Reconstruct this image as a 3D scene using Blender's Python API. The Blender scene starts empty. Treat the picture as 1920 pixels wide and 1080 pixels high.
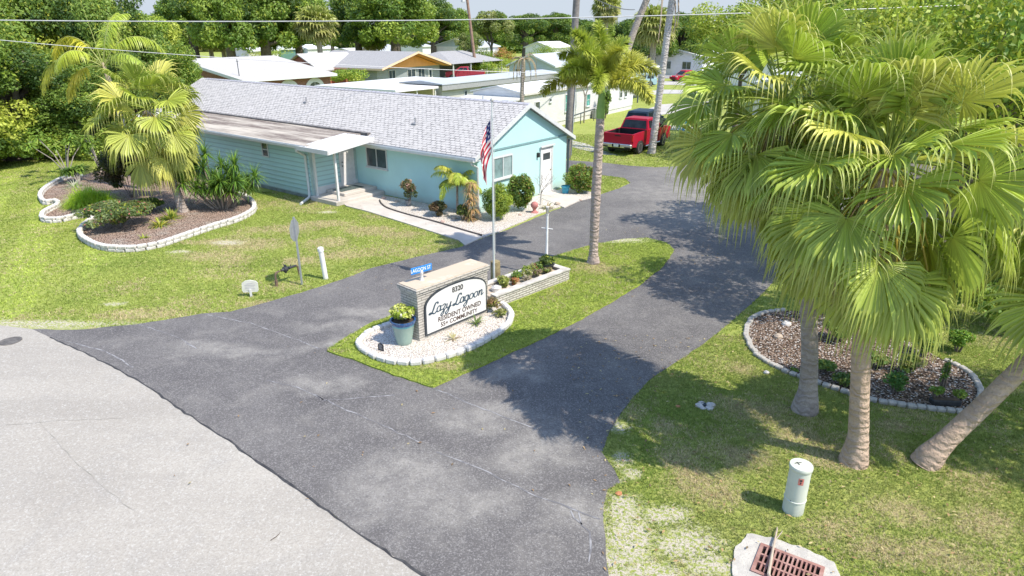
import bpy, bmesh, math, random
import numpy as np
from mathutils import Vector, Matrix
R = math.radians
PI = math.pi
scene = bpy.context.scene
COL = scene.collection

# ---------------------------------------------------------------- camera, sky, sun, exposure
FPX, HOR, CAMH = 1220.0, 58.0, 7.0
PITCH = math.atan((540 - HOR) / FPX)
cam = bpy.data.cameras.new('camera')
cam.sensor_width = 36.0
cam.lens = 36.0 * FPX / 1920.0
cam.clip_start = 0.1
cam.clip_end = 3000
cob = bpy.data.objects.new('camera', cam)
COL.objects.link(cob)
cob.location = (0, 0, CAMH)
cob.rotation_euler = (PI / 2 - PITCH, 0, 0)
scene.camera = cob

SUN_EL, SHX, SHY = R(54), -0.87, 0.49          # shadows fall towards (SHX, SHY)
world = bpy.data.worlds.new('World')
scene.world = world
world.use_nodes = True
wn = world.node_tree
sky = wn.nodes.new('ShaderNodeTexSky')
sky.sky_type = 'NISHITA'
sky.sun_disc = False
sky.sun_elevation = SUN_EL
sky.sun_rotation = math.atan2(-SHX, -SHY)
sky.air_density = 1.0
sky.ozone_density = 1.6
sky.dust_density = 0.7
sky.altitude = 0
wtc = wn.nodes.new('ShaderNodeTexCoord')                # pale blue band mixed in low over the horizon, the same for every ray
wsp = wn.nodes.new('ShaderNodeSeparateXYZ')
wn.links.new(wtc.outputs['Generated'], wsp.inputs[0])
wmr = wn.nodes.new('ShaderNodeMapRange')
wmr.inputs[1].default_value, wmr.inputs[2].default_value = .06, .30
wmr.inputs[3].default_value, wmr.inputs[4].default_value = 1.0, 0.0
wn.links.new(wsp.outputs['Z'], wmr.inputs[0])
wmx = wn.nodes.new('ShaderNodeMix')
wmx.data_type = 'RGBA'
wn.links.new(wmr.outputs[0], wmx.inputs[0])
wn.links.new(sky.outputs[0], wmx.inputs[6])
wmx.inputs[7].default_value = (2.15, 2.42, 2.75, 1)
wn.links.new(wmx.outputs[2], wn.nodes['Background'].inputs[0])
wn.nodes['Background'].inputs[1].default_value = 0.15
sl = bpy.data.lights.new('sun', 'SUN')
sl.energy = 3.05
sl.angle = R(0.5)
sl.color = (1.0, 0.91, 0.78)
so = bpy.data.objects.new('sun', sl)
COL.objects.link(so)
hd = Vector((SHX, SHY, 0)).normalized()
so.rotation_euler = Vector((hd.x * math.cos(SUN_EL), hd.y * math.cos(SUN_EL), -math.sin(SUN_EL))).to_track_quat('-Z', 'Y').to_euler()
so.location = (20, -10, 40)
scene.view_settings.view_transform = 'Standard'
scene.view_settings.look = 'None'
scene.view_settings.exposure = 1.0
scene.view_settings.gamma = 1
scene.cycles.max_bounces = 6
scene.cycles.transparent_max_bounces = 4


def G(u, v, h=0.0):
    """survey point: where the sight line through the photograph's (u, v) meets height h"""
    x = (u - 960) / FPX
    z = (540 - v) / FPX
    d = (x, math.cos(PITCH) + z * math.sin(PITCH), -math.sin(PITCH) + z * math.cos(PITCH))
    t = (h - CAMH) / d[2]
    return Vector((d[0] * t, d[1] * t, h))


def atd(u, D, z=0.0):
    """ground point at depth D in the direction of photo column u (for far things)"""
    c = D * math.cos(PITCH) + (CAMH - z) * math.sin(PITCH)
    return Vector(((u - 960) / FPX * c, D, 0))


# ---------------------------------------------------------------- materials
class NT:
    def __init__(s, name):
        s.m = bpy.data.materials.new(name)
        s.m.use_nodes = True
        s.t = s.m.node_tree
        s.b = s.t.nodes['Principled BSDF']
        s.out = s.t.nodes['Material Output']
        s.b.inputs['Specular IOR Level'].default_value = 0.3
        s.tc = None

    def n(s, typ, **k):
        nd = s.t.nodes.new(typ)
        for a, v in k.items():
            setattr(nd, a, v)
        return nd

    def lk(s, a, b):
        s.t.links.new(a, b)

    def co(s, kind='Object'):
        if s.tc is None:
            s.tc = s.n('ShaderNodeTexCoord')
            s.gm = s.n('ShaderNodeNewGeometry')
        return s.gm.outputs['Position'] if kind == 'World' else s.tc.outputs[kind]

    def noise(s, scale, detail=4, rough=.55, co='Object', dist=0.0, vec=None):
        nd = s.n('ShaderNodeTexNoise')
        nd.inputs['Scale'].default_value = scale
        nd.inputs['Detail'].default_value = detail
        nd.inputs['Roughness'].default_value = rough
        nd.inputs['Distortion'].default_value = dist
        s.lk(vec if vec is not None else s.co(co), nd.inputs['Vector'])
        return nd.outputs['Fac']

    def step(s, fac, lo, hi, a=0.0, b=1.0):
        nd = s.n('ShaderNodeMapRange')
        nd.inputs[1].default_value = lo
        nd.inputs[2].default_value = hi
        nd.inputs[3].default_value = a
        nd.inputs[4].default_value = b
        nd.clamp = True
        s.lk(fac, nd.inputs[0])
        return nd.outputs[0]

    def mix(s, fac, a, b):
        nd = s.n('ShaderNodeMix', data_type='RGBA')
        if isinstance(fac, float):
            nd.inputs[0].default_value = fac
        else:
            s.lk(fac, nd.inputs[0])
        for i, c in ((6, a), (7, b)):
            if isinstance(c, tuple):
                nd.inputs[i].default_value = (*c, 1)
            else:
                s.lk(c, nd.inputs[i])
        return nd.outputs[2]

    def math(s, op, a, b=None):
        nd = s.n('ShaderNodeMath', operation=op)
        for i, c in ((0, a), (1, b)):
            if c is None:
                continue
            if isinstance(c, (int, float)):
                nd.inputs[i].default_value = c
            else:
                s.lk(c, nd.inputs[i])
        return nd.outputs[0]

    def blobs(s, lst, soft=0.45, wob=0.6, nscale=1.2):
        """mask of worn / bare / stained patches lying at fixed places on the ground"""
        nz = s.n('ShaderNodeTexNoise')
        nz.inputs['Scale'].default_value = nscale
        nz.inputs['Detail'].default_value = 5
        s.lk(s.co('World'), nz.inputs['Vector'])
        sub = s.n('ShaderNodeVectorMath', operation='SUBTRACT')
        s.lk(nz.outputs['Color'], sub.inputs[0])
        sub.inputs[1].default_value = (.5, .5, .5)
        sc = s.n('ShaderNodeVectorMath', operation='SCALE')
        s.lk(sub.outputs[0], sc.inputs[0])
        sc.inputs['Scale'].default_value = wob * 2
        ad = s.n('ShaderNodeVectorMath', operation='ADD')
        s.lk(s.co('World'), ad.inputs[0])
        s.lk(sc.outputs[0], ad.inputs[1])
        res = None
        for (x, y, rx, ry) in lst:
            a = s.n('ShaderNodeVectorMath', operation='SUBTRACT')
            s.lk(ad.outputs[0], a.inputs[0])
            a.inputs[1].default_value = (x, y, 0)
            b = s.n('ShaderNodeVectorMath', operation='MULTIPLY')
            s.lk(a.outputs[0], b.inputs[0])
            b.inputs[1].default_value = (1 / rx, 1 / ry, 0)
            l = s.n('ShaderNodeVectorMath', operation='LENGTH')
            s.lk(b.outputs[0], l.inputs[0])
            v = s.step(l.outputs['Value'], 1 + soft, 1 - soft)
            res = v if res is None else s.math('MAXIMUM', res, v)
        return res

    def base(s, c):
        if isinstance(c, tuple):
            s.b.inputs['Base Color'].default_value = (*c, 1)
        else:
            s.lk(c, s.b.inputs['Base Color'])

    def bump(s, h, strength=.3, dist=.02):
        nd = s.n('ShaderNodeBump')
        nd.inputs['Strength'].default_value = strength
        nd.inputs['Distance'].default_value = dist
        s.lk(h, nd.inputs['Height'])
        s.lk(nd.outputs[0], s.b.inputs['Normal'])

    def set(s, rough=.6, metal=0.0, spec=None):
        s.b.inputs['Roughness'].default_value = rough
        s.b.inputs['Metallic'].default_value = metal
        if spec is not None:
            s.b.inputs['Specular IOR Level'].default_value = spec
        return s.m


MATS = {}


def mat(name, c1, c2=None, scale=6.0, rough=.6, metal=0.0, bump=0.0, bscale=None, lo=.38, hi=.62, spec=None, dirt=None, co='Object'):
    if name in MATS:
        return MATS[name]
    t = NT(name)
    if c2 is None:
        c2 = tuple(x * .86 for x in c1)
    f = t.step(t.noise(scale, 6, .6, co), lo, hi)
    c = t.mix(f, c1, c2)
    if dirt:
        c = t.mix(t.step(t.noise(scale * .35, 8, .7, co), .52, .75), c, dirt)
    t.base(c)
    if bump:
        t.bump(t.noise(bscale or scale * 6, 5, .6, co), bump, .02)
    MATS[name] = t.set(rough, metal, spec)
    return MATS[name]


def foliage_mat(name, trans=.35, rough=.5):
    """leaf blades: colour of each blade from its own attribute, light passes through"""
    t = NT(name)
    a = t.n('ShaderNodeAttribute', attribute_name='tint')
    tr = t.n('ShaderNodeBsdfTranslucent')
    mx = t.n('ShaderNodeMixShader')
    mx.inputs[0].default_value = trans
    t.lk(a.outputs['Color'], t.b.inputs['Base Color'])
    br = t.mix(.35, a.outputs['Color'], (.35, .5, .03))
    t.lk(br, tr.inputs['Color'])
    t.lk(t.b.outputs[0], mx.inputs[1])
    t.lk(tr.outputs[0], mx.inputs[2])
    t.lk(mx.outputs[0], t.out.inputs['Surface'])
    return t.set(rough, 0, .35)


def glass_mat(name, c=(.03, .04, .045), rough=.06):
    t = NT(name)
    f = t.step(t.noise(2.0, 3), .35, .65)
    t.base(t.mix(f, c, tuple(x * 2.2 for x in c)))
    return t.set(rough, 0, .8)


# ---------------------------------------------------------------- mesh builder
class MB:
    def __init__(s):
        s.v = []
        s.f = []
        s.mi = []

    def add(s, vs, fs, mi=0):
        o = len(s.v)
        s.v += [tuple(p) for p in vs]
        for f in fs:
            s.f.append(tuple(i + o for i in f))
            s.mi.append(mi)
        return s

    def box(s, x0, x1, y0, y1, z0, z1, mi=0, M=None):
        vs = [(x, y, z) for z in (z0, z1) for y in (y0, y1) for x in (x0, x1)]
        if M is not None:
            vs = [M @ Vector(p) for p in vs]
        return s.add(vs, [(0, 2, 3, 1), (4, 5, 7, 6), (0, 1, 5, 4), (2, 6, 7, 3), (0, 4, 6, 2), (1, 3, 7, 5)], mi)

    def cham(s, x0, x1, y0, y1, z0, z1, b=.02, mi=0, M=None):
        """box with bevelled top edges and corners"""
        vs = []
        for z, i in ((z0, b * .4), (z0 + b, 0), (z1 - b, 0), (z1, b)):
            for (x, y) in ((x0 + i, y0 + b), (x0 + b, y0 + i), (x1 - b, y0 + i), (x1 - i, y0 + b), (x1 - i, y1 - b), (x1 - b, y1 - i), (x0 + b, y1 - i), (x0 + i, y1 - b)):
                vs.append((x, y, z))
        if M is not None:
            vs = [M @ Vector(p) for p in vs]
        fs = [tuple(range(7, -1, -1)), tuple(range(24, 32))]
        for k in range(3):
            for i in range(8):
                j = (i + 1) % 8
                fs.append((k * 8 + i, k * 8 + j, k * 8 + 8 + j, k * 8 + 8 + i))
        return s.add(vs, fs, mi)

    def tube(s, pts, rad, n=8, mi=0, caps=True):
        pts = [Vector(p) for p in pts]
        if isinstance(rad, (int, float)):
            rad = [rad] * len(pts)
        vs = []
        ref = None
        for i, p in enumerate(pts):
            d = (pts[min(i + 1, len(pts) - 1)] - pts[max(i - 1, 0)])
            d.normalize()
            if ref is None:
                ref = Vector((0, 0, 1)) if abs(d.z) < .9 else Vector((1, 0, 0))
            a = d.cross(ref)
            a.normalize()
            b = d.cross(a)
            ref = -b.cross(d) if False else ref
            for k in range(n):
                t = 2 * PI * k / n
                vs.append(p + (a * math.cos(t) + b * math.sin(t)) * rad[i])
        fs = []
        for i in range(len(pts) - 1):
            for k in range(n):
                j = (k + 1) % n
                fs.append((i * n + k, i * n + j, (i + 1) * n + j, (i + 1) * n + k))
        if caps:
            fs.append(tuple(range(n - 1, -1, -1)))
            fs.append(tuple(range((len(pts) - 1) * n, len(pts) * n)))
        return s.add(vs, fs, mi)

    def lathe(s, prof, n=20, mi=0, c=(0, 0)):
        vs = []
        for (r, z) in prof:
            for k in range(n):
                t = 2 * PI * k / n
                vs.append((c[0] + r * math.cos(t), c[1] + r * math.sin(t), z))
        fs = []
        for i in range(len(prof) - 1):
            for k in range(n):
                j = (k + 1) % n
                fs.append((i * n + k, i * n + j, (i + 1) * n + j, (i + 1) * n + k))
        fs.append(tuple(range(n - 1, -1, -1)))
        fs.append(tuple(range((len(prof) - 1) * n, len(prof) * n)))
        return s.add(vs, fs, mi)

    def prism(s, poly, a0, a1, axis='y', mi=0, inset=None):
        """extrude polygon; axis 'y': poly in (x,z); 'z': poly in (x,y); 'x': poly in (y,z)"""
        n = len(poly)

        def P(p, a):
            return {'y': (p[0], a, p[1]), 'z': (p[0], p[1], a), 'x': (a, p[0], p[1])}[axis]
        vs = [P(p, a0) for p in poly] + [P(p, a1) for p in poly]
        fs = [tuple(range(n - 1, -1, -1)), tuple(range(n, 2 * n))]
        for i in range(n):
            j = (i + 1) % n
            fs.append((i, j, n + j, n + i))
        return s.add(vs, fs, mi)

    def rock(s, c, r, rng, sq=.7, mi=0, n=7):
        vs = []
        for i, (zz, rr) in enumerate(((-.9, .6), (-.3, 1.0), (.4, .92), (.9, .5))):
            for k in range(n):
                t = 2 * PI * k / n + i * .3
                q = rr * rng.uniform(.82, 1.15)
                vs.append((c[0] + r * q * math.cos(t), c[1] + r * q * math.sin(t), c[2] + r * zz * sq))
        fs = [tuple(range(n - 1, -1, -1)), tuple(range(3 * n, 4 * n))]
        for i in range(3):
            for k in range(n):
                j = (k + 1) % n
                fs.append((i * n + k, i * n + j, (i + 1) * n + j, (i + 1) * n + k))
        return s.add(vs, fs, mi)

    def obj(s, name, mats, parent=None, smooth=False, loc=None, rz=None):
        me = bpy.data.meshes.new(name)
        me.from_pydata(s.v, [], s.f)
        if not isinstance(mats, (list, tuple)):
            mats = [mats]
        for m in mats:
            me.materials.append(m)
        if len(mats) > 1:
            me.polygons.foreach_set('material_index', s.mi)
        if smooth:
            me.polygons.foreach_set('use_smooth', [True] * len(s.f))
            try:
                me.set_sharp_from_angle(angle=R(40))
            except Exception:
                pass
        me.update()
        o = bpy.data.objects.new(name, me)
        COL.objects.link(o)
        if parent is not None:
            o.parent = parent
        if loc is not None:
            o.location = loc
        if rz is not None:
            o.rotation_euler = (0, 0, rz)
        return o


def npobj(name, V, F, mats, tint=None, parent=None, loc=None, fmi=None):
    """fast object from numpy arrays; F is (n,k) faces; tint per vertex (n,3)"""
    me = bpy.data.meshes.new(name)
    k = F.shape[1]
    me.vertices.add(len(V))
    me.vertices.foreach_set('co', np.ascontiguousarray(V, dtype=np.float32).ravel())
    me.loops.add(F.size)
    me.loops.foreach_set('vertex_index', F.astype(np.int32).ravel())
    me.polygons.add(len(F))
    me.polygons.foreach_set('loop_start', np.arange(0, F.size, k, dtype=np.int32))
    me.polygons.foreach_set('loop_total', np.full(len(F), k, dtype=np.int32))
    if not isinstance(mats, (list, tuple)):
        mats = [mats]
    for m in mats:
        me.materials.append(m)
    if fmi is not None:
        me.polygons.foreach_set('material_index', fmi.astype(np.int32))
    if tint is not None:
        at = me.attributes.new('tint', 'FLOAT_COLOR', 'POINT')
        c = np.ones((len(V), 4), dtype=np.float32)
        c[:, :3] = np.clip(tint, 0, 1)
        at.data.foreach_set('color', c.ravel())
    me.update(calc_edges=True)
    o = bpy.data.objects.new(name, me)
    COL.objects.link(o)
    if parent is not None:
        o.parent = parent
    if loc is not None:
        o.location = loc
    return o


def tag(o, label=None, cat=None, group=None, kind=None):
    if label:
        o['label'] = label
    if cat:
        o['category'] = cat
    if group:
        o['group'] = group
    if kind:
        o['kind'] = kind
    return o


def thing(name, label, cat, loc=(0, 0, 0), rz=0.0, group=None):
    o = bpy.data.objects.new(name, None)
    COL.objects.link(o)
    o.empty_display_size = .2
    o.location = loc
    o.rotation_euler = (0, 0, rz)
    return tag(o, label, cat, group)


def dup(root, loc, rz=0.0, label=None, group=None, scale=None):
    r = root.copy()
    COL.objects.link(r)
    r.location = loc
    r.rotation_euler = (0, 0, rz)
    if scale is not None:
        r.scale = scale if isinstance(scale, tuple) else (scale,) * 3
    if label:
        r['label'] = label
    if group:
        r['group'] = group
    for ch in list(root.children):
        c = ch.copy()
        COL.objects.link(c)
        c.parent = r
        for g in ch.children:
            d = g.copy()
            COL.objects.link(d)
            d.parent = c
    return r


def pip(P, poly):
    """numpy point-in-polygon"""
    x, y = P[:, 0], P[:, 1]
    ins = np.zeros(len(P), bool)
    n = len(poly)
    for i in range(n):
        x0, y0 = poly[i][0], poly[i][1]
        x1, y1 = poly[(i + 1) % n][0], poly[(i + 1) % n][1]
        if y0 == y1:
            continue
        c = ((y0 > y) != (y1 > y)) & (x < (x1 - x0) * (y - y0) / (y1 - y0) + x0)
        ins ^= c
    return ins


def crom(pts, n=4, closed=True):
    """smooth curve through points"""
    pts = [Vector((p[0], p[1], 0)) for p in pts]
    out = []
    N = len(pts)
    rg = range(N if closed else N - 1)
    for i in rg:
        g = (lambda k: pts[k % N]) if closed else (lambda k: pts[min(max(k, 0), N - 1)])
        p0, p1, p2, p3 = g(i - 1), g(i), g(i + 1), g(i + 2)
        for k in range(n):
            t = k / n
            out.append(.5 * ((2 * p1) + (p2 - p0) * t + (2 * p0 - 5 * p1 + 4 * p2 - p3) * t * t + (3 * p1 - p0 - 3 * p2 + p3) * t ** 3))
    if not closed:
        out.append(pts[-1])
    return [(p.x, p.y) for p in out]


def rough_edge(poly, amp, rng, step=.35):
    out = []
    N = len(poly)
    for i in range(N):
        a, b = Vector(poly[i]), Vector(poly[(i + 1) % N])
        L = (b - a).length
        k = max(1, min(80, int(L / step)))
        for j in range(k):
            p = a.lerp(b, j / k)
            if L > 40:
                out.append((p.x, p.y))
            else:
                out.append((p.x + rng.uniform(-amp, amp), p.y + rng.uniform(-amp, amp)))
    return out


def sheet(name, poly, z, m, kind='structure', thick=None, label=None, cat=None):
    b = MB()
    bm = bmesh.new()
    vs = [bm.verts.new((p[0], p[1], z)) for p in poly]
    f = bm.faces.new(vs)
    bm.normal_update()
    if f.normal.z < 0:
        f.normal_flip()
    bmesh.ops.triangulate(bm, faces=[f])
    if thick:
        ed = [e for e in bm.edges if e.is_boundary]
        r = bmesh.ops.extrude_edge_only(bm, edges=ed)
        for v in [g for g in r['geom'] if isinstance(g, bmesh.types.BMVert)]:
            v.co.z = z - thick
    me = bpy.data.meshes.new(name)
    bm.to_mesh(me)
    bm.free()
    me.materials.append(m)
    o = bpy.data.objects.new(name, me)
    COL.objects.link(o)
    return tag(o, label, cat, None, kind)


def GP(lst):
    return [tuple(G(u, v)[:2]) for u, v in lst]


def text_obj(name, body, size, m, parent, M, extrude=.003, align='CENTER', sx=1.0, bold=0.0):
    cu = bpy.data.curves.new(name, 'FONT')
    cu.body = body
    cu.size = size
    cu.extrude = extrude
    cu.offset = bold
    cu.align_x = align
    cu.align_y = 'CENTER'
    tmp = bpy.data.objects.new(name, cu)
    COL.objects.link(tmp)
    dg = bpy.context.evaluated_depsgraph_get()
    me = bpy.data.meshes.new_from_object(tmp.evaluated_get(dg))
    bpy.data.objects.remove(tmp)
    bpy.data.curves.remove(cu)
    me.transform(Matrix.Diagonal((sx, 1, 1, 1)))
    me.transform(M)
    me.materials.clear()
    me.materials.append(m)
    o = bpy.data.objects.new(name, me)
    COL.objects.link(o)
    o.parent = parent
    return o

# ---------------------------------------------------------------- ground, road, drive
def bl(lst):
    return [(G(u, v)[0], G(u, v)[1], rx, ry) for (u, v, rx, ry) in lst]


DRY = bl([(470, 460, 1.2, .8), (400, 480, 1.3, .7), (690, 430, 1.0, .6), (760, 440, .8, .5), (530, 430, 1.1, .7), (260, 590, 1.2, .35), (620, 455, .7, .5),
          (1340, 920, .35, .4), (1270, 860, .35, .3), (1420, 770, .45, .3), (1680, 800, .3, .2), (1560, 990, .5, .3), (1700, 960, .5, .4), (1390, 690, .3, .3), (1750, 1040, .6, .3),
          (1120, 505, .7, .5), (380, 455, 1.3, .35), (500, 570, .7, .3), (1480, 820, .5, .3), (1850, 980, .5, .4), (1650, 1030, .5, .25), (1300, 900, .5, .4), (1400, 860, .5, .3), (1250, 800, .3, .3), (600, 420, .8, .5), (830, 430, .6, .4), (560, 490, .9, .5), (640, 480, .8, .4), (1560, 860, .5, .4), (1820, 900, .6, .5), (830, 690, .5, .18)])
SAND = bl([(1180, 1010, .4, .7), (1290, 1020, .5, .4), (1170, 955, .3, .4), (1260, 965, .3, .2), (1150, 1060, .3, .4), (1330, 1060, .4, .25), (1165, 860, .17, .26), (1185, 890, .15, .16), (1160, 800, .18, .22), (1360, 1070, .4, .15), (1230, 1075, .5, .2),
           (215, 570, .35, .15), (615, 398, .4, .25), (425, 455, .6, .3), (1150, 452, 1.4, .35), (30, 608, 3, .25), (335, 472, .4, .2), (1235, 965, .25, .2)])


def lawn_mat(name, g1, g2, g3, dry=(.42, .34, .20), sand=(.55, .5, .42), striped=False, brown=.58):
    t = NT(name)
    f1 = t.step(t.noise(.55, 6, .6, 'World'), .38, .62)
    c = t.mix(f1, g1, g2)
    f2 = t.step(t.noise(7, 6, .7, 'World'), .45, .62)
    c = t.mix(f2, c, g3)
    f3 = t.step(t.noise(1.6, 8, .75, 'World', .5), brown, brown + .1)
    c = t.mix(f3, c, dry)
    sp = t.step(t.noise(42, 3, .7, 'World'), .5, .66)
    m1 = t.math('MULTIPLY', t.blobs(DRY, .5, .5, 1.8), t.step(t.noise(9, 6, .75, 'World'), .36, .6))
    c = t.mix(m1, c, dry)
    m2 = t.math('MULTIPLY', t.blobs(SAND, .45, .3, 2.5), t.step(t.noise(15, 6, .75, 'World'), .45, .53))
    c = t.mix(m2, c, sand)
    dk = t.mix(t.math('MULTIPLY', sp, .7), c, (.06, .09, .02))
    t.base(dk)
    t.bump(t.noise(30, 6, .8, 'World'), .8, .03)
    return t.set(.9, 0, .1)


GRASS = lawn_mat('lawn_grass', (.32, .37, .09), (.40, .43, .13), (.22, .29, .06))
gs = sheet('ground', [(-900, -60), (900, -60), (900, 1500), (-900, 1500)], 0, GRASS)

# light concrete street
t = NT('street_concrete')
f = t.step(t.noise(.25, 5, .6, 'World'), .35, .65)
c = t.mix(f, (.36, .335, .295), (.425, .40, .355))
c = t.mix(t.step(t.noise(.9, 7, .7, 'World', 1.0), .5, .8), c, (.33, .315, .29))
mp_ = t.n('ShaderNodeMapping')
mp_.inputs['Rotation'].default_value = (0, 0, R(36))
mp_.inputs['Scale'].default_value = (.06, .75, 1)
t.lk(t.co('World'), mp_.inputs[0])
c = t.mix(t.math('MULTIPLY', t.step(t.noise(1.0, 5, .6, vec=mp_.outputs[0]), .45, .62), .5), c, (.30, .28, .25))      # wheel paths along the street
c = t.mix(t.math('MULTIPLY', t.step(t.noise(2.2, 8, .8, 'World', .5), .6, .72), .4), c, (.27, .25, .22))
sp = t.step(t.noise(34, 3, .75, 'World'), .42, .68)
c = t.mix(t.math('MULTIPLY', sp, .5), c, (.20, .19, .17))
sp2 = t.step(t.noise(28, 3, .75, 'World'), .54, .68)
c = t.mix(t.math('MULTIPLY', sp2, .6), c, (.58, .57, .54))
t.base(c)
t.bump(t.noise(90, 3, .6, 'World'), .5, .006)
STREET = t.set(.85, 0, .2)
road_edge = [(-60, 599), (0, 611), (60, 618), (95, 634), (170, 668), (260, 715), (330, 764), (420, 822), (520, 893), (600, 950), (690, 1014), (790, 1078), (880, 1140)]
rp = GP(road_edge)
ex = Vector(rp[-1]) - Vector(rp[-2])
ex.normalize()
rp2 = rp + [(rp[-1][0] + ex.x * 8, rp[-1][1] + ex.y * 8), (30, -55), (-90, -55), (-90, 25)]
street = sheet('street', rp2, .018, STREET)

# dark asphalt drive that splits round the island
t = NT('drive_asphalt')
f = t.step(t.noise(.35, 6, .62, 'World', .4), .36, .66)
c = t.mix(f, (.092, .087, .088), (.145, .138, .134))
c = t.mix(t.math('MULTIPLY', t.step(t.noise(1.1, 8, .75, 'World', .8), .5, .72), .6), c, (.24, .228, .21))
worn = bl([(760, 890, .9, .55), (840, 950, .8, .45), (700, 945, .6, .35), (430, 655, 1.3, .28), (640, 650, .9, .25), (600, 720, .7, .35), (900, 780, .8, .4),
           (1010, 850, .7, .5), (660, 610, 1.3, .3), (1330, 400, 2.5, 2.2), (1280, 360, 3, 2), (820, 540, .8, .4), (1090, 960, .4, .35), (960, 700, .5, .3), (700, 585, 1.0, .25), (1340, 330, 3, 3)])
m = t.math('MULTIPLY', t.blobs(worn, .6, .8, 1.0), t.step(t.noise(2.2, 8, .75, 'World'), .3, .7))
c = t.mix(t.math('MULTIPLY', m, .72), c, (.37, .355, .32))
sp = t.step(t.noise(38, 3, .75, 'World'), .5, .66)
c = t.mix(t.math('MULTIPLY', sp, .5), c, (.42, .41, .40))
sp = t.step(t.noise(30, 3, .75, 'World'), .54, .68)
c = t.mix(t.math('MULTIPLY', sp, .55), c, (.06, .06, .065))
t.base(c)
t.bump(t.noise(80, 3, .6, 'World'), .6, .008)
ASPH = t.set(.8, 0, .3)
rng = random.Random(5)
right_edge = [(1142, 1080), (1134, 1010), (1131, 950), (1140, 918), (1163, 905), (1150, 880), (1128, 850), (1140, 815), (1158, 785), (1185, 748), (1215, 715), (1265, 682), (1320, 645), (1375, 600), (1420, 560), (1460, 520), (1520, 478), (1600, 440)]
left_edge = [(258, 608), (330, 597), (380, 588), (430, 585), (470, 576), (565, 549), (640, 525), (700, 502), (790, 480), (862, 464), (900, 449), (960, 428), (1030, 398), (1105, 371), (1160, 354), (1182, 343), (1170, 334), (1130, 329), (1068, 328)]
far_edge = [(1030, 300), (1068, 301), (1130, 305), (1180, 311), (1230, 314), (1270, 312), (1330, 303), (1400, 290)]
A = GP([(1142, 1140)] + right_edge)
dp = rough_edge([tuple(G(880, 1150)[:2])] + A, .02, rng)
p_re = G(1600, 440)
drive_poly = GP([(u, v) for u, v in reversed(road_edge[2:])])
poly = drive_poly + GP([(150, 619)] + left_edge)
poly += [tuple(G(1020, 318)[:2]), tuple(G(1020, 302)[:2])] + GP(far_edge) + [(40, 50), (40, 33)] + list(reversed(GP(right_edge))) + [tuple(G(1150, 1140)[:2])]
ASPHALT_POLY = poly
drive = sheet('asphalt_drive', rough_edge(poly, .018, rng, .25), .012, ASPH)

# tarry joint along the street edge, filler lines across the drive
SEAMD = mat('joint_tar', (.035, .035, .038), (.07, .07, .07), 8)
SEAML = mat('joint_filler', (.30, .30, .31), (.16, .16, .17), 5, .9, lo=.45, hi=.55, co='World')


def strip(name, pts, w, z, m, jit=.0, rng=random.Random(3)):
    pts = [Vector(p) for p in pts]
    q = []
    for i in range(len(pts) - 1):
        k = max(1, int((pts[i + 1] - pts[i]).length / .18))
        for j in range(k):
            q.append(pts[i].lerp(pts[i + 1], j / k) + Vector((rng.uniform(-jit, jit), rng.uniform(-jit, jit))))
    q.append(pts[-1])
    b = MB()
    vs, fs = [], []
    for i, p in enumerate(q):
        d = (q[min(i + 1, len(q) - 1)] - q[max(i - 1, 0)]).normalized()
        nrm = Vector((-d.y, d.x))
        ww = w * rng.uniform(.4, 1.2) * .5
        vs += [(p.x + nrm.x * ww, p.y + nrm.y * ww, z), (p.x - nrm.x * ww, p.y - nrm.y * ww, z)]
        if i:
            fs.append((2 * i - 2, 2 * i - 1, 2 * i + 1, 2 * i))
    b.add(vs, fs)
    return tag(b.obj(name, m), kind='structure')


strip('street_joint', [Vector(p) for p in GP(road_edge[3:])], .045, .022, SEAMD, .018)
for pts in ([(258, 608), (330, 632), (370, 655)], [(385, 590), (470, 607), (530, 628), (600, 655)], [(500, 715), (560, 728), (640, 765), (720, 800), (790, 832)],
            [(820, 850), (900, 880), (990, 925), (1070, 955), (1125, 975)], [(812, 728), (880, 758), (950, 785), (1005, 806)], [(1085, 962), (1092, 985), (1105, 1000), (1108, 1030), (1104, 1055)],
            [(1070, 958), (1075, 972), (1092, 985)], [(590, 740), (610, 752), (665, 748), (740, 742)], [(120, 640), (200, 660), (250, 690)]):
    strip('pavement_crack', [Vector(p) for p in GP(pts)], .034, .017, SEAML, .02)
for pts in ([(0, 800), (110, 790), (230, 786)], [(75, 790), (140, 865), (200, 920), (255, 960)]):
    strip('street_crack', [Vector(p) for p in GP(pts)], .012, .0225, mat('crack_dark', (.25, .24, .21), (.36, .34, .31), 4), .02)
# manhole in the street
mh = MB()
c0 = G(20, 641)
mh.lathe([(.0, .0), (.24, .0), (.24, .012), (.20, .016), (.19, .008), (.0, .008)], 24)
tag(mh.obj('valve_cover', mat('cast_iron', (.09, .085, .08), (.16, .15, .14), 12), smooth=False, loc=(c0.x, c0.y, .019)), 'small round cast iron cover set in the pale street at the left', 'cover')
# twig in the street
tw = MB()
c0 = G(508, 1016)
tw.tube([(0, 0, .012), (.06, .07, .015), (.09, .16, .012)], [.006, .005, .003], 5)
tag(tw.obj('twig', mat('twig_bark', (.07, .055, .04)), loc=(c0.x, c0.y, .018)), 'short dark twig lying alone on the pale street', 'twig')

# island lawn
ISL = GP([(612, 660), (640, 640), (700, 606), (760, 585), (830, 560), (900, 537), (960, 513), (1040, 482), (1105, 462), (1170, 450), (1215, 448), (1250, 457), (1264, 470), (1245, 500), (1200, 535), (1150, 566), (1090, 600), (1010, 640), (910, 686), (812, 729), (740, 705), (660, 675)])
ISLG = lawn_mat('island_grass', (.30, .38, .06), (.37, .43, .09), (.21, .30, .04), brown=.62)
isl_r = rough_edge(ISL, .03, rng, .2)
sheet('island_lawn', isl_r, .045, ISLG, thick=.05)
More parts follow.
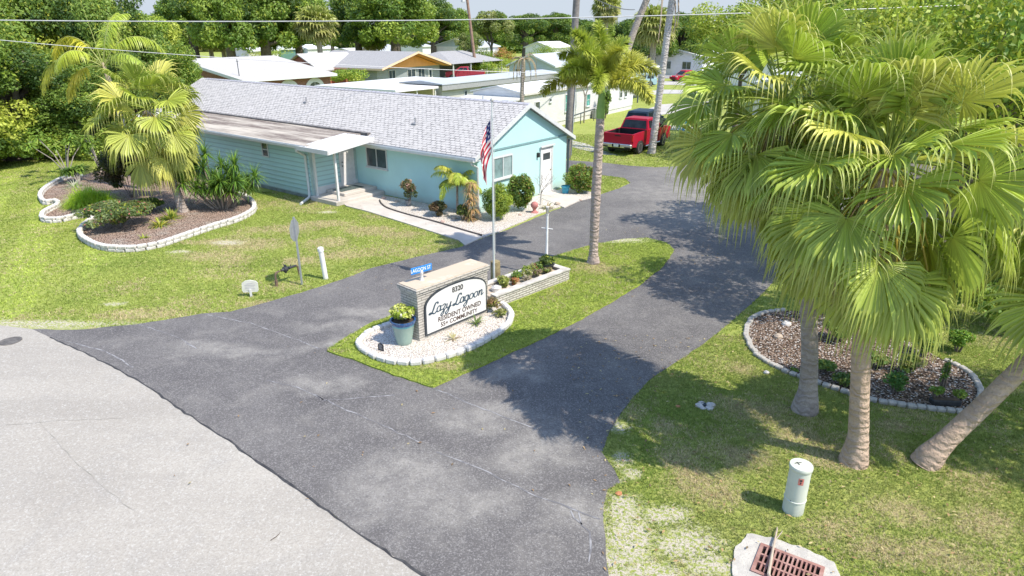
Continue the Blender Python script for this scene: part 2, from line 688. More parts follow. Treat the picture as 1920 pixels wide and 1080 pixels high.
# little lawn tongue at the back corner of the teal house and kerb-like sand rims
CONC = mat('walk_concrete', (.56, .52, .475), (.47, .44, .40), 1.4, .85, bump=.3, bscale=60, dirt=(.38, .35, .31), co='World')
walk = GP([(640, 381), (672, 368), (706, 366), (730, 385), (762, 402), (815, 416), (868, 433), (905, 446), (872, 462), (860, 452), (760, 420), (690, 398), (650, 388)])
sheet('concrete_walk', walk, .05, CONC, thick=.06)
sheet('door_path', GP([(1012, 372), (1048, 357), (1094, 374), (1058, 391)]), .05, CONC, thick=.06)

# gravel strips
t = NT('white_gravel')
vo = t.n('ShaderNodeTexVoronoi')
vo.inputs['Scale'].default_value = 34
t.lk(t.co('World'), vo.inputs['Vector'])
c = t.mix(t.step(vo.outputs['Distance'], .35, .75), (.82, .77, .69), (.34, .29, .25))
hv = t.n('ShaderNodeSeparateColor')
t.lk(vo.outputs['Color'], hv.inputs[0])
c = t.mix(t.step(hv.outputs[0], .72, .95), c, (.34, .27, .22))
c = t.mix(t.step(hv.outputs[1], .6, .9), c, (.62, .60, .58))
t.base(c)
t.bump(vo.outputs['Distance'], .9, -.03)
GRAVEL = t.set(.8, 0, .25)
t = NT('bark_mulch')
vo = t.n('ShaderNodeTexVoronoi')
vo.inputs['Scale'].default_value = 26
vo.inputs['Randomness'].default_value = 1
t.lk(t.co('World'), vo.inputs['Vector'])
hv = t.n('ShaderNodeSeparateColor')
t.lk(vo.outputs['Color'], hv.inputs[0])
c = t.mix(hv.outputs[0], (.32, .22, .17), (.56, .43, .35))
c = t.mix(t.step(t.noise(1.2, 5, .7, 'World'), .5, .65), c, (.48, .42, .36))
c = t.mix(t.step(vo.outputs['Distance'], .35, .7), c, (.06, .04, .03))
t.base(c)
t.bump(vo.outputs['Distance'], .9, -.03)
MULCH = t.set(.9, 0, .15)
t = NT('chip_mulch')
vo = t.n('ShaderNodeTexVoronoi')
vo.inputs['Scale'].default_value = 24
t.lk(t.co('World'), vo.inputs['Vector'])
hv = t.n('ShaderNodeSeparateColor')
t.lk(vo.outputs['Color'], hv.inputs[0])
c = t.mix(hv.outputs[0], (.16, .10, .065), (.42, .33, .27))
c = t.mix(t.step(hv.outputs[1], .75, .9), c, (.62, .60, .58))
c = t.mix(t.step(vo.outputs['Distance'], .3, .65), c, (.05, .035, .025))
t.base(c)
t.bump(vo.outputs['Distance'], .9, -.03)
CHIP = t.set(.9, 0, .15)

FRONT_BED = GP([(702, 364), (716, 380), (730, 390), (765, 404), (815, 418), (868, 434), (905, 447), (935, 436), (1010, 402), (1062, 385), (1108, 372), (1112, 362), (1062, 352), (898, 402)])
sheet('gravel_bed', rough_edge(FRONT_BED, .03, rng), .035, GRAVEL, thick=.045)
ISL_BED = GP([(676, 645), (690, 631), (716, 620), (745, 612), (785, 596), (930, 565), (955, 588), (958, 604), (942, 624), (900, 650), (850, 671), (800, 684), (760, 687), (717, 680), (690, 668), (675, 655)])
isl_bed_c = crom(ISL_BED, 3)
sheet('island_gravel', isl_bed_c, .075, GRAVEL, thick=.04)
LB_A = [(150, 332), (125, 337), (102, 348), (84, 360), (77, 373), (86, 384), (104, 382), (111, 389), (96, 397), (82, 406), (84, 416), (112, 417), (150, 409), (192, 402), (176, 416), (158, 430), (151, 445), (172, 461), (200, 470), (250, 472), (300, 464), (350, 447), (400, 430), (448, 415), (477, 397), (470, 379), (444, 366)]
LB_B = [(400, 345), (340, 330), (260, 322), (190, 322)]
LEFT_BED = crom(GP(LB_A + LB_B), 4)
sheet('mulch_bed', LEFT_BED, .05, MULCH, thick=.06)
RB_A = [(1467, 584), (1430, 589), (1408, 601), (1399, 628), (1414, 661), (1440, 681), (1478, 700), (1530, 719), (1597, 741), (1645, 754), (1705, 763), (1763, 770), (1818, 773), (1838, 740), (1823, 709), (1794, 688), (1765, 676)]
RB_B = [(1700, 640), (1620, 610), (1540, 590)]
RIGHT_BED = crom(GP(RB_A + RB_B), 4)
sheet('chip_bed', RIGHT_BED, .035, CHIP, thick=.045)

# concrete pads and lanes between the mobile homes far right
LANE = mat('lane_concrete', (.48, .465, .44), (.41, .40, .375), .5, .85, co='World')
for poly in ([(1070, 263), (1072, 276), (1128, 290), (1160, 292), (1130, 283), (1100, 270)],
             [(1186, 214), (1240, 196), (1330, 190), (1345, 212), (1250, 214), (1200, 222)],
             [(1200, 232), (1262, 236), (1330, 240), (1330, 246), (1262, 244), (1200, 239)],
             [(1165, 178), (1240, 168), (1330, 170), (1330, 176), (1240, 176), (1170, 186)],
             [(1238, 153), (1300, 152), (1330, 154), (1330, 161), (1240, 159)]):
    sheet('lane', GP(poly), .02, LANE)
back_road = mat('park_road', (.34, .34, .35), (.27, .27, .28), .6, .85, co='World')
sheet('park_road', [tuple(atd(1120, 108)[:2]), tuple(atd(1420, 108)[:2]), tuple(atd(1450, 116)[:2]), tuple(atd(1120, 116)[:2])], .02, back_road)
sheet('far_road', [(-130, 128), (20, 150), (20, 158), (-130, 137)], .02, back_road)

# ---------------------------------------------------------------- edging stones
BLOCK = mat('edging_stone', (.66, .64, .60), (.50, .48, .44), 9, .85, bump=.5, bscale=30, dirt=(.30, .28, .25))


def edging(curve, size, name, label, group, z0=0.0, tiers=1, m=BLOCK, seed=1, jig=.1):
    rg = random.Random(seed)
    L, W, Hh = size
    protos = []
    for k in range(3):
        b = MB()
        j = lambda: rg.uniform(-jig, jig) * W
        b.cham(-L / 2 + abs(j()) * .3, L / 2 - abs(j()) * .3, -W / 2 + j() * .3, W / 2 + j() * .3, 0, Hh * rg.uniform(.92, 1.05), min(W, Hh) * .22)
        o = b.obj(name, m)
        COL.objects.unlink(o)
        protos.append(o.data)
        bpy.data.objects.remove(o)
    pts = [Vector((p[0], p[1])) for p in curve]
    for tr in range(tiers):
        acc = L * .5 * (tr + .0)
        pos = 0.0
        for i in range(len(pts) - 1):
            d = pts[i + 1] - pts[i]
            sl_ = d.length
            while acc <= pos + sl_:
                q = pts[i] + d * ((acc - pos) / sl_)
                o = bpy.data.objects.new(name, protos[rg.randrange(3)])
                COL.objects.link(o)
                o.location = (q.x + rg.uniform(-.01, .01), q.y + rg.uniform(-.01, .01), z0 + tr * Hh * .97)
                o.rotation_euler = (0, 0, math.atan2(d.y, d.x) + rg.uniform(-.09, .09))
                tag(o, label, 'edging stone', group)
                acc += L * rg.uniform(1.0, 1.06)
            pos += sl_


edging(crom(GP(LB_A), 4, False), (.30, .17, .12), 'edging_stone', 'pale concrete block in the two-high curved edging of the mulch bed on the left lawn', 'blocks edging the left mulch bed', 0, 2, seed=2)
edging(crom(ISL_BED[:4] + [ISL_BED[3]], 3, False)[:0] + crom([ISL_BED[i] for i in (3, 2, 1, 0, 15, 14, 13, 12, 11, 10, 9, 8, 7, 6, 5)], 4, False), (.27, .16, .13), 'edging_stone', 'whitewashed block in the rim of the gravel bed under the entrance sign', 'blocks edging the gravel bed at the sign', .045, 1,
       mat('white_block', (.62, .61, .59), (.54, .53, .50), 9, .85, bump=.5, bscale=30), 3)
edging(crom(GP(RB_A), 4, False), (.17, .13, .09), 'edging_stone', 'small rounded grey stone edging the chip bed behind the palms', 'stones edging the right chip bed', 0, 1, mat('rim_stone', (.46, .44, .40), (.33, .32, .30), 9, .9, bump=.5, bscale=30), 4, .3)
edge_hose = MB()
hp = crom(GP([(712, 378), (716, 385), (728, 393), (762, 404), (815, 418), (868, 434), (903, 444)]), 5, False)
edge_hose.tube([(x, y, .07) for x, y in hp], .035, 8)
tag(edge_hose.obj('bed_edging', mat('black_edging', (.06, .055, .05), (.12, .10, .09), 10), smooth=True), 'black plastic lawn edging curving between gravel bed and concrete walk', 'edging')

# ---------------------------------------------------------------- teal house
WHITE = mat('white_paint', (.66, .66, .65), (.61, .61, .60), 3, .5)
TRIM = mat('white_trim', (.62, .65, .65), (.56, .58, .58), 4, .45, dirt=(.55, .56, .54))


def wall_paint(name, c, bumpy=.35, lap=0.0):
    t = NT(name)
    f = t.step(t.noise(.8, 5, .6), .35, .65)
    cc = t.mix(f, c, tuple(x * .93 for x in c))
    cc = t.mix(t.math('MULTIPLY', t.step(t.noise(3.0, 8, .75), .55, .8), .35), cc, tuple(x * .75 + .02 for x in c))
    sp = t.n('ShaderNodeSeparateXYZ')
    t.lk(t.co('Object'), sp.inputs[0])
    dz = t.math('SUBTRACT', sp.outputs['Z'], t.math('MULTIPLY', t.noise(2.4, 7, .7), .55))
    cc = t.mix(t.step(dz, .12, -.2, 0.0, .45), cc, (.42, .38, .32))
    if lap:        # shade line at the foot of every lapped board, painted into the colour
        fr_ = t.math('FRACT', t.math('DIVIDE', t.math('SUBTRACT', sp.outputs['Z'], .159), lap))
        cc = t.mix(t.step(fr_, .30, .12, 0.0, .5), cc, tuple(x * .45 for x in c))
    t.base(cc)
    t.bump(t.noise(55, 4, .6), bumpy, .012)
    return t.set(.75, 0, .2)


TEAL = wall_paint('teal_stucco', (.46, .72, .715))
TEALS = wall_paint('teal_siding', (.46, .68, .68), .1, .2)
GLASS = glass_mat('window_glass')
GLASS2 = glass_mat('window_glass_pale', (.10, .16, .16), .1)


def shingle_mat(name, a, b, mortar, uaxis='x', su=1.0):
    t = NT(name)
    mp = t.n('ShaderNodeMapping')
    mp.inputs['Rotation'].default_value = (0, 0, PI / 2 if uaxis == 'y' else 0)
    t.lk(t.co('Object'), mp.inputs['Vector'])
    br = t.n('ShaderNodeTexBrick')
    br.inputs['Scale'].default_value = su
    br.inputs['Brick Width'].default_value = .27
    br.inputs['Row Height'].default_value = .14
    br.inputs['Mortar Size'].default_value = .019
    br.inputs['Mortar Smooth'].default_value = .3
    br.inputs['Bias'].default_value = 0
    br.inputs['Color1'].default_value = (*a, 1)
    br.inputs['Color2'].default_value = (*b, 1)
    br.inputs['Mortar'].default_value = (*mortar, 1)
    t.lk(mp.outputs[0], br.inputs['Vector'])
    br2 = t.mix(t.math('MULTIPLY', t.step(t.noise(5.5, 3, .6), .46, .56), t.math('SUBTRACT', 1.0, .35)), br.outputs['Color'], a)
    c = t.mix(t.math('MULTIPLY', t.step(t.noise(24, 4, .7), .42, .62), .35), br2, tuple(x * .6 for x in a))
    c = t.mix(t.math('MULTIPLY', t.step(t.noise(.5, 6, .65), .45, .7), .25), c, tuple(x * .8 for x in a))
    t.base(c)
    t.bump(br.outputs['Fac'], .7, -.012)
    return t.set(.9, 0, .15)


SHING = shingle_mat('grey_shingle', (.56, .545, .53), (.44, .43, .42), (.11, .11, .115), 'y')
SOFF = mat('soffit', (.62, .70, .68))
HC = Vector((-1.38, 25.94, 0))
HA = R(52.5)
house = thing('teal_house', 'long teal stucco house with pale grey shingle roof beside the drive', 'house', HC, HA)
HW, HL, HE, HR = 6.5, 26.0, 2.45, 4.05
b = MB()
b.add([(0, 0, 0), (HW, 0, 0), (HW, 0, HE), (HW / 2, 0, HR - .04), (0, 0, HE), (0, HL, 0), (HW, HL, 0), (HW, HL, HE), (HW / 2, HL, HR - .04), (0, HL, HE)],
      [(0, 1, 2, 3, 4), (9, 8, 7, 6, 5), (0, 4, 9, 5), (2, 1, 6, 7), (0, 5, 6, 1)])
b.obj('wall', TEAL, house)
b = MB()
sl_ = (HR - HE) / (HW / 2)
ov, og, th = .38, .22, .12
for sgn in (0, 1):
    def X(x):
        return x if sgn == 0 else HW - x
    xe, ze = -ov, HE - ov * sl_
    vs = [(X(xe), -og, ze), (X(xe), HL + og, ze), (X(HW / 2), HL + og, HR), (X(HW / 2), -og, HR)]
    vs += [(p[0], p[1], p[2] + th) for p in vs]
    b.add(vs, [(0, 1, 2, 3), (7, 6, 5, 4), (0, 4, 5, 1), (1, 5, 6, 2), (3, 2, 6, 7), (0, 3, 7, 4)])
roof = b.obj('roof', SHING, house)
rc = MB()
for i in range(int(HL / .3)):
    y = -og + i * .3
    z = HR + th + .004
    rc.add([(HW / 2 - .14, y, z - .055), (HW / 2, y, z + .012), (HW / 2 + .14, y, z - .055), (HW / 2 - .14, y + .29, z - .062), (HW / 2, y + .29, z + .004), (HW / 2 + .14, y + .29, z - .062)], [(0, 1, 4, 3), (1, 2, 5, 4)])
rc.obj('ridge_cap', mat('ridge_shingle', (.46, .46, .50), (.34, .34, .38), 8, .9), roof)
# rake boards, fascia, gutters, gable band
b = MB()
for sgn in (0, 1):
    def X(x):
        return x if sgn == 0 else HW - x
    z0 = HE - ov * sl_
    vs = []
    for (x, z) in ((-ov - .02, z0 - .05), (HW / 2, HR - .06), (HW / 2, HR + th + .02), (-ov - .02, z0 + th)):
        vs += [(X(x), -og - .03, z), (X(x), -og - .003, z)]
    b.add(vs, [(0, 2, 4, 6), (7, 5, 3, 1), (0, 1, 3, 2), (4, 5, 7, 6), (0, 6, 7, 1)])
b.box(HW + ov + .002, HW + ov + .025, -og, HL, HE - ov * sl_ - .07, HE - ov * sl_ + th - .005)
b.obj('rake_board', TRIM, house)
b = MB()
gz = HE - ov * sl_
b.prism([(-ov - .012, gz + th - .03), (-ov - .012, gz - .05), (-ov - .03, gz - .06), (-ov - .12, gz - .06), (-ov - .14, gz - .02), (-ov - .14, gz + .07), (-ov - .13, gz + .07), (-ov - .12, gz - .0), (-ov - .04, gz - .04)], -og, 7.1, 'y')
b.box(-ov - .003, .0, -og + .02, 7.1, gz - .045, gz - .02)
b.obj('gutter', TRIM, house)
b = MB()
b.box(-.02, HW + .02, -.03, -.002, HE - .02, HE + .06)
b.obj('gable_band', mat('grey_teal_band', (.22, .36, .38)), house)


def downspout(pts, m, name, r=.045):
    q = MB()
    q.tube(pts, r, 8)
    return q.obj(name, m, house, smooth=True)


downspout([(-ov - .08, -.08, gz - .05), (-ov - .08, -.10, gz - .14), (-.07, -.07, gz - .32), (-.07, -.07, .12), (-.14, -.25, .06)], TRIM, 'downspout')
DKP = mat('dark_pipe', (.06, .08, .09))
downspout([(HW + .1, -.07, gz - .02), (HW + .06, -.07, gz - .3), (HW + .06, -.07, .1), (HW + .1, -.3, .06)], DKP, 'downspout', .055)


def window(parent, M, w, h, cols=2, rows=1, frame=TRIM, glass=GLASS, fw=.05, sill=True, name='window', curtain=False, depth=.045):
    """frame in the local xz plane facing -y; M places it"""
    b = MB()
    b.box(0, w, -depth, .0, 0, fw, M=M)
    b.box(0, w, -depth, .0, h - fw, h, M=M)
    b.box(0, fw, -depth, .0, fw, h - fw, M=M)
    b.box(w - fw, w, -depth, .0, fw, h - fw, M=M)
    for i in range(1, cols):
        x = w * i / cols
        b.box(x - fw * .4, x + fw * .4, -depth * .9, .0, fw, h - fw, M=M)
    for j in range(1, rows):
        z = h * j / rows
        b.box(fw, w - fw, -depth * .8, .0, z - fw * .35, z + fw * .35, M=M)
    if sill:
        b.box(-.04, w + .04, -depth - .05, -.001, -.05, -.002, M=M)
    o = b.obj(name, frame, parent)
    g = MB()
    g.box(fw * .5, w - fw * .5, -depth * .35, -.003, fw * .5, h - fw * .5, M=M)
    g.obj('pane', glass, o)
    if curtain:
        g = MB()
        n = 9
        for i in range(n):
            x = w * .53 + (w * .4) * i / n
            g.box(x, x + w * .02, -depth * .42, -depth * .36, fw, h - fw, M=M)
        g.obj('blind', mat('blind_pale', (.45, .55, .55)), o)
    return o


MF = lambda y1: Matrix.Translation((0, y1, 0)) @ Matrix.Rotation(-PI / 2, 4, 'Z')   # front wall x=0, runs towards -y
window(house, Matrix.Translation((-.003, 6.66, 1.2)) @ Matrix.Rotation(-PI / 2, 4, 'Z'), 1.38, .9, 2)
window(house, Matrix.Translation((.95, -.003, 1.24)), 1.32, .92, 2, glass=GLASS2, curtain=True)
# gable door with hood trim
b = MB()
DX0, DX1 = 4.42, 5.22
b.box(DX0 - .1, DX0, -.05, -.002, .05, 2.06)
b.box(DX1, DX1 + .1, -.05, -.002, .05, 2.06)
b.box(DX0 - .1, DX1 + .1, -.05, -.002, 2.06, 2.16)
b.box(DX0 - .14, DX1 + .16, -.12, -.051, 2.14, 2.2)
df = b.obj('door_frame', TRIM, house)
b = MB()
b.box(DX0 + .005, DX1 - .005, -.025, -.004, .06, 2.05)
for (x0, x1, z0, z1) in ((.08, .36, .15, .55), (.44, .72, .15, .55), (.08, .36, .65, 1.25), (.44, .72, .65, 1.25)):
    b.box(DX0 + x0, DX0 + x1, -.033, -.0255, .06 + z0, .06 + z1)
dd = b.obj('door', mat('door_white', (.80, .80, .80)), house)
b = MB()
b.box(DX0 + .12, DX1 - .12, -.03, -.0255, 1.55, 1.85)
b.obj('pane', GLASS, dd)
b = MB()
b.lathe([(.0, 0), (.03, .0), (.03, .03), (.0, .04)], 10)
k = b.obj('handle', mat('brass', (.5, .4, .2), metal=.8, rough=.3), dd)
k.location = (DX1 - .1, -.04, 1.05)
k.rotation_euler = (PI / 2, 0, 0)
b = MB()
b.box(DX0 - .2, DX1 + .2, -.7, -.001, .0, .06)
b.obj('door_step', CONC, house)
b = MB()
b.box(DX0 - .35, DX0 - .24, -.1, -.002, 1.75, 1.95)
b.obj('wall_lamp', mat('lamp_black', (.03, .03, .03), rough=.4), house)

# flat roofed wing (bump-out)
BX, BY0, BY1, BH = -2.55, 7.45, 22.5, 2.36
b = MB()
n = int((BH - .16) / .2)
vs, fs = [], []
for i in range(n + 1):                      # lapped siding on the long side
    z = .16 + i * .2
    z2 = min(z + .2, BH)
    if z2 <= z:
        break
    k0 = len(vs)
    vs += [(BX - .034, BY0, z), (BX - .034, BY1, z), (BX, BY0, z2), (BX, BY1, z2), (BX, BY0, z), (BX, BY1, z)]
    fs += [(k0, k0 + 2, k0 + 3, k0 + 1), (k0, k0 + 1, k0 + 5, k0 + 4)]
b.add(vs, fs)
b.add([(BX, BY0, .16), (-.002, BY0, .16), (-.002, BY0, BH + .25), (BX, BY0, BH)], [(0, 1, 2, 3)])
b.add([(BX, BY1, 0), (-.002, BY1, 0), (-.002, BY1, BH + .25), (BX, BY1, BH)], [(3, 2, 1, 0)])
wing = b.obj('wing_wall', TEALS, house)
b = MB()
b.box(BX - .03, BX + .02, BY0 - .03, BY1 + .02, 0, .158)
b.obj('wing_base', mat('base_grey', (.24, .30, .30), (.18, .2, .2), 4), house)
b = MB()
b.box(BX + .3, -.004, BY0 - .03, BY0 - .002, .16, .52)
b.obj('kick_panel', WHITE, house)
b = MB()
b.box(BX - .03, BX + .13, BY0 - .05, BY0 - .004, 0, BH)
b.obj('corner_post', mat('pale_teal', (.45, .58, .57)), house)
b = MB()
b.box(-.12, -.004, BY0 - .04, BY0 - .004, .54, BH + .1)
b.obj('corner_post', mat('pale_teal', (.45, .58, .57)), house)
t = NT('weathered_roll_roof')
sp = t.n('ShaderNodeSeparateXYZ')
t.lk(t.co('Object'), sp.inputs[0])
mp = t.n('ShaderNodeMapping')
mp.inputs['Scale'].default_value = (2.6, .22, 1)
t.lk(t.co('Object'), mp.inputs[0])
st = t.noise(1.0, 6, .65, vec=mp.outputs[0])
c = t.mix(t.step(st, .40, .60), (.50, .46, .40), (.17, .14, .125))
c = t.mix(t.step(t.noise(5, 7, .7), .5, .75), c, (.38, .35, .31))
t.base(c)
t.bump(t.noise(25, 4), .3, .01)
ROLL = t.set(.9, 0, .15)
b = MB()
RX0, RX1, RZ0, RZ1 = -3.0, -.40, 2.36, 2.50
b.add([(RX0, 6.95, RZ0), (RX1, 6.95, RZ1), (RX1 + .35, 6.95, RZ1 + .02), (RX0, BY1 + .3, RZ0), (RX1, BY1 + .3, RZ1), (RX1 + .35, BY1 + .3, RZ1 + .05),
       (RX0, 6.95, RZ0 + .1), (RX1, 6.95, RZ1 + .1), (RX1 + .5, 6.95, RZ1 + .15), (RX0, BY1 + .3, RZ0 + .1), (RX1, BY1 + .3, RZ1 + .1), (RX1 + .5, BY1 + .3, RZ1 + .15)],
      [(6, 7, 10, 9), (7, 8, 11, 10), (0, 3, 4, 1), (1, 4, 5, 2), (0, 6, 9, 3), (0, 1, 7, 6), (1, 2, 8, 7), (3, 9, 10, 4)])
b.obj('wing_roof', ROLL, house)
b = MB()
b.box(RX1 + .40, RX1 + .60, 6.5, BY1 + .2, RZ1 + .12, RZ1 + .205, M=Matrix.Translation((0, 0, 0)))
b.obj('roof_flashing', mat('flashing_dark', (.10, .09, .09), (.2, .19, .18), 3), house)
b = MB()
b.box(RX0 - .025, RX0 - .002, 6.95, BY1 + .3, RZ0 - .07, RZ0 + .11)
b.box(RX0, -.05, BY1 + .302, BY1 + .33, RZ0 - .07, RZ0 + .3)
b.prism([(RX0 - .026, RZ0 + .09), (RX0 - .026, RZ0 - .03), (RX0 - .11, RZ0 - .03), (RX0 - .13, RZ0 + .08), (RX0 - .12, RZ0 + .08), (RX0 - .10, RZ0 - .01), (RX0 - .04, RZ0 - .01)], 7.42, BY1 + .3, 'y')
b.obj('gutter', TRIM, house)
PW = mat('porch_white', (.66, .66, .65), (.60, .60, .59), 5, .45)
b = MB()                                     # ribbed porch canopy
n = 7
x0, x1, y0, y1, z0, z1 = -3.12, -.62, 5.35, 7.42, 2.36, 2.64
for i in range(n):
    a, c_ = y0 + (y1 - y0) * i / n, y0 + (y1 - y0) * (i + 1) / n
    m1 = a + (c_ - a) * .72
    b.add([(x0, a, z0), (x1, a, z1), (x1, m1, z1), (x0, m1, z0), (x0, a, z0 + .07), (x1, a, z1 + .07), (x1, m1, z1 + .07), (x0, m1, z0 + .07)],
          [(0, 3, 2, 1), (4, 5, 6, 7), (0, 1, 5, 4), (2, 3, 7, 6), (0, 4, 7, 3), (1, 2, 6, 5)])
    b.add([(x0, m1, z0), (x1, m1, z1), (x1, c_, z1), (x0, c_, z0), (x0, m1, z0 + .03), (x1, m1, z1 + .03), (x1, c_, z1 + .03), (x0, c_, z0 + .03)],
          [(0, 3, 2, 1), (4, 5, 6, 7), (0, 4, 7, 3)])
b.box(x0 - .03, x0 - .002, y0 - .02, y1, z0 - .09, z0 + .09)
b.add([(x0, y0 - .03, z0 - .09), (x1, y0 - .03, z1 - .09), (x1, y0 - .03, z1 + .09), (x0, y0 - .03, z0 + .09), (x0, y0 - .004, z0 - .09), (x1, y0 - .004, z1 - .09), (x1, y0 - .004, z1 + .09), (x0, y0 - .004, z0 + .09)],
      [(0, 1, 2, 3), (7, 6, 5, 4), (3, 2, 6, 7), (0, 4, 5, 1)])
b.obj('porch_canopy', PW, house)
for (px_, py_) in ((-2.5, 5.75), (-2.5, 7.2)):
    b = MB()
    b.box(px_ - .045, px_ + .045, py_ - .045, py_ + .045, .05 if py_ < 6 else .0, 2.36)
    b.obj('porch_post', PW, house)
b = MB()
b.cham(-2.75, -.01, 5.6, BY0 - .05, .0, .2, .02)
b.cham(-1.9, -.02, 6.1, BY0 - .06, .202, .34, .02)
b.obj('porch_step', CONC, house)
b = MB()
b.box(-1.75, -.5, 6.45, 7.1, .342, .36)
b.obj('door_mat', mat('mat_dark', (.10, .13, .13), (.07, .09, .09), 20), house)
# front door in the wing's short side
b = MB()
b.box(-.98, -.14, BY0 - .045, BY0 - .012, .36, 2.4)
fd = b.obj('front_door', mat('door_offwhite', (.72, .70, .70)), house)
b = MB()
n = 10
vs = [(-.56, BY0 - .05, 2.05)]
for i in range(n + 1):
    a = PI * i / n
    vs.append((-.56 + .26 * math.cos(a), BY0 - .05, 2.05 + .2 * math.sin(a)))
b.add(vs, [(0, i + 1, i + 2) for i in range(n)])
b.obj('fan_light', GLASS, fd)
b = MB()
for z in (1.25, 1.42):
    b.lathe([(.0, z - .03), (.03, z - .025), (.03, z + .025), (0, z + .03)], 8, c=(-.86, BY0 - .08))
b.obj('handle', DKP, fd)
window(house, Matrix.Translation((-1.85, BY0 - .003, 1.95)), .62, .34, 1, glass=GLASS, sill=False)
window(house, Matrix.Translation((BX - .02, 10.95, 1.55)) @ Matrix.Rotation(-PI / 2, 4, 'Z'), .52, .68, 1, 2, sill=False)
downspout([(RX0 - .08, 7.55, RZ0 - .02), (RX0 - .08, 7.55, RZ0 - .14), (BX - .08, 7.62, RZ0 - .42), (BX - .08, 7.62, .25), (BX - .15, 7.55, .12), (BX - 1.0, 7.0, .07)], TRIM, 'downspout', .06)
b = MB()
b.tube([(HW / 2 + 1.0, 3.2, 3.5), (HW / 2 + 1.0, 3.2, 4.2)], .05, 8)
b.obj('vent_pipe', TRIM, house)
for (x_, y_) in ((1.9, 13.4), (1.2, 4.6)):
    b = MB()
    zz = HE + x_ * sl_ + .1
    b.tube([(x_, y_, zz - .05), (x_, y_, zz + .28)], .045, 8)
    b.cham(x_ - .14, x_ + .14, y_ - .14, y_ + .14, zz - .03, zz + .05, .02)
    b.obj('vent_pipe', mat('vent_lead', (.34, .34, .35)), house)


# ---------------------------------------------------------------- neighbour houses
def siding_mat(name, c, pitch=.2, vert=False):
    t = NT(name)
    sp = t.n('ShaderNodeSeparateXYZ')
    t.lk(t.co('Object'), sp.inputs[0])
    fr = t.math('FRACT', t.math('DIVIDE', sp.outputs['Z'], pitch))
    t.base(t.mix(t.step(t.noise(1.2, 6), .35, .7), c, tuple(x * .9 for x in c)))
    t.bump(fr, .9, .03)
    return t.set(.6, 0, .25)


def brick_mat(name, a, b_, mortar, sx=1.0, rough=.85, rowh=.075, w=.22, msz=.01):
    t = NT(name)
    sp = t.n('ShaderNodeSeparateXYZ')
    t.lk(t.co('Object'), sp.inputs[0])
    cb = t.n('ShaderNodeCombineXYZ')
    t.lk(t.math('ADD', sp.outputs['X'], sp.outputs['Y']), cb.inputs[0])
    t.lk(sp.outputs['Z'], cb.inputs[1])
    br = t.n('ShaderNodeTexBrick')
    br.inputs['Scale'].default_value = sx
    br.inputs['Brick Width'].default_value = w
    br.inputs['Row Height'].default_value = rowh
    br.inputs['Mortar Size'].default_value = msz
    br.inputs['Bias'].default_value = 0
    br.inputs['Color1'].default_value = (*a, 1)
    br.inputs['Color2'].default_value = (*b_, 1)
    br.inputs['Mortar'].default_value = (*mortar, 1)
    t.lk(cb.outputs[0], br.inputs['Vector'])
    c = t.mix(t.math('MULTIPLY', t.step(t.noise(14, 5, .7), .45, .7), .3), br.outputs['Color'], tuple(x * .7 for x in a))
    t.base(c)
    t.bump(br.outputs['Fac'], .8, -.012)
    return t.set(rough, 0, .2)


def gable_home(root, w, l, e, r, wallm, roofm, ov=.4, x0=0.0, y0=0.0, gablem=None, trim=TRIM, th=.12, z0=0.0):
    """walls x0..x0+w, y0..y0+l, ridge along y at mid width"""
    b = MB()
    x1, y1, xm = x0 + w, y0 + l, x0 + w / 2
    b.add([(x0, y0, z0), (x1, y0, z0), (x1, y0, e), (x0, y0, e), (x0, y1, z0), (x1, y1, z0), (x1, y1, e), (x0, y1, e)],
          [(0, 1, 2, 3), (7, 6, 5, 4), (0, 3, 7, 4), (1, 5, 6, 2)])
    b.obj('wall', wallm, root)
    b = MB()
    b.add([(x0, y0, e), (x1, y0, e), (xm, y0, r - .03)], [(0, 1, 2)])
    b.obj('gable', gablem or wallm, root)
    b = MB()
    b.add([(x0, y1, e), (x1, y1, e), (xm, y1, r - .03)], [(0, 2, 1)])
    b.obj('gable', gablem or wallm, root)
    s = (r - e) / (w / 2)
    b = MB()
    for sg in (0, 1):
        X = (lambda x: x) if sg == 0 else (lambda x: x0 + x1 - x)
        vs = [(X(x0 - ov), y0 - ov, e - ov * s), (X(x0 - ov), y1 + ov, e - ov * s), (X(xm), y1 + ov, r), (X(xm), y0 - ov, r)]
        vs += [(p[0], p[1], p[2] + th) for p in vs]
        b.add(vs, [(0, 1, 2, 3), (7, 6, 5, 4), (0, 4, 5, 1), (1, 5, 6, 2), (3, 2, 6, 7), (0, 3, 7, 4)])
    b.obj('roof', roofm, root)
    b = MB()
    for sg in (0, 1):
        X = (lambda x: x) if sg == 0 else (lambda x: x0 + x1 - x)
        for yy in (y0 - ov - .03, y1 + ov + .003):
            vs = []
            for (x, z) in ((x0 - ov - .02, e - ov * s - .05), (xm, r - .06), (xm, r + th + .02), (x0 - ov - .02, e - ov * s + th + .02)):
                vs += [(X(x), yy, z), (X(x), yy + .027, z)]
            b.add(vs, [(0, 2, 4, 6), (7, 5, 3, 1), (0, 1, 3, 2), (4, 5, 7, 6), (0, 6, 7, 1)])
        xx = X(x0 - ov - .024)
        b.box(min(xx, X(x0 - ov - .002)), max(xx, X(x0 - ov - .002)), y0 - ov, y1 + ov, e - ov * s - .07, e - ov * s + th)
    b.obj('fascia', trim, root)


def wmat(side, pos, z, w=0, x0=0, x1=0, y0=0, y1=0):
    """placement of a window on wall side 'S' (y=y0), 'W' (x=x0), 'E' (x=x1)"""
    if side == 'S':
        return Matrix.Translation((pos, y0 - .003, z))
    if side == 'W':
        return Matrix.Translation((x0 - .003, pos, z)) @ Matrix.Rotation(-PI / 2, 4, 'Z')
    return Matrix.Translation((x1 + .003, pos, z)) @ Matrix.Rotation(PI / 2, 4, 'Z')


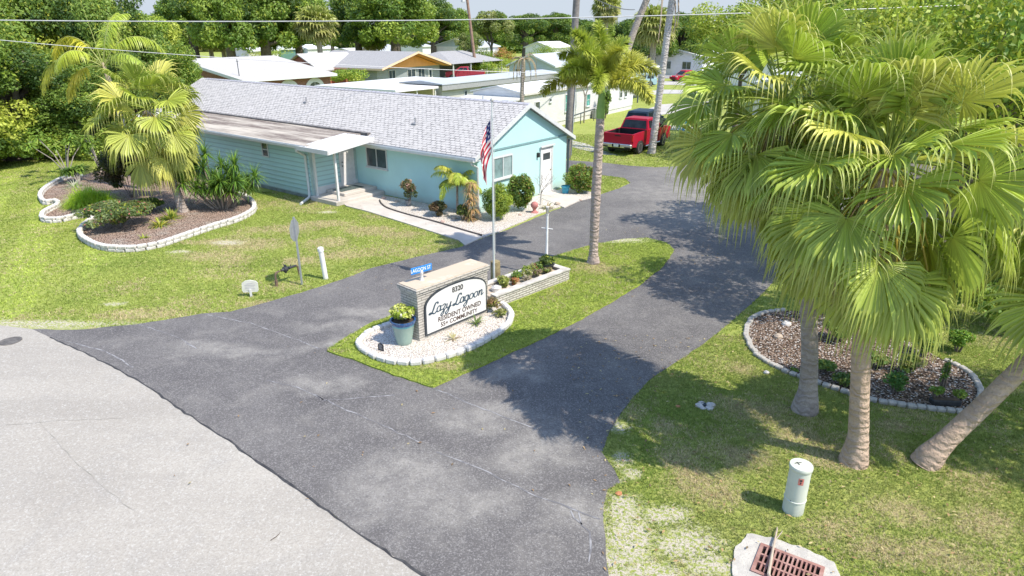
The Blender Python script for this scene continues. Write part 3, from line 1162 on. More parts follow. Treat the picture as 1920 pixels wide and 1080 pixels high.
ROOFP = shingle_mat('pale_shingle', (.52, .51, .49), (.45, .44, .43), (.40, .39, .38), 'x')
ROOFP2 = shingle_mat('greypale_shingle', (.38, .38, .385), (.33, .33, .33), (.25, .25, .25), 'y')
METALW = mat('white_metal_roof', (.76, .76, .75), (.70, .70, .69), .7, .4, dirt=(.62, .61, .58))
METALB = mat('pale_metal_roof', (.48, .51, .54), (.43, .46, .49), .7, .4, dirt=(.5, .5, .5))
BRICKR = brick_mat('brown_brick', (.30, .13, .08), (.22, .10, .07), (.30, .24, .20), rowh=.1, w=.3)
BRICKO = brick_mat('salmon_brick', (.55, .24, .15), (.46, .20, .13), (.45, .3, .25), rowh=.1, w=.3)

# 1. brick house with the big pale roof, behind the teal house on the left
o = G(446, 151, 2.5)
hb = thing('brick_house', 'brown brick house with broad pale low roof and round white arches', 'house', (o.x + .2, o.y + .5, 0), R(58))
# local x along the lit front eave (to the back right), local y into the roof
L1, W1 = 11.5, 19.0
b = MB()
b.add([(0, 0, 0), (L1, 0, 0), (L1, 0, 2.5), (0, 0, 2.5), (0, W1, 0), (L1, W1, 0), (L1, W1, 2.5), (0, W1, 2.5), (0, W1 / 2, 4.1), (L1, W1 / 2, 4.1)],
      [(0, 1, 2, 3), (7, 6, 5, 4), (0, 3, 8, 7, 4), (5, 6, 9, 2, 1)])
b.obj('wall', BRICKR, hb)
b = MB()
for sg in (0, 1):
    Y = (lambda y: y) if sg == 0 else (lambda y: W1 - y)
    vs = [(-.5, Y(-.6), 2.42), (L1 + .5, Y(-.6), 2.42), (L1 + .5, Y(W1 / 2), 4.15), (-.5, Y(W1 / 2), 4.15)]
    vs += [(p[0], p[1], p[2] + .14) for p in vs]
    b.add(vs, [(0, 1, 2, 3), (7, 6, 5, 4), (0, 4, 5, 1), (1, 5, 6, 2), (3, 2, 6, 7), (0, 3, 7, 4)])
b.obj('roof', ROOFP, hb)
b = MB()
b.box(-.5, L1 + .5, -.66, -.602, 2.3, 2.56)
b.add([(-.53, -.6, 2.3), (-.53, W1 / 2, 4.02), (-.53, W1 / 2, 4.3), (-.53, -.6, 2.58), (-.503, -.6, 2.3), (-.503, W1 / 2, 4.02), (-.503, W1 / 2, 4.3), (-.503, -.6, 2.58)], [(0, 3, 2, 1), (4, 5, 6, 7), (3, 7, 6, 2), (0, 1, 5, 4)])
b.obj('fascia', TRIM, hb)
b = MB()
b.box(-.45, L1 + .45, -.55, 2.2, 2.66, 2.70, M=Matrix.Translation((0, 0, -.06)) @ Matrix.Rotation(math.atan2(1.73, 10.1), 4, 'X'))
for (cx, rr) in ((5.6, 1.5), (9.2, 1.5)):
    ab = MB()
    vs = []
    n = 14
    for i in range(n + 1):
        a = PI * i / n
        for q in (rr, rr - .45):
            vs.append((cx + q * math.cos(a), -.04, .75 + q * 1.0 * math.sin(a)))
            vs.append((cx + q * math.cos(a), -.003, .75 + q * 1.0 * math.sin(a)))
    fs = []
    for i in range(n):
        k = i * 4
        fs += [(k, k + 4, k + 6, k + 2), (k, k + 1, k + 5, k + 4), (k + 2, k + 6, k + 7, k + 3)]
    ab.add(vs, fs)
    ar = ab.obj('window_arch', WHITE, hb)
    ab = MB()
    vs = [(cx, -.02, .75)] + [(cx + (rr - .45) * math.cos(PI * i / n), -.02, .75 + (rr - .45) * math.sin(PI * i / n)) for i in range(n + 1)]
    ab.add(vs, [(0, i + 1, i + 2) for i in range(n)])
    ab.obj('pane', GLASS, ar)
    ab = MB()
    for k in range(1, 4):
        a = PI * k / 4
        ab.tube([(cx, -.03, .75), (cx + (rr - .45) * math.cos(a), -.03, .75 + (rr - .45) * math.sin(a))], .025, 4)
    ab.obj('glazing_bar', WHITE, ar)
b = MB()
b.tube([(0.5, 1.0, 2.8), (0.5, 1.0, 4.4)], .04, 6)
b.tube([(0.35, 1.0, 4.2), (0.65, 1.0, 4.2)], .02, 5)
b.obj('roof_mast', DKP, hb)
# salmon brick wall in front of it
o = G(392, 152, .9)
b = MB()
b.box(-6.5, 2.0, -.15, .15, 0, 2.2)
b.box(-6.6, 2.1, -.2, .2, 2.2, 2.3)
tag(b.obj('brick_wall', BRICKO, loc=(-22.0, 53.0, 0), rz=R(150)), 'salmon red brick garden wall left of the teal house roof', 'wall')

# 2. house with the orange gable
o = G(711, 131, 2.5)
hg = thing('orange_gable_house', 'grey house with an orange front gable and wide pale roof', 'house', (o.x, o.y, 0), R(62))
ORANGE = mat('orange_stucco', (.80, .38, .13), (.72, .33, .11), 1.5, .7)
OREDGE = mat('orange_board', (.62, .27, .10), (.55, .25, .1), 2)
GREYW = siding_mat('grey_panel', (.30, .33, .36), .25)
WG = 15.0
b = MB()
b.box(0.5, WG - .5, .8, 13, 0, 2.5)
b.obj('wall', GREYW, hg)
b = MB()
b.add([(.8, .6, 2.5), (WG - .8, .6, 2.5), (WG / 2, .6, 4.15)], [(0, 1, 2)])
b.obj('gable', ORANGE, hg)
b = MB()
s = 1.75 / (WG / 2)
for sg in (0, 1):
    X = (lambda x: x) if sg == 0 else (lambda x: WG - x)
    vs = [(X(-.3), -.7, 2.5), (X(-.3), 14, 2.5), (X(WG / 2), 14, 4.32), (X(WG / 2), -.7, 4.32)]
    vs += [(p[0], p[1], p[2] + .14) for p in vs]
    b.add(vs, [(0, 1, 2, 3), (7, 6, 5, 4), (0, 4, 5, 1), (1, 5, 6, 2), (3, 2, 6, 7), (0, 3, 7, 4)])
b.obj('roof', ROOFP2, hg)
b = MB()
for sg in (0, 1):
    X = (lambda x: x) if sg == 0 else (lambda x: WG - x)
    b.add([(X(-.3), -.73, 2.42), (X(WG / 2), -.73, 4.24), (X(WG / 2), -.73, 4.5), (X(-.3), -.73, 2.68), (X(-.3), -.703, 2.42), (X(WG / 2), -.703, 4.24), (X(WG / 2), -.703, 4.5), (X(-.3), -.703, 2.68)], [(0, 1, 2, 3), (7, 6, 5, 4), (0, 4, 5, 1)])
    b.add([(X(-.33), -.7, 2.42), (X(-.33), 14, 2.42), (X(-.33), 14, 2.66), (X(-.33), -.7, 2.66)], [(0, 1, 2, 3)])
b.obj('fascia', OREDGE if False else mat('tan_board', (.75, .55, .38)), hg)
b = MB()
for sg in (0, 1):
    X = (lambda x: x) if sg == 0 else (lambda x: WG - x)
    b.add([(X(.0), -.68, 2.4), (X(WG / 2), -.68, 4.2), (X(WG / 2), .6, 4.2), (X(.0), .6, 2.4)], [(0, 1, 2, 3)])
b.obj('eave_lining', OREDGE, hg)
for i, (x, w_, z, h_) in enumerate(((2.8, 1.4, 1.2, 1.1), (6.8, 1.8, .9, 1.3), (9.2, 1.6, .9, 1.3))):
    window(hg, Matrix.Translation((x, .795, z)), w_, h_, 2, frame=WHITE, depth=.06)
b = MB()
b.box(11.6, 12.6, .72, .797, 0, 2.15)
dd = b.obj('door', WHITE, hg)
b = MB()
b.box(11.85, 12.35, .70, .719, .9, 1.9)
b.obj('pane', GLASS, dd)
b = MB()
b.box(-.6, .498, 5, 13.5, 0, 2.5)
b.add([(-2.8, 7.2, 2.4), (-2.8, 13.4, 2.4), (-2.8, 10.3, 4.1)], [(0, 1, 2)])
b.box(-2.75, .4, 7.4, 13.2, 0, 2.4)
b.obj('brick_gable', mat('red_brick_far', (.36, .13, .09), (.26, .10, .08), 3), hg)
b = MB()
for sg in (0, 1):
    Y = (lambda y: y) if sg == 0 else (lambda y: 20.6 - y)
    vs = [(-3.3, Y(6.8), 2.3), (6, Y(6.8), 2.3), (6, Y(10.3), 4.2), (-3.3, Y(10.3), 4.2)]
    vs += [(p[0], p[1], p[2] + .13) for p in vs]
    b.add(vs, [(0, 1, 2, 3), (7, 6, 5, 4), (0, 4, 5, 1), (1, 5, 6, 2), (3, 2, 6, 7), (0, 3, 7, 4)])
b.obj('side_roof', ROOFP, hg)
# hip-roofed carport block right behind
hc = thing('hip_roof_carport', 'low hip roofed carport behind the orange gabled house', 'carport', (-9.0, 103, 0), R(62))
b = MB()
b.add([(-.5, -.5, 2.4), (15.5, -.5, 2.4), (15.5, 10.5, 2.4), (-.5, 10.5, 2.4), (4, 5, 4.0), (11, 5, 4.0)], [(0, 1, 5, 4), (1, 2, 5), (2, 3, 4, 5), (3, 0, 4), (0, 3, 2, 1)])
b.obj('roof', ROOFP2, hc)
for x in (0, 5, 10, 15):
    b = MB()
    b.box(x - .08, x + .08, -.3, -.14, 0, 2.4)
    b.obj('post', WHITE, hc)
b = MB()
b.box(0, 15, 4, 10, 0, 2.38)
b.obj('wall', mat('dim_wall', (.22, .23, .24)), hc)

# 3. grey mobile home with carport
MHU = R(57)
o = G(828, 158, 2.8)
gh = thing('grey_mobile_home', 'long grey mobile home with teal glazed window behind the teal house', 'mobile home', (o.x, o.y, 0), MHU)
b = MB()
b.box(.1, 19.9, .1, 4.2, .0, 2.62)
b.obj('wall', siding_mat('grey_siding', (.58, .57, .54), .2), gh)
b = MB()
b.box(-.3, 20.3, -.3, -.27, 2.3, 2.82)
b.obj('fascia', mat('grey_fascia', (.33, .34, .34)), gh)
b = MB()
b.add([(-.35, -.35, 2.83), (20.3, -.35, 2.83), (20.3, 2.1, 3.05), (-.35, 2.1, 3.05), (20.3, 4.5, 2.83), (-.35, 4.5, 2.83), (-.35, -.35, 2.75), (20.3, -.35, 2.75), (20.3, 4.5, 2.75), (-.35, 4.5, 2.75)], [(0, 1, 2, 3), (3, 2, 4, 5), (0, 6, 7, 1), (5, 9, 6, 0, 3), (6, 9, 8, 7)])
b.obj('roof', METALB, gh)
window(gh, Matrix.Translation((5.9, .097, 1.0)), 1.9, 1.2, 2, 1, glass=glass_mat('teal_glass', (.10, .30, .26)), depth=.06)
window(gh, Matrix.Translation((3.2, .097, 1.35)), .5, .7, 1, 1, depth=.06)
window(gh, Matrix.Translation((9.0, .097, 1.3)), .5, .5, 1, 1, depth=.06)
cp = thing('carport', 'flat white carport roof on slim posts left of the grey mobile home', 'carport', (o.x - .3, o.y - .4, 0), MHU)
b = MB()
b.cham(-4.2, 6.5, -.2, 8.6, 2.52, 2.68, .03)
b = MB()
b.add([(-5.6, .2, 2.5), (-.4, -.3, 2.62), (6.0, .6, 2.7), (6.0, 8.8, 2.6), (-4.6, 9.4, 2.5)], [])
b = MB()
b.prism([(-5.4, -.2), (-.38, -.4), (-.38, 4.6), (8.0, 4.6), (8.0, 9.5), (-5.4, 9.0)], 2.55, 2.72, 'z')
b.obj('roof', METALW, cp)
for x, y in ((-5.1, .2), (-5.1, 3), (-5.1, 6), (-5.1, 8.8), (-.6, -.2), (-2.8, -.1)):
    b = MB()
    b.box(x - .05, x + .05, y - .05, y + .05, 0, 2.55)
    b.obj('post', PW, cp)
b = MB()
b.box(-.3, .05, .3, 4.4, 0, 2.5)
b.obj('side_wall', mat('tan_wall', (.50, .47, .38)), cp)

# 4. white mobile home
o = G(981, 177, 2.8)
wh = thing('white_mobile_home', 'long white mobile home with teal window behind the house gable', 'mobile home', (o.x, o.y, 0), MHU)
WSID = siding_mat('white_siding', (.74, .745, .77), .2)
b = MB()
b.box(0, 19.8, 0, 4.4, .35, 2.8)
b.obj('wall', WSID, wh)
b = MB()
b.add([(0, .0, 2.801), (0, 4.4, 2.801), (0, 2.2, 3.24)], [(0, 2, 1)])
b.obj('gable', WSID, wh)
b = MB()
b.box(.05, 19.75, .05, 4.35, 0, .348)
b.obj('skirting', WHITE, wh)
b = MB()
vs = [(-.15, -.2, 2.8), (20, -.2, 2.8), (20, 2.2, 3.25), (-.15, 2.2, 3.25), (20, 4.6, 2.8), (-.15, 4.6, 2.8)]
b.add(vs + [(p[0], p[1], p[2] + .08) for p in vs], [(6, 7, 8, 9), (9, 8, 10, 11), (0, 3, 2, 1), (3, 5, 4, 2), (0, 1, 7, 6), (0, 6, 9, 3), (3, 9, 11, 5), (1, 2, 8, 7), (2, 4, 10, 8), (5, 11, 10, 4)])
b.obj('roof', METALW, wh)
b = MB()
b.box(-.18, 20.02, -.24, -.202, 2.72, 2.86)
b.obj('fascia', mat('cream_trim', (.62, .60, .56)), wh)
TG = glass_mat('teal_glass_dark', (.06, .20, .18))
for (x, z, w_, h_, c_, g_) in ((1.6, 1.2, .7, .95, 1, GLASS), (3.7, 1.95, .35, .3, 1, GLASS), (6.2, 1.0, .95, 1.35, 1, TG), (9.9, 1.1, .7, 1.0, 1, TG), (16.6, 1.25, .6, 1.05, 1, GLASS), (17.7, 1.25, .6, 1.05, 1, GLASS)):
    window(wh, Matrix.Translation((x, -.003, z)), w_, h_, c_, 2 if h_ > .8 else 1, glass=g_, depth=.06)
b = MB()
b.box(13.6, 14.4, -.04, -.002, .4, 2.3)
dd = b.obj('door', WHITE, wh)
b = MB()
b.box(13.8, 14.2, -.05, -.041, 1.3, 2.1)
b.obj('pane', GLASS, dd)
b = MB()
b.box(13.4, 14.6, -.7, -.05, 2.38, 2.43)
b.obj('door_hood', mat('hood_grey', (.35, .36, .36)), wh)
# end porch
b = MB()
b.box(-2.6, -.02, .4, 4.4, 0, 2.2)
b.obj('porch_wall', mat('porch_grey', (.45, .46, .44)), wh)
b = MB()
b.add([(-3.1, -.1, 2.22), (-.01, -.1, 2.5), (-.01, 4.8, 2.5), (-3.1, 4.8, 2.22), (-3.1, -.1, 2.3), (-.01, -.1, 2.58), (-.01, 4.8, 2.58), (-3.1, 4.8, 2.3)], [(4, 5, 6, 7), (0, 3, 2, 1), (0, 1, 5, 4), (0, 4, 7, 3)])
b.obj('porch_roof', mat('porch_roof_pale', (.62, .63, .60)), wh)
window(wh, Matrix.Translation((-2.603, 2.6, 1.3)) @ Matrix.Rotation(-PI / 2, 4, 'Z'), 1.4, .6, 1, depth=.05)
b = MB()
b.cham(10.9, 11.9, -.9, -.15, 0, .9, .05)
tag(b.obj('air_conditioner', mat('ac_grey', (.55, .55, .53), (.4, .4, .4), 30), loc=wh.location, rz=MHU), 'pale air conditioning unit on the grass by the white mobile home', 'air conditioner')
rail = thing('ramp_rail', 'dark handrail along the base of the white mobile home', 'handrail', wh.location, MHU)
b = MB()
b.tube([(5.0, -.8, .7), (10, -.8, .95)], .05, 6)
b.obj('rail', DKP, rail)
for x in (5.1, 7.5, 9.9):
    b = MB()
    b.tube([(x, -.8, 0), (x, -.8, .7 + .25 * (x - 5) / 5)], .04, 6)
    b.obj('post', DKP, rail)
dt = thing('clothes_pole', 'thin dark forked pole standing beside the white mobile home window', 'pole', wh.matrix_world @ Vector((0, 0, 0)) if False else (o.x + 8.1 * math.cos(MHU) + .8 * math.sin(MHU), o.y + 8.1 * math.sin(MHU) - .8 * math.cos(MHU), 0))
b = MB()
b.tube([(0, 0, 0), (.02, 0, 2.0), (-.1, .05, 2.5), (-.5, .1, 3.1)], [.06, .06, .05, .04], 6)
b.tube([(0, 0, 2.0), (.2, .05, 2.6), (.15, .1, 3.1), (-.05, .1, 3.4)], [.05, .05, .04, .03], 6)
b.obj('pole', mat('weathered_wood', (.28, .24, .2), (.18, .16, .14), 8), dt, smooth=True)

# 5. metal carport with posts right of the white home
c5 = G(1165, 180)
m5 = thing('metal_carport', 'white metal carport with slim dark posts beyond the white mobile home', 'carport', (11.5, 68.0, 0), MHU)
b = MB()
b.cham(-.3, 9.5, -.2, 6.0, 3.3, 3.42, .03)
b.obj('roof', METALW, m5)
for i, (x, y) in enumerate(((0, 0), (3, 0), (6.2, 0), (9.2, 0), (0, 5.6), (9.2, 5.6))):
    b = MB()
    b.box(x - .06, x + .06, y - .06, y + .06, 0, 3.3)
    b.obj('post', mat('post_dark', (.14, .16, .17)), m5)


# 6. further homes and sheds: (name,label,photo column, depth, rot, w(along x), d(along y), eave, ridge, wall, roof)
def far_home(name, label, cat, u, D, rot, w, d, e, r, wm, rm, wins=(), group=None, gm=None):
    p = atd(u, D)
    h = thing(name, label, cat, (p.x, p.y, 0), R(rot - 90), group)
    # ridge runs along local x: build rotated
    sub = []
    gable_home(h, d, w, e, r, wm, rm, .35, gablem=gm)
    for (side, pos, z, ww, hh) in wins:
        window(h, wmat(side, pos, z, 0, 0, d, 0, w), ww, hh, 2 if ww > 1 else 1, 1, depth=.08)
    return h


WH2 = siding_mat('far_white', (.78, .78, .80), .25)
BL2 = siding_mat('far_blue', (.45, .53, .60), .25)
GR2 = siding_mat('far_grey', (.40, .42, .43), .25)
CR2 = siding_mat('far_cream', (.70, .66, .52), .25)
far_home('storage_barn', 'tall white barn with pale blue metal roof above the orange gabled house', 'barn', 815, 150, 62, 9, 11, 3.9, 5.4, WH2, METALB, (('S', 1, 1.5, 1.2, 1),), gm=BL2)
far_home('blue_bungalow', 'pale blue bungalow with grey roof left of the feathery crowned palm', 'house', 955, 98, 62, 14, 7, 2.5, 3.9, BL2, METALB, (('S', 1, 1, 1.4, 1), ('S', 4, 1, 1.4, 1)))
far_home('white_bungalow', 'white bungalow with low grey roof and dark door behind the parked red car', 'house', 1228, 118, 60, 24, 8, 2.9, 4.0, WH2, METALW, (('E', 3, 1.1, 1.5, 1), ('E', 12, 1.1, 1.5, 1), ('S', 1.2, 1.0, 1.5, 1.2), ('S', 4.6, 1.0, 1.5, 1.2)))
far_home('white_trailer', 'white trailer home left of the tall pale palm trunk', 'mobile home', 1130, 122, 62, 12, 5, 2.7, 3.4, WH2, METALW, (('S', 1, 1, 1, 1),))
far_home('white_trailer', 'pale cream trailer home partly behind the feathery palm crown', 'mobile home', 1165, 150, 62, 14, 6, 2.8, 3.6, CR2, METALW, (('S', 1, 1, 1, 1),))
far_home('white_trailer', 'white trailer home under the far trees right of the orange bush', 'mobile home', 985, 175, 60, 12, 7, 3.2, 4.4, WH2, METALW, (('S', 1, 1, 1, 1),))
far_home('white_trailer', 'white trailer beside the bushy cabbage palms at the far left', 'mobile home', 440, 150, 60, 8, 5, 3.0, 3.6, WH2, METALW, (('S', 1, 1, 1, 1),))
far_home('green_shed', 'dark green long shed under the trees beyond the brick house', 'shed', 490, 165, 60, 14, 7, 3, 3.6, siding_mat('far_green', (.12, .24, .20), .25), mat('shed_roof', (.5, .52, .5)), ())
far_home('white_trailer', 'white trailer right of the dark green shed', 'mobile home', 545, 170, 62, 10, 6, 3.0, 3.8, WH2, METALW, (('S', 1, 1, 1.4, 1),))
far_home('white_trailer', 'small white trailer left of the pale caravan above the grey roof', 'mobile home', 625, 160, 64, 9, 6, 2.6, 3.2, WH2, METALW, (('S', 1, 1, 1.4, 1),))
far_home('caravan_home', 'pale blue and cream caravan with two dark windows above the long grey roof', 'mobile home', 668, 150, 70, 8, 7, 2.6, 4.1, CR2, METALB, (('S', 1, 1, 1.2, .9), ('S', 4, 1, 1.5, .9)))
far_home('white_trailer', 'white house side under the big oak tree', 'mobile home', 752, 180, 62, 9, 7, 3.4, 4.6, WH2, METALB, (('S', 1, 1, 1.4, 1),))
far_home('grey_cottage', 'grey roofed cottage half hidden by yellow green branches at the right', 'house', 1345, 95, 62, 16, 7, 2.8, 4.2, WH2, METALB, (('E', 2, 1, 1.4, 1), ('E', 6, 1, 1.4, 1), ('E', 10, 1, 1.4, 1)))
far_home('white_trailer', 'white trailer seen through the palm fronds at the right', 'mobile home', 1410, 60, 62, 12, 5, 2.7, 3.3, WH2, METALW, (('E', 2, 1, 1, 1), ('S', 1, 1, 1, 1)))
# rail fence far
fp = thing('rail_fence', 'white rail fence on the grass right of the dark red pickup', 'fence', atd(900, 122))
p1 = atd(1000, 126) - fp.location
for k in range(7):
    q = p1 * (k / 6)
    b = MB()
    b.box(q.x - .09, q.x + .09, q.y - .09, q.y + .09, 0, 1.4)
    b.obj('post', WHITE, fp)
for z in (.6, 1.25):
    b = MB()
    b.tube([(0, 0, z), (p1.x, p1.y, z)], .07, 6)
    b.obj('rail', WHITE, fp)


def ZAT(v, D):
    """height seen at photo row v on a plumb line at depth D"""
    z = (540 - v) / FPX
    return CAMH + D * (-math.sin(PITCH) + z * math.cos(PITCH)) / (math.cos(PITCH) + z * math.sin(PITCH))


# ---------------------------------------------------------------- entrance sign
S0, S1 = G(787, 645), G(915, 590)
SA = math.atan2(S1.y - S0.y, S1.x - S0.x)
SLEN = (S1 - S0).length
sign = thing('entrance_sign', 'pale brick entrance sign wall with arched white name board', 'sign', (S0.x, S0.y, 0), SA)
WBRICK = brick_mat('cream_brick', (.52, .495, .45), (.46, .435, .395), (.26, .245, .22), rowh=.068, w=.26, msz=.011)
SD, SH = .62, 1.30
b = MB()
b.box(0, SLEN, 0, SD, 0, SH)
b.obj('brick_wall', WBRICK, sign)
b = MB()
b.box(-.05, SLEN + .05, -.05, SD + .05, SH + .001, SH + .09)
b.box(-.025, SLEN + .025, -.025, SD + .025, SH - .06, SH)
b.obj('capping', WBRICK, sign)
b = MB()
b.box(-.02, SLEN + .02, -.02, SD + .02, SH + .091, SH + .115)
b.obj('cap_slab', mat('tan_slab', (.54, .44, .33), (.50, .43, .34), 2.5, .8, dirt=(.68, .64, .58), bump=.2), sign)
PX0, PX1, PZ0 = .22, SLEN - .12, .20
PWD = PX1 - PX0


def panel_outline(off):
    pts = [(PX0 - off, PZ0 - off), (PX1 + off, PZ0 - off)]
    zs, zt = PZ0 + .64, PZ0 + 1.02
    n = 18
    cx = (PX0 + PX1) / 2
    for i in range(n + 1):
        a = PI * i / n
        e = .8
        ca, sa = math.cos(a), math.sin(a)
        pts.append((cx + (PWD / 2 + off) * math.copysign(abs(ca) ** e, ca), zs + (zt - zs + off) * sa ** .9))
    return pts


b = MB()
b.prism(panel_outline(.045), -.04, -.002, 'y')
fr = b.obj('board_frame', mat('frame_dark', (.05, .06, .07), rough=.4), sign)
b = MB()
b.prism(panel_outline(0), -.048, -.041, 'y')
bd = b.obj('name_board', mat('board_white', (.68, .68, .67), (.66, .66, .645), 3, .4), sign)
INKB = mat('ink_brown', (.10, .07, .06))
INKD = mat('ink_dark', (.06, .06, .06))
INKG = mat('ink_bluegrey', (.05, .085, .12))
XR = Matrix.Rotation(PI / 2, 4, 'X')
cx = (PX0 + PX1) / 2
text_obj('lettering', 'RESIDENT OWNED', .172, INKB, bd, Matrix.Translation((cx + .08, -.052, PZ0 + .255)) @ XR, bold=.002)
text_obj('lettering', '55+ COMMUNITY', .160, INKB, bd, Matrix.Translation((cx + .05, -.052, PZ0 + .095)) @ XR, bold=.002)
text_obj('lettering', '8320', .185, INKD, bd, Matrix.Translation((cx + .02, -.052, PZ0 + .885)) @ XR, bold=.004)
def ell(cx_, cy_, rx_, ry_):
    return [(cx_ + rx_ * math.cos(k * PI / 6), cy_ + ry_ * math.sin(k * PI / 6)) for k in range(13)]


LET = {
    'L': ([(1.5, 1.5), (1.35, 1.8), (.98, 1.82), (.74, 1.4), (.65, .9), (.45, .3), (.1, .0), (-.2, .12), (.0, .3), (.5, .12), (1.05, -.08), (1.45, .2)], 1.5),
    'a': ([ell(.42, .5, .40, .5), [(.86, 1), (.82, .4), (.9, .05), (1.2, .2)]], 1.15),
    'z': ([(.05, .75), (.35, 1), (.75, .85), (.6, .4), (.25, .1), (.62, .02), (.68, -.5), (.35, -.95), (.05, -.75), (.45, -.25), (1.15, .25)], 1.1),
    'y': ([(.05, .9), (.1, .3), (.4, 0), (.8, .4), (.95, 1), (.82, .1), (.65, -.7), (.3, -1.0), (.05, -.7), (.5, -.25), (1.2, .25)], 1.25),
    'g': ([ell(.42, .5, .40, .5), [(.86, 1), (.82, .1), (.66, -.7), (.3, -.95), (.0, -.7), (.4, -.3), (1.15, .15)]], 1.15),
    'o': ([ell(.5, .5, .46, .5)], 1.15),
    'n': ([(.0, .8), (.22, .95), (.15, .0), (.3, .6), (.62, 1), (.88, .75), (.82, .15), (1.02, 0), (1.35, .3)], 1.25),
}
U = .139
xcur = PX0 + .10
b = MB()
for ch in 'Lazy Lagoon':
    if ch == ' ':
        xcur += U * .55
        continue
    pts, adv = LET[ch]
    for si, stroke in enumerate(pts if isinstance(pts[0], list) else [pts]):
        cu = crom([(x + .3 * y, y) for x, y in stroke], 4, False)
        vs, fs = [], []
        for i, (x, y) in enumerate(cu):
            d = Vector(cu[min(i + 1, len(cu) - 1)]) - Vector(cu[max(i - 1, 0)])
            d.normalize()
            w = .075 + .07 * abs(d.y)
            if ch == 'L':
                w *= 1.25
            nx, ny = -d.y, d.x
            for sg in (-1, 1):
                vs.append((xcur + U * (x + w * sg * nx), -.0525 - .0004 * si, PZ0 + .475 + U * (y + w * sg * ny)))
            if i:
                fs.append((2 * i - 2, 2 * i - 1, 2 * i + 1, 2 * i))
        b.add(vs, fs)
    xcur += U * adv
b.obj('script_lettering', INKG, bd)
# blue street name blade on white stub post, standing on the wall
bp = sign.matrix_basis @ Vector((.47, .36, SH + .116))
bs = thing('street_name_sign', 'blue street name blade on short white post atop the brick sign wall', 'sign', bp, SA - R(6))
b = MB()
b.lathe([(.055, 0), (.04, .03), (.035, .08), (.035, .16), (.042, .17), (.042, .22), (.03, .25)], 12)
b.obj('post', WHITE, bs, smooth=True)
b = MB()
b.cham(-.30, .30, -.006, .006, .20, .37, .005)
bb = b.obj('blade', mat('sign_blue', (.02, .20, .62), (.03, .24, .66), 2, .35), bs)
text_obj('lettering', 'LAGOON ST', .13, mat('letter_white', (.85, .88, .9)), bb, Matrix.Translation((-.02, -.0085, .285)) @ XR, sx=.78, extrude=.0015, bold=.001)

# ---------------------------------------------------------------- planter behind the sign
P0, P1 = G(930, 580), G(1067, 527)
PA = math.atan2(P1.y - P0.y, P1.x - P0.x)
PL = (P1 - P0).length
pw = thing('planter_wall', 'low pale brick planter wall running back from the entrance sign', 'planter', (P0.x, P0.y, 0), PA)
b = MB()
b.box(0, PL, 0, .16, 0, .36)
b.box(PL - .16, PL, .161, .95, 0, .36)
b.box(0, PL - .161, .80, .95, 0, .36)
b.obj('brick_wall', brick_mat('planter_brick', (.66, .64, .60), (.50, .48, .45), (.25, .23, .2), rowh=.068, w=.26, msz=.014), pw)
b = MB()
b.box(-.02, PL + .02, -.03, .19, .361, .40)
b.box(PL - .19, PL + .02, .191, .98, .361, .40)
b.box(0, PL - .191, .78, .98, .361, .40)
b.obj('coping', mat('coping', (.60, .58, .54), (.42, .40, .37), 3, .8), pw)
b = MB()
b.box(.0, PL - .17, .165, .78, .05, .30)
b.obj('soil', mat('pale_soil', (.55, .48, .40), (.40, .33, .26), 5, .9, bump=.6, bscale=25), pw)
PM = pw.matrix_basis.copy()

# ---------------------------------------------------------------- flagpole and stump
fpx = G(928, 532)
st = thing('wooden_stump', 'thick weathered wooden post stump at the foot of the flagpole', 'post', (fpx.x + .02, fpx.y + .02, .28), 0)
b = MB()
rg = random.Random(4)
b.lathe([(.15, -.2), (.145, .1), (.14, .42), (.10, .44), (.04, .43)], 14)
b.obj('post', mat('mossy_wood', (.33, .28, .15), (.20, .16, .09), 5, .9, bump=.6), st, smooth=True)
fl = thing('flagpole', 'slim pale metal flagpole in front of the teal gable', 'flagpole', (fpx.x - .02, fpx.y - .16, .1), 0)
ztop = ZAT(190, fpx.y) - .1
b = MB()
b.tube([(0, 0, 0), (0, 0, 2.6), (-.01, 0, ztop)], [.035, .032, .018], 10)
b.obj('pole', mat('pole_pale', (.70, .74, .74), (.62, .66, .66), 4, .35, .3), fl, smooth=True)
b = MB()
b.lathe([(0, ztop), (.05, ztop + .03), (.055, ztop + .06), (.03, ztop + .1), (0, ztop + .11)], 10)
b.obj('finial', mat('finial_grey', (.5, .5, .48), rough=.3), fl, smooth=True)
b = MB()
b.tube([(.05, -.02, .9), (.05, -.02, ztop - .1)], .004, 4)
b.obj('halyard', WHITE, fl)
# flag hanging limp
zt, zb = ZAT(222, fpx.y), ZAT(345, fpx.y)
flag = thing('flag', 'red white and blue striped flag hanging limp from the flagpole', 'flag', (fpx.x - .05, fpx.y - .16, zt), 0)
nu, nv = 60, 66
V = np.zeros((nu * nv, 3))
T = np.zeros((nu * nv, 3))
drop = zt - zb
for i in range(nu):
    for j in range(nv):
        u, v = i / (nu - 1), j / (nv - 1)         # u along fly, v down the hoist
        zz = -(v * .95 * (1 - .25 * u)) - u * (drop - .95 * .75) * (.9 + .1 * v) - .12 * math.sin(v * PI) * u
        spread = math.sin(min(1, u * 1.6) * PI / 2)
        xx = -.02 - spread * (.06 + .30 * math.sin(min(1.0, (v * .75 + .25)) * PI * .9) * (1 - .45 * u)) - .015 * math.sin(v * 17 + u * 3) * spread
        yy = .055 * math.sin(v * 21 + u * 5) * spread + .03 * math.sin(u * 11)
        V[i * nv + j] = (xx, yy, zz)
        stp = int(v * 13)
        c_ = (.50, .03, .06) if stp % 2 == 0 else (.74, .70, .68)
        if u < .16 and v < 7 / 13:
            c_ = (.02, .035, .12)
            if (int(u * 26) + int(v * 20)) % 3 == 0 and (int(v * 20) % 2 == 0):
                c_ = (.5, .5, .55)
        T[i * nv + j] = c_
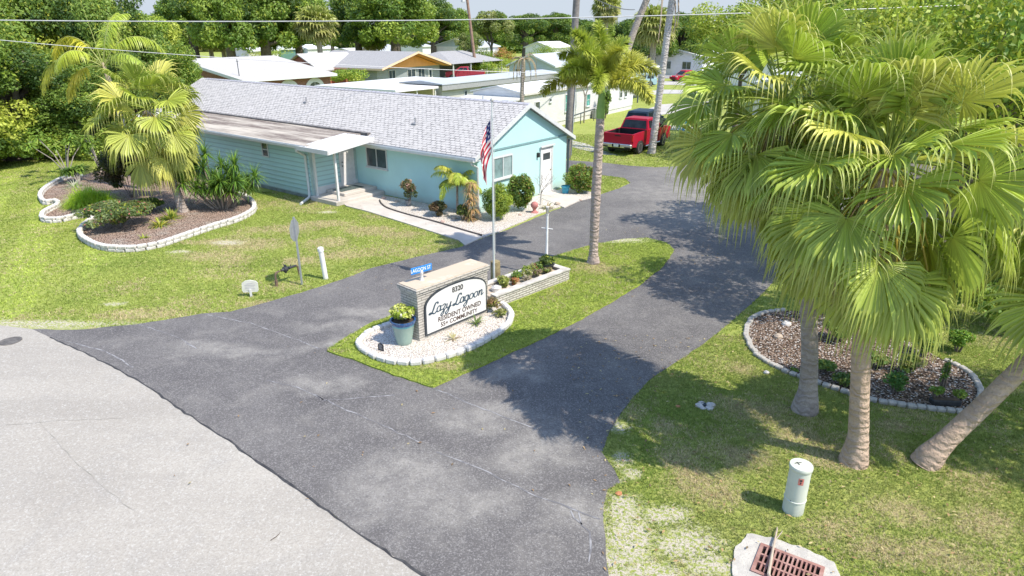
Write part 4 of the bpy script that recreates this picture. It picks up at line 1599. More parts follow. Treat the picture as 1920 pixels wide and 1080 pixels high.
F = np.array([(i * nv + j, i * nv + j + 1, (i + 1) * nv + j + 1, (i + 1) * nv + j) for i in range(nu - 1) for j in range(nv - 1)])
FM = NT('flag_cloth')
a = FM.n('ShaderNodeAttribute', attribute_name='tint')
FM.base(a.outputs['Color'])
FM.set(.8, 0, .1)
npobj('cloth', V, F, FM.m, T, flag)

# ---------------------------------------------------------------- lamp post
lp = G(1025, 522)
lamp = thing('lamp_post', 'white lamp post with crossbar and small lantern standing in the planter', 'lamp post', (lp.x, lp.y + .25, .30), 0)
D_ = lp.y + .25
zl = ZAT(402, D_) - .30
b = MB()
b.lathe([(.075, 0), (.07, .05), (.042, .1), (.036, zl * .5), (.03, zl), (.05, zl + .01), (.05, zl + .03), (.03, zl + .04)], 12)
b.obj('post', mat('post_white', (.82, .83, .84), rough=.4), lamp, smooth=True)
zc = ZAT(428, D_) - .30
b = MB()
b.tube([(-.17, .03, zc + .01), (.17, -.03, zc - .02)], .011, 6)
b.obj('crossbar', mat('post_white', (.8, .8, .8)), lamp)
b = MB()
for k in range(4):
    a = PI / 4 + k * PI / 2
    b.tube([(.045 * math.cos(a), .045 * math.sin(a), zl + .03), (.085 * math.cos(a), .085 * math.sin(a), zl + .25)], .007, 4)
b.lathe([(.03, zl + .02), (.055, zl + .035), (.05, zl + .05)], 8)
b.obj('lantern_frame', mat('lantern_brown', (.30, .27, .2), rough=.5), lamp)
b = MB()
b.lathe([(.04, zl + .05), (.072, zl + .23), (.05, zl + .24)], 8)
b.obj('lantern_glass', mat('lantern_glass', (.55, .54, .48), rough=.15), lamp)
# black wicker pot at the end of the planter
POTK = mat('black_pot', (.025, .028, .03), (.05, .05, .05), 12, .5)
pk = thing('black_planter_pot', 'round black pot with dark leaves at the far end of the planter', 'pot', PM @ Vector((PL - .42, .55, .30)), 0)
b = MB()
b.lathe([(.16, 0), (.2, .1), (.23, .2), (.25, .21), (.25, .24), (.21, .235), (.19, .18), (0, .17)], 16)
b.obj('pot', POTK, pk, smooth=True)

# ---------------------------------------------------------------- big glazed pot
gp = G(757, 652)
pot = thing('glazed_pot', 'tall sage green glazed pot with blue rim and a lime flowering plant', 'pot', (gp.x, gp.y + .12, .07), 0)
GL = NT('glaze')
sp = GL.n('ShaderNodeSeparateXYZ')
GL.lk(GL.co('Object'), sp.inputs[0])
zz = GL.math('ADD', sp.outputs['Z'], GL.math('MULTIPLY', GL.noise(6, 4), .05))
c = GL.mix(GL.step(zz, .49, .52), (.25, .36, .31), (.05, .33, .42))
c = GL.mix(GL.step(zz, .545, .56), c, (.015, .07, .22))
c = GL.mix(GL.math('MULTIPLY', GL.step(GL.noise(14, 6, .7), .45, .7), .3), c, (.4, .46, .4))
GL.base(c)
GL.set(.22, 0, .6)
b = MB()
b.lathe([(.17, 0), (.185, .02), (.20, .12), (.235, .3), (.265, .48), (.275, .50), (.285, .52), (.30, .56), (.31, .585), (.31, .62), (.27, .62), (.255, .56), (0, .55)], 28)
b.obj('pot', GL.m, pot, smooth=True)
b = MB()
b.lathe([(0, .565), (.255, .57), (.2, .585), (0, .6)], 16)
b.obj('soil', mat('dark_soil', (.06, .045, .03), (.1, .07, .05), 20, .95), pot)
# black plaque and small dark bracket
pq = G(715, 663)
pl = thing('yard_plaque', 'small black arched plaque stuck in the white gravel before the pot', 'plaque', (pq.x, pq.y, .07), SA - R(75))
b = MB()
b.prism([(-.08, .0), (.08, .0), (.08, .15), (.05, .19), (.0, .205), (-.05, .19), (-.08, .15)], -.008, .008, 'y')
b.obj('panel', mat('plaque_black', (.04, .042, .05), rough=.4), pl)
b = MB()
for i in range(5):
    b.box(-.055 + .006 * (i % 2), .05 - .012 * (i % 3), -.0105, -.0085, .05 + i * .025, .058 + i * .025)
b.obj('raised_lines', mat('plaque_grey', (.42, .42, .42)), pl)
b = MB()
b.box(-.008, .008, .0085, .02, -.06, .12)
b.obj('stake', DKP, pl)
bk = G(688, 645)
b = MB()
b.tube([(0, 0, .0), (0, 0, .05), (.11, .03, .055), (.11, .03, .0)], .008, 5)
tag(b.obj('edging_stake', DKP, loc=(bk.x, bk.y, .075)), 'small dark bent wire stake in the white gravel at the left tip', 'stake')

# ---------------------------------------------------------------- street furniture on the left lawn
so_ = G(566, 534)
hz = ZAT(407, so_.y)
sg = thing('stop_sign_back', 'grey road sign seen edge-on from behind on steel channel post', 'road sign', (so_.x, so_.y, 0), R(265))
GALV = mat('galvanised', (.42, .45, .48), (.34, .37, .40), 6, .45, .5)
b = MB()
b.prism([(-.035, -.01), (.035, -.01), (.035, .025), (.028, .025), (.012, .0), (-.012, .0), (-.028, .025), (-.035, .025)], 0, hz, 'z')
b.obj('post', GALV, sg)
b = MB()
rr = .34
pts = [(rr * math.cos(PI / 8 + k * PI / 4), hz - .38 + rr * math.sin(PI / 8 + k * PI / 4)) for k in range(8)]
b.prism(pts, -.016, -.012, 'y')
b.obj('sign_plate', GALV, sg)
b = MB()
b.prism([(x * .985, (z - hz + .38) * .985 + hz - .38) for x, z in pts], -.0185, -.0165, 'y')
b.obj('sign_face', mat('sign_red', (.45, .03, .03), rough=.35), sg)
for dz in (-.15, -.6):
    b = MB()
    b.lathe([(0, .0), (.012, .002), (.012, .01), (0, .012)], 6)
    q = b.obj('bolt', GALV, sg)
    q.location = (0, .0, hz + dz)
    q.rotation_euler = (-PI / 2, 0, 0)
bo = G(611, 523)
bl_ = thing('marker_post', 'white capped plastic pipe marker post on the lawn by the drive', 'marker post', (bo.x, bo.y, 0), 0)
bh = ZAT(463, bo.y)
b = MB()
b.lathe([(.075, 0), (.075, bh - .12), (.09, bh - .12), (.09, bh - .02), (.06, bh + .005), (.0, bh + .01)], 16)
q = b.obj('pipe', mat('pvc_white', (.78, .78, .77), (.70, .70, .68), 4, .5, dirt=(.5, .48, .44)), bl_, smooth=True)
bl_.rotation_euler = (R(2), R(-3), 0)
# backflow preventer
b0, b1 = G(519, 537), G(566, 520)
bf = thing('backflow_valve', 'dark water backflow valve on bent pipes beside the road sign post', 'water valve', (b0.x, b0.y, 0), math.atan2(b1.y - b0.y, b1.x - b0.x))
RUST = mat('rusty_pipe', (.20, .13, .09), (.10, .08, .07), 14, .8)
VAL = mat('valve_black', (.035, .04, .045), (.07, .07, .07), 10, .5)
b = MB()
b.tube([(0, 0, 0), (0, 0, .34), (.03, 0, .40), (.1, 0, .43), (.30, 0, .43)], .028, 8)
b.tube([(0, 0, 0), (0, 0, .2)], .045, 8)
b.obj('pipe', RUST, bf, smooth=True)
b = MB()
b.tube([(.22, 0, .43), (.3, 0, .43), (.32, 0, .43), (.42, 0, .43), (.44, 0, .43), (.75, 0, .43)], [.035, .05, .085, .085, .05, .03], 10)
b.tube([(.37, 0, .37), (.37, 0, .31)], [.05, .03], 8)
b.tube([(.37, 0, .47), (.37, 0, .56)], [.04, .03], 8)
b.tube([(.37, -.06, .56), (.37, .06, .56)], .012, 6)
b.tube([(.56, -.01, .43), (.56, -.01, .52)], .018, 6)
b.obj('valve_body', VAL, bf, smooth=True)
b = MB()
b.tube([(.75, 0, .43), (.80, 0, .40), (.82, 0, .3), (.82, 0, 0)], .028, 8)
b.obj('pipe', RUST, bf, smooth=True)
# small white sign
ws = G(472, 556)
wsn = thing('white_yard_sign', 'small rounded white yard sign with faded print on a short post', 'sign', (ws.x, ws.y, 0), R(8))
b = MB()
b.prism([(-.20, .14), (.18, .14), (.21, .18), (.22, .40), (.17, .46), (.02, .50), (-.12, .48), (-.21, .42), (-.23, .2)], -.02, .02, 'y')
b.obj('panel', mat('sign_offwhite', (.66, .66, .60), (.58, .58, .52), 6, .6), wsn)
b = MB()
for i, w_ in enumerate((.11, .15, .13, .15, .10)):
    b.box(-w_ + .01 * (i % 2), w_ - .015 * (i % 3), -.0235, -.0205, .20 + i * .048, .215 + i * .048)
b.obj('faded_print', mat('print_grey', (.46, .45, .48)), wsn)
b = MB()
b.box(-.03, .03, -.05, -.0245, 0, .24)
b.obj('stake', WHITE, wsn)

# ---------------------------------------------------------------- right foreground: pedestal, drain, stones
cy = G(1489, 962)
ped = thing('utility_pedestal', 'pale green cylindrical utility pedestal with red warning sticker', 'utility pedestal', (cy.x, cy.y + .06, 0), R(10))
PEDM = mat('pedestal_green', (.60, .63, .55), (.53, .56, .49), 3, .55, dirt=(.36, .38, .31))
b = MB()
b.lathe([(.158, -.02), (.158, .245), (.166, .25), (.166, .262), (.158, .267), (.158, .80), (.158, .802)], 32)
b.obj('shell', PEDM, ped, smooth=True)
b = MB()
b.lathe([(.166, .80), (.17, .805), (.172, .85), (.165, .868), (.12, .872), (0, .874)], 32)
lid = b.obj('lid', PEDM, ped, smooth=True)
b = MB()
b.box(-.09, .02, .03, .045, .874, .88)
b.box(-.05, -.035, -.01, .06, .874, .88)
b.obj('lid_mark', mat('mark_dark', (.12, .13, .12)), lid)


def curved_label(name, m, a0, a1, z0, z1, r, parent):
    q = MB()
    n = 8
    vs = []
    for i in range(n + 1):
        a = a0 + (a1 - a0) * i / n
        vs += [(r * math.cos(a), r * math.sin(a), z0), (r * math.cos(a), r * math.sin(a), z1)]
    q.add(vs, [(2 * i, 2 * i + 2, 2 * i + 3, 2 * i + 1) for i in range(n)])
    return q.obj(name, m, parent)


st_ = curved_label('warning_sticker', mat('sticker_red', (.60, .14, .11), (.62, .3, .25), 30), R(-128), R(-100), .60, .72, .1595, ped)
curved_label('sticker_print', mat('ink_dark', (.06, .06, .06)), R(-121), R(-108), .665, .70, .1605, st_)
curved_label('sticker_print', mat('ink_dark', (.06, .06, .06)), R(-118), R(-111), .62, .655, .1605, st_)
curved_label('latch', DKP, R(-150), R(-146), .27, .285, .1615, ped)

g0, g1 = G(1426, 1022), G(1546, 1068)
GA = math.atan2(g1.y - g0.y, g1.x - g0.x)
rg = random.Random(9)
dr = thing('storm_drain', 'rusty red slotted storm drain grate set in a concrete collar', 'drain', (g0.x, g0.y, 0), GA)
DW, DD = (g1 - g0).length, .62
IRON = mat('rusty_grate', (.36, .19, .16), (.26, .14, .12), 9, .8, dirt=(.45, .3, .26), bump=.3)
b = MB()
fw = .05
bars = []
b.box(-.0, DW, -fw, 0, .0, .05)
b.box(0, DW, -DD, -DD + fw, 0, .05)
b.box(0, fw, -DD + fw, -fw, 0, .05)
b.box(DW - fw, DW, -DD + fw, -fw, 0, .05)
n = 13
for r_ in range(3):
    y1 = -fw - r_ * (DD - 2 * fw) / 3
    y0 = y1 - (DD - 2 * fw) / 3
    if r_ < 2:
        b.box(fw, DW - fw, y0 - .016, y0 + .016, .004, .049)
    for i in range(1, n):
        x = fw + (DW - 2 * fw) * i / n
        b.box(x - .012, x + .012, y0 + .017, y1 - (.017 if r_ else 0), .004, .048)
b.obj('grate', IRON, dr)
b = MB()
b.box(.01, DW - .01, -DD + .01, -.01, .0035, .0045)
b.obj('pit', mat('pit_black', (.012, .011, .01)), dr)
b = MB()
ring_o = rough_edge([(-.22, .10), (.10, .22), (.55, .24), (DW + .10, .20), (DW + .24, -.15), (DW + .22, -DD - .2), (-.18, -DD - .2), (-.30, -.35)], .02, rg, .07)
bm = bmesh.new()
ring_i = [(-.001, .001), (DW + .001, .001), (DW + .001, -DD - .001), (-.001, -DD - .001)]
vo_ = [bm.verts.new((x, y, .03)) for x, y in ring_o]
vi = [bm.verts.new((x, y, .03)) for x, y in ring_i]
for L_ in (vo_, vi):
    for i in range(len(L_)):
        bm.edges.new((L_[i], L_[(i + 1) % len(L_)]))
bmesh.ops.triangle_fill(bm, edges=bm.edges[:], use_beauty=True)
ed = [e for e in bm.edges if e.is_boundary]
r_ = bmesh.ops.extrude_edge_only(bm, edges=ed)
for v_ in [g for g in r_['geom'] if isinstance(g, bmesh.types.BMVert)]:
    v_.co.z = -.01
me = bpy.data.meshes.new('collar')
bm.to_mesh(me)
bm.free()
t = NT('pebbly_concrete')
c = t.mix(t.step(t.noise(6, 5), .4, .6), (.50, .48, .44), (.40, .385, .36))
c = t.mix(t.step(t.noise(60, 2, .6), .62, .7), c, (.2, .19, .18))
t.base(c)
t.bump(t.noise(60, 4), .5, .01)
PEBC = t.set(.85, 0, .2)
me.materials.append(PEBC)
co_ = bpy.data.objects.new('collar', me)
COL.objects.link(co_)
co_.parent = dr
s0, s1 = G(1456, 998), G(1438, 1085)
b = MB()
b.tube([(s1.x, s1.y - .2, .06), (s1.x + .01, s1.y, .09), ((s0.x + s1.x) / 2, (s0.y + s1.y) / 2, .10), (s0.x, s0.y, .06), (s0.x + .03, s0.y + .07, .04)], [.024, .023, .018, .012, .005], 7)
b.tube([((s0.x * .7 + s1.x * .3), (s0.y * .7 + s1.y * .3), .08), (s0.x + .02, s0.y - .12, .12), (s0.x + .06, s0.y - .02, .07)], [.008, .006, .003], 5)
tag(b.obj('fallen_branch', mat('dry_branch', (.48, .40, .32), (.36, .30, .24), 10, .85), smooth=True), 'pale dry palm stalk lying across the rusty drain grate', 'branch')

# broken concrete lump with hole in the lawn
lc = G(1322, 762)
lump = thing('concrete_ring', 'broken concrete valve collar with a dark hole lying in the lawn', 'valve collar', (lc.x, lc.y, 0), R(20))
rg = random.Random(3)
for (x, y, r_) in ((-.1, .05, .09), (-.02, .1, .08), (.12, -.01, .1), (.03, -.1, .08), (-.1, -.06, .06)):
    b = MB()
    b.rock((x, y, .02), r_, rg, .4)
    b.obj('rubble_piece', mat('rubble', (.62, .60, .57), (.48, .46, .43), 14, .9, bump=.5), lump)
b = MB()
b.lathe([(.055, .0), (.055, .03), (.04, .032), (.04, .02), (0, .02)], 12)
o_ = b.obj('pipe_mouth', DKP, lump)
o_.location = (-.02, .03, .02)
b = MB()
c0 = G(1271, 763)
b.rock((0, 0, .01), .05, rg, .5)
tag(b.obj('fallen_leaf_clump', mat('leaf_rust', (.50, .22, .10), (.35, .16, .08), 20), loc=(c0.x, c0.y, 0)), 'rusty orange dead leaf clump on the lawn left of the concrete collar', 'leaf')
b = MB()
c0 = G(1160, 926)
b.rock((0, 0, .01), .06, rg, .4)
tag(b.obj('fallen_leaf_clump', mat('leaf_rust', (.50, .22, .10)), loc=(c0.x, c0.y, 0)), 'rusty orange dead leaf clump at the asphalt edge by the pale gravel', 'leaf')

# stones in the right bed
ROCKW = mat('rock_pale', (.62, .60, .57), (.50, .48, .45), 9, .85, bump=.4)
ROCKB = mat('rock_tan', (.48, .40, .32), (.38, .32, .26), 9, .85, bump=.4)
for (u, v, r_, m_, lab) in ((1474, 610, .13, ROCKW, 'smooth pale boulder at the back tip of the chip bed'), (1459, 634, .13, ROCKB, 'tan brick shaped rock in the chip bed left of the palm trunk'), (1437, 700, .07, ROCKW, 'single pale stone at the front rim of the chip bed')):
    b = MB()
    b.rock((0, 0, r_ * .3), r_, rg, .6)
    c0 = G(u, v)
    tag(b.obj('garden_rock', m_, loc=(c0.x, c0.y, 0)), lab, 'rock')
nb = thing('black_nursery_pots', 'row of low black nursery trays at the front of the chip bed', 'planter', (G(1770, 760).x, G(1770, 760).y, .03), R(-4))
b = MB()
b.cham(-.28, .28, -.09, .09, 0, .12, .02)
b.obj('tray', POTK, nb)
b = MB()
b.box(-.25, .25, -.06, .06, .1, .125)
b.obj('soil', mat('dark_soil', (.06, .045, .03)), nb)

# ---------------------------------------------------------------- small things by the house
def small_pot(u, v, r_, h_, m_, lab, name='flower_pot', z=.035):
    c0 = G(u, v)
    o_ = thing(name, lab, 'pot', (c0.x, c0.y, z), 0)
    q = MB()
    q.lathe([(r_ * .7, 0), (r_ * .9, h_ * .8), (r_ * 1.05, h_ * .82), (r_ * 1.05, h_), (r_ * .85, h_), (r_ * .8, h_ * .85), (0, h_ * .84)], 16)
    q.obj('pot', m_, o_, smooth=True)
    return o_


small_pot(766, 387, .13, .24, mat('pot_grey', (.22, .23, .24), (.16, .16, .17), 6), 'grey pot holding the round pinkish shrub by the teal wall')
small_pot(1060, 364, .20, .36, mat('pot_blue', (.05, .32, .45), (.04, .26, .40), 4, .3), 'turquoise blue glazed pot at the back corner of the teal house')
c0 = G(1002, 400)
pk = thing('pink_garden_ornament', 'pinkish red stone garden ornament in the gravel below the gable window', 'ornament', (c0.x, c0.y, .035), 0)
b = MB()
b.lathe([(.16, 0), (.14, .04), (.07, .08), (.06, .14), (.1, .2), (.15, .26), (.16, .34), (.11, .42), (.05, .45), (0, .46)], 12)
b.obj('figure', mat('pink_stone', (.52, .22, .20), (.38, .16, .15), 10, .8), pk, smooth=True)
c0 = G(1071, 356)
eg = thing('white_heron_ornament', 'small white bird ornament between the blue pot and round bush', 'ornament', (c0.x, c0.y, .035), R(200))
b = MB()
b.tube([(-.2, 0, .12), (-.1, 0, .2), (.05, 0, .26), (.14, 0, .22)], [.02, .09, .1, .03], 8)
b.tube([(.1, 0, .26), (.16, 0, .4), (.12, 0, .5), (.17, 0, .53)], [.04, .025, .025, .03], 7)
b.obj('body', WHITE, eg, smooth=True)
b = MB()
b.tube([(.19, 0, .53), (.28, 0, .51)], [.012, .004], 5)
b.obj('beak', mat('beak_orange', (.6, .3, .05)), eg)
for s_ in (-.03, .03):
    b = MB()
    b.tube([(0, s_, .2), (.01, s_, 0)], .008, 5)
    b.obj('leg', DKP, eg)
for i, (u, v, r_, lab) in enumerate(((720, 374, .12, 'pinkish rock at the top end of the gravel bed near the porch'), (745, 380, .1, 'grey rock in the gravel bed under the front window'), (830, 418, .1, 'tan rock beside the dark bronze shrub'),
                                     (852, 412, .12, 'pale rock between the two dark shrubs'), (1028, 392, .13, 'brown flat rock by the spiky plant'), (1045, 385, .14, 'flat brown rock next to the concrete door path'), (975, 405, .08, 'small stone in front of the dark oval bush'),
                                     (888, 412, .1, 'pinkish stone under the dry orange fern'), (1088, 377, .07, 'small dark stone at the asphalt edge below the round bush'))):
    b = MB()
    b.rock((0, 0, r_ * .3), r_, rg, .55)
    c0 = G(u, v)
    tag(b.obj('garden_rock', ROCKB if i % 2 else mat('rock_pinkish', (.56, .40, .34), (.42, .32, .28), 9, .85), loc=(c0.x, c0.y, .03)), lab, 'rock')

# turquoise ornament on a stake near the truck
c0 = G(1275, 288)
wx = thing('garden_wind_spinner', 'turquoise and pink garden ornament on a thin stake right of the truck', 'ornament', (c0.x, c0.y, 0), R(-15))
b = MB()
b.tube([(0, 0, 0), (0, 0, 1.9)], .02, 6)
b.obj('stake', mat('stake_brown', (.25, .2, .15)), wx)
for k in range(9):
    a = 2 * PI * k / 9
    b = MB()
    ca, sa = math.cos(a), math.sin(a)
    b.prism([(.08 * ca, 1.72 + .08 * sa), (.34 * math.cos(a - .28), 1.72 + .30 * math.sin(a - .28)), (.42 * ca, 1.72 + .36 * sa), (.34 * math.cos(a + .28), 1.72 + .30 * math.sin(a + .28))], -.02 + .01 * (k % 2), -.005 + .01 * (k % 2), 'y')
    b.obj('petal', mat('turquoise', (.05, .32, .40), (.08, .42, .5), 4, .4), wx)
b = MB()
b.lathe([(0, 1.0), (.14, 1.04), (.2, 1.18), (.16, 1.32), (.05, 1.36)], 12)
b.obj('bulb', mat('pale_pink', (.55, .30, .25), (.5, .36, .3), 6, .5), wx, smooth=True)

# ---------------------------------------------------------------- utility poles, wires
POLEG = mat('pole_grey', (.26, .24, .22), (.17, .155, .145), 3, .9, bump=.5, bscale=14)
POLEB = mat('pole_brown', (.30, .20, .15), (.22, .14, .11), 3, .9)


def pole(name, label, base, top, r0, r1, m_, extra=None):
    o_ = thing(name, label, 'utility pole', (base[0], base[1], 0), 0)
    q = MB()
    q.tube([(0, 0, 0), ((top[0] - base[0]) * .5, 0, top[2] * .5), (top[0] - base[0], top[1] - base[1], top[2])], [r0, (r0 + r1) / 2, r1], 12)
    q.obj('pole', m_, o_, smooth=True)
    return o_


pa = Vector((3.25, 38.6))
up = pole('utility_pole', 'thick grey wooden utility pole rising behind the teal gable', pa, (3.62, 38.6, 12.5), .22, .17, POLEG)
b = MB()
b.box(-.9 + .33, .9 + .33, -.05, .05, 11.4, 11.55)
b.obj('crossarm', POLEG, up)
b = MB()
b.tube([(.24, -.12, .2), (.30, -.13, 3), (.42, -.1, 6.2)], .03, 6)
b.obj('conduit', GALV, up)
far = atd(894, 112)
pole('utility_pole', 'thin brown leaning utility pole beside the dark red pickup far back', far, (far.x - 1.6, far.y, 14.5), .26, .2, POLEB)
pt = far
tr_ = thing('transformer', 'pale grey transformer can high on the brown leaning pole', 'transformer', (far.x - 1.95, far.y - .3, 11.2), 0)
b = MB()
b.lathe([(.25, 0), (.3, .05), (.3, 1.0), (.2, 1.1), (0, 1.12)], 14)
b.obj('tank', mat('tank_grey', (.6, .62, .64)), tr_, smooth=True)
WIRE = mat('wire_pale', (.55, .56, .56), rough=.4)
WIRED = mat('wire_dark', (.10, .10, .11), rough=.5)


def wire(label, pts, r_, m_, sag=0.25):
    b = MB()
    q = []
    for i in range(len(pts) - 1):
        a, c_ = Vector(pts[i]), Vector(pts[i + 1])
        for k in range(14):
            t_ = k / 14
            p_ = a.lerp(c_, t_)
            p_.z -= sag * 4 * t_ * (1 - t_)
            q.append(p_)
    q.append(Vector(pts[-1]))
    b.tube(q, r_, 5)
    return tag(b.obj('overhead_wire', m_, smooth=True), label, 'wire')


def wp(u, v, D):
    c_ = D * math.cos(PITCH) - (ZAT(v, D) - CAMH) * math.sin(PITCH)
    return ((u - 960) / FPX * c_, D, ZAT(v, D))


wire('upper pale overhead wire crossing the whole top of the view', [wp(-700, 22, 17), wp(940, 36, 17), wp(2700, -38, 17)], .012, WIRE, .12)
wire('lower overhead wire sagging from the left over the roofs to the grey pole', [wp(-500, 20, 26), wp(330, 102, 31), (3.4, 38.4, ZAT(138, 38.4))], .014, WIRE, .12)
wire('lower overhead wire running right from the grey pole behind the palms', [(3.5, 38.4, ZAT(138, 38.4)), wp(1500, 136, 30), wp(2300, 90, 24)], .014, WIRE, .1)
wire('short dark wire at the top running from the grey pole to the right', [(3.6, 38.5, ZAT(-20, 38.5)), wp(1190, 18, 60)], .03, WIRED, .3)

# ---------------------------------------------------------------- vehicles
TYRE = mat('tyre', (.03, .03, .032), (.05, .05, .05), 20, .85)
RIM = mat('rim_silver', (.55, .56, .58), rough=.25, metal=.7)
CHROME = mat('chrome', (.7, .71, .72), rough=.15, metal=.9)
BLK = mat('trim_black', (.02, .02, .022), rough=.5)
CARGLASS = glass_mat('car_glass', (.012, .016, .02), .12)
CARGLASS.node_tree.nodes['Principled BSDF'].inputs['Specular IOR Level'].default_value = .25
LAMPR = mat('tail_red', (.55, .02, .02), rough=.2)
LAMPW = mat('head_clear', (.7, .72, .72), rough=.1)


def paint(name, c):
    t = NT(name)
    t.base(c)
    t.b.inputs['Coat Weight'].default_value = .12
    t.b.inputs['Coat Roughness'].default_value = .06
    t.b.inputs['Metallic'].default_value = .0
    t.b.inputs['Roughness'].default_value = .42
    t.b.inputs['Specular IOR Level'].default_value = .25
    return t.m


def wheel(root, x, y, r_, w_, side):
    q = MB()
    prof = [(r_ * .62, -w_ / 2), (r_ * .93, -w_ / 2), (r_, -w_ * .35), (r_, w_ * .35), (r_ * .93, w_ / 2), (r_ * .62, w_ / 2)]
    q.lathe(prof, 22)
    o_ = q.obj('wheel', TYRE, root, smooth=True)
    o_.location = (x, y, r_)
    o_.rotation_euler = (PI / 2, 0, 0)
    q = MB()
    zf = w_ / 2 * (1 if side > 0 else -1)
    zf = -zf
    q.lathe([(0, zf * .5 - .005), (r_ * .60, zf * .5 - .005), (r_ * .60, zf * .5 + .005), (0, zf * .5 + .005)], 18, mi=1)
    for k in range(6):
        a = 2 * PI * k / 6
        M_ = Matrix.Rotation(a, 4, 'Z')
        q.box(r_ * .08, r_ * .60, -r_ * .075, r_ * .075, min(zf * .6, zf * .95), max(zf * .6, zf * .95), mi=0, M=M_)
    n = 20
    vs = []
    for k in range(n):
        a = 2 * PI * k / n
        for rr_ in (r_ * .56, r_ * .64):
            vs.append((rr_ * math.cos(a), rr_ * math.sin(a), zf * 1.01))
    q.add(vs, [(2 * k, 2 * k + 1, (2 * k + 3) % (2 * n), (2 * k + 2) % (2 * n)) for k in range(n)])
    q.obj('rim', [RIM, BLK], o_)
    return o_


def arch(cx_, r_, zb_, n=9):
    return [(cx_ + r_ * math.cos(a), max(zb_, r_ * .93 * math.sin(a) + .34)) for a in [PI * k / n for k in range(n + 1)]]


def taper(q, bot, top, mi=0):
    """solid between a lower and an upper rectangle: (x0,x1,hy,z)"""
    (a0, a1, ah, az), (c0_, c1_, ch_, cz) = bot, top
    vs = [(a0, -ah, az), (a1, -ah, az), (a1, ah, az), (a0, ah, az), (c0_, -ch_, cz), (c1_, -ch_, cz), (c1_, ch_, cz), (c0_, ch_, cz)]
    q.add(vs, [(3, 2, 1, 0), (4, 5, 6, 7), (0, 1, 5, 4), (1, 2, 6, 5), (2, 3, 7, 6), (3, 0, 4, 7)], mi)


def side_panes(root, bot, top, splits, off=.012, inset=.09):
    """glass panes on the two sides, the windscreen and rear of a tapered cab"""
    (a0, a1, ah, az), (c0_, c1_, ch_, cz) = bot, top
    def L(x_t, z_t, sgn):
        xa = a0 + (a1 - a0) * x_t
        xc = c0_ + (c1_ - c0_) * x_t
        return (xa + (xc - xa) * z_t, sgn * (ah + (ch_ - ah) * z_t + off), az + (cz - az) * z_t)
    for sgn in (-1, 1):
        for (t0, t1) in splits:
            q = MB()
            q.add([L(t0, .12, sgn), L(t1, .12, sgn), L(t1, .86, sgn), L(t0, .86, sgn)], [(0, 1, 2, 3)])
            q.obj('side_window', CARGLASS, root)
    for nm, e, f in (('rear_window', a0, c0_), ('windscreen', a1, c1_)):
        sg_ = -1 if nm == 'rear_window' else 1
        q = MB()
        def K(yt, zt):
            return (e + (f - e) * zt + sg_ * off, yt * (ah + (ch_ - ah) * zt) * .9, az + (cz - az) * zt)
        q.add([K(-1, .1), K(1, .1), K(1, .88), K(-1, .88)], [(0, 1, 2, 3)])
        q.obj(nm, CARGLASS, root)


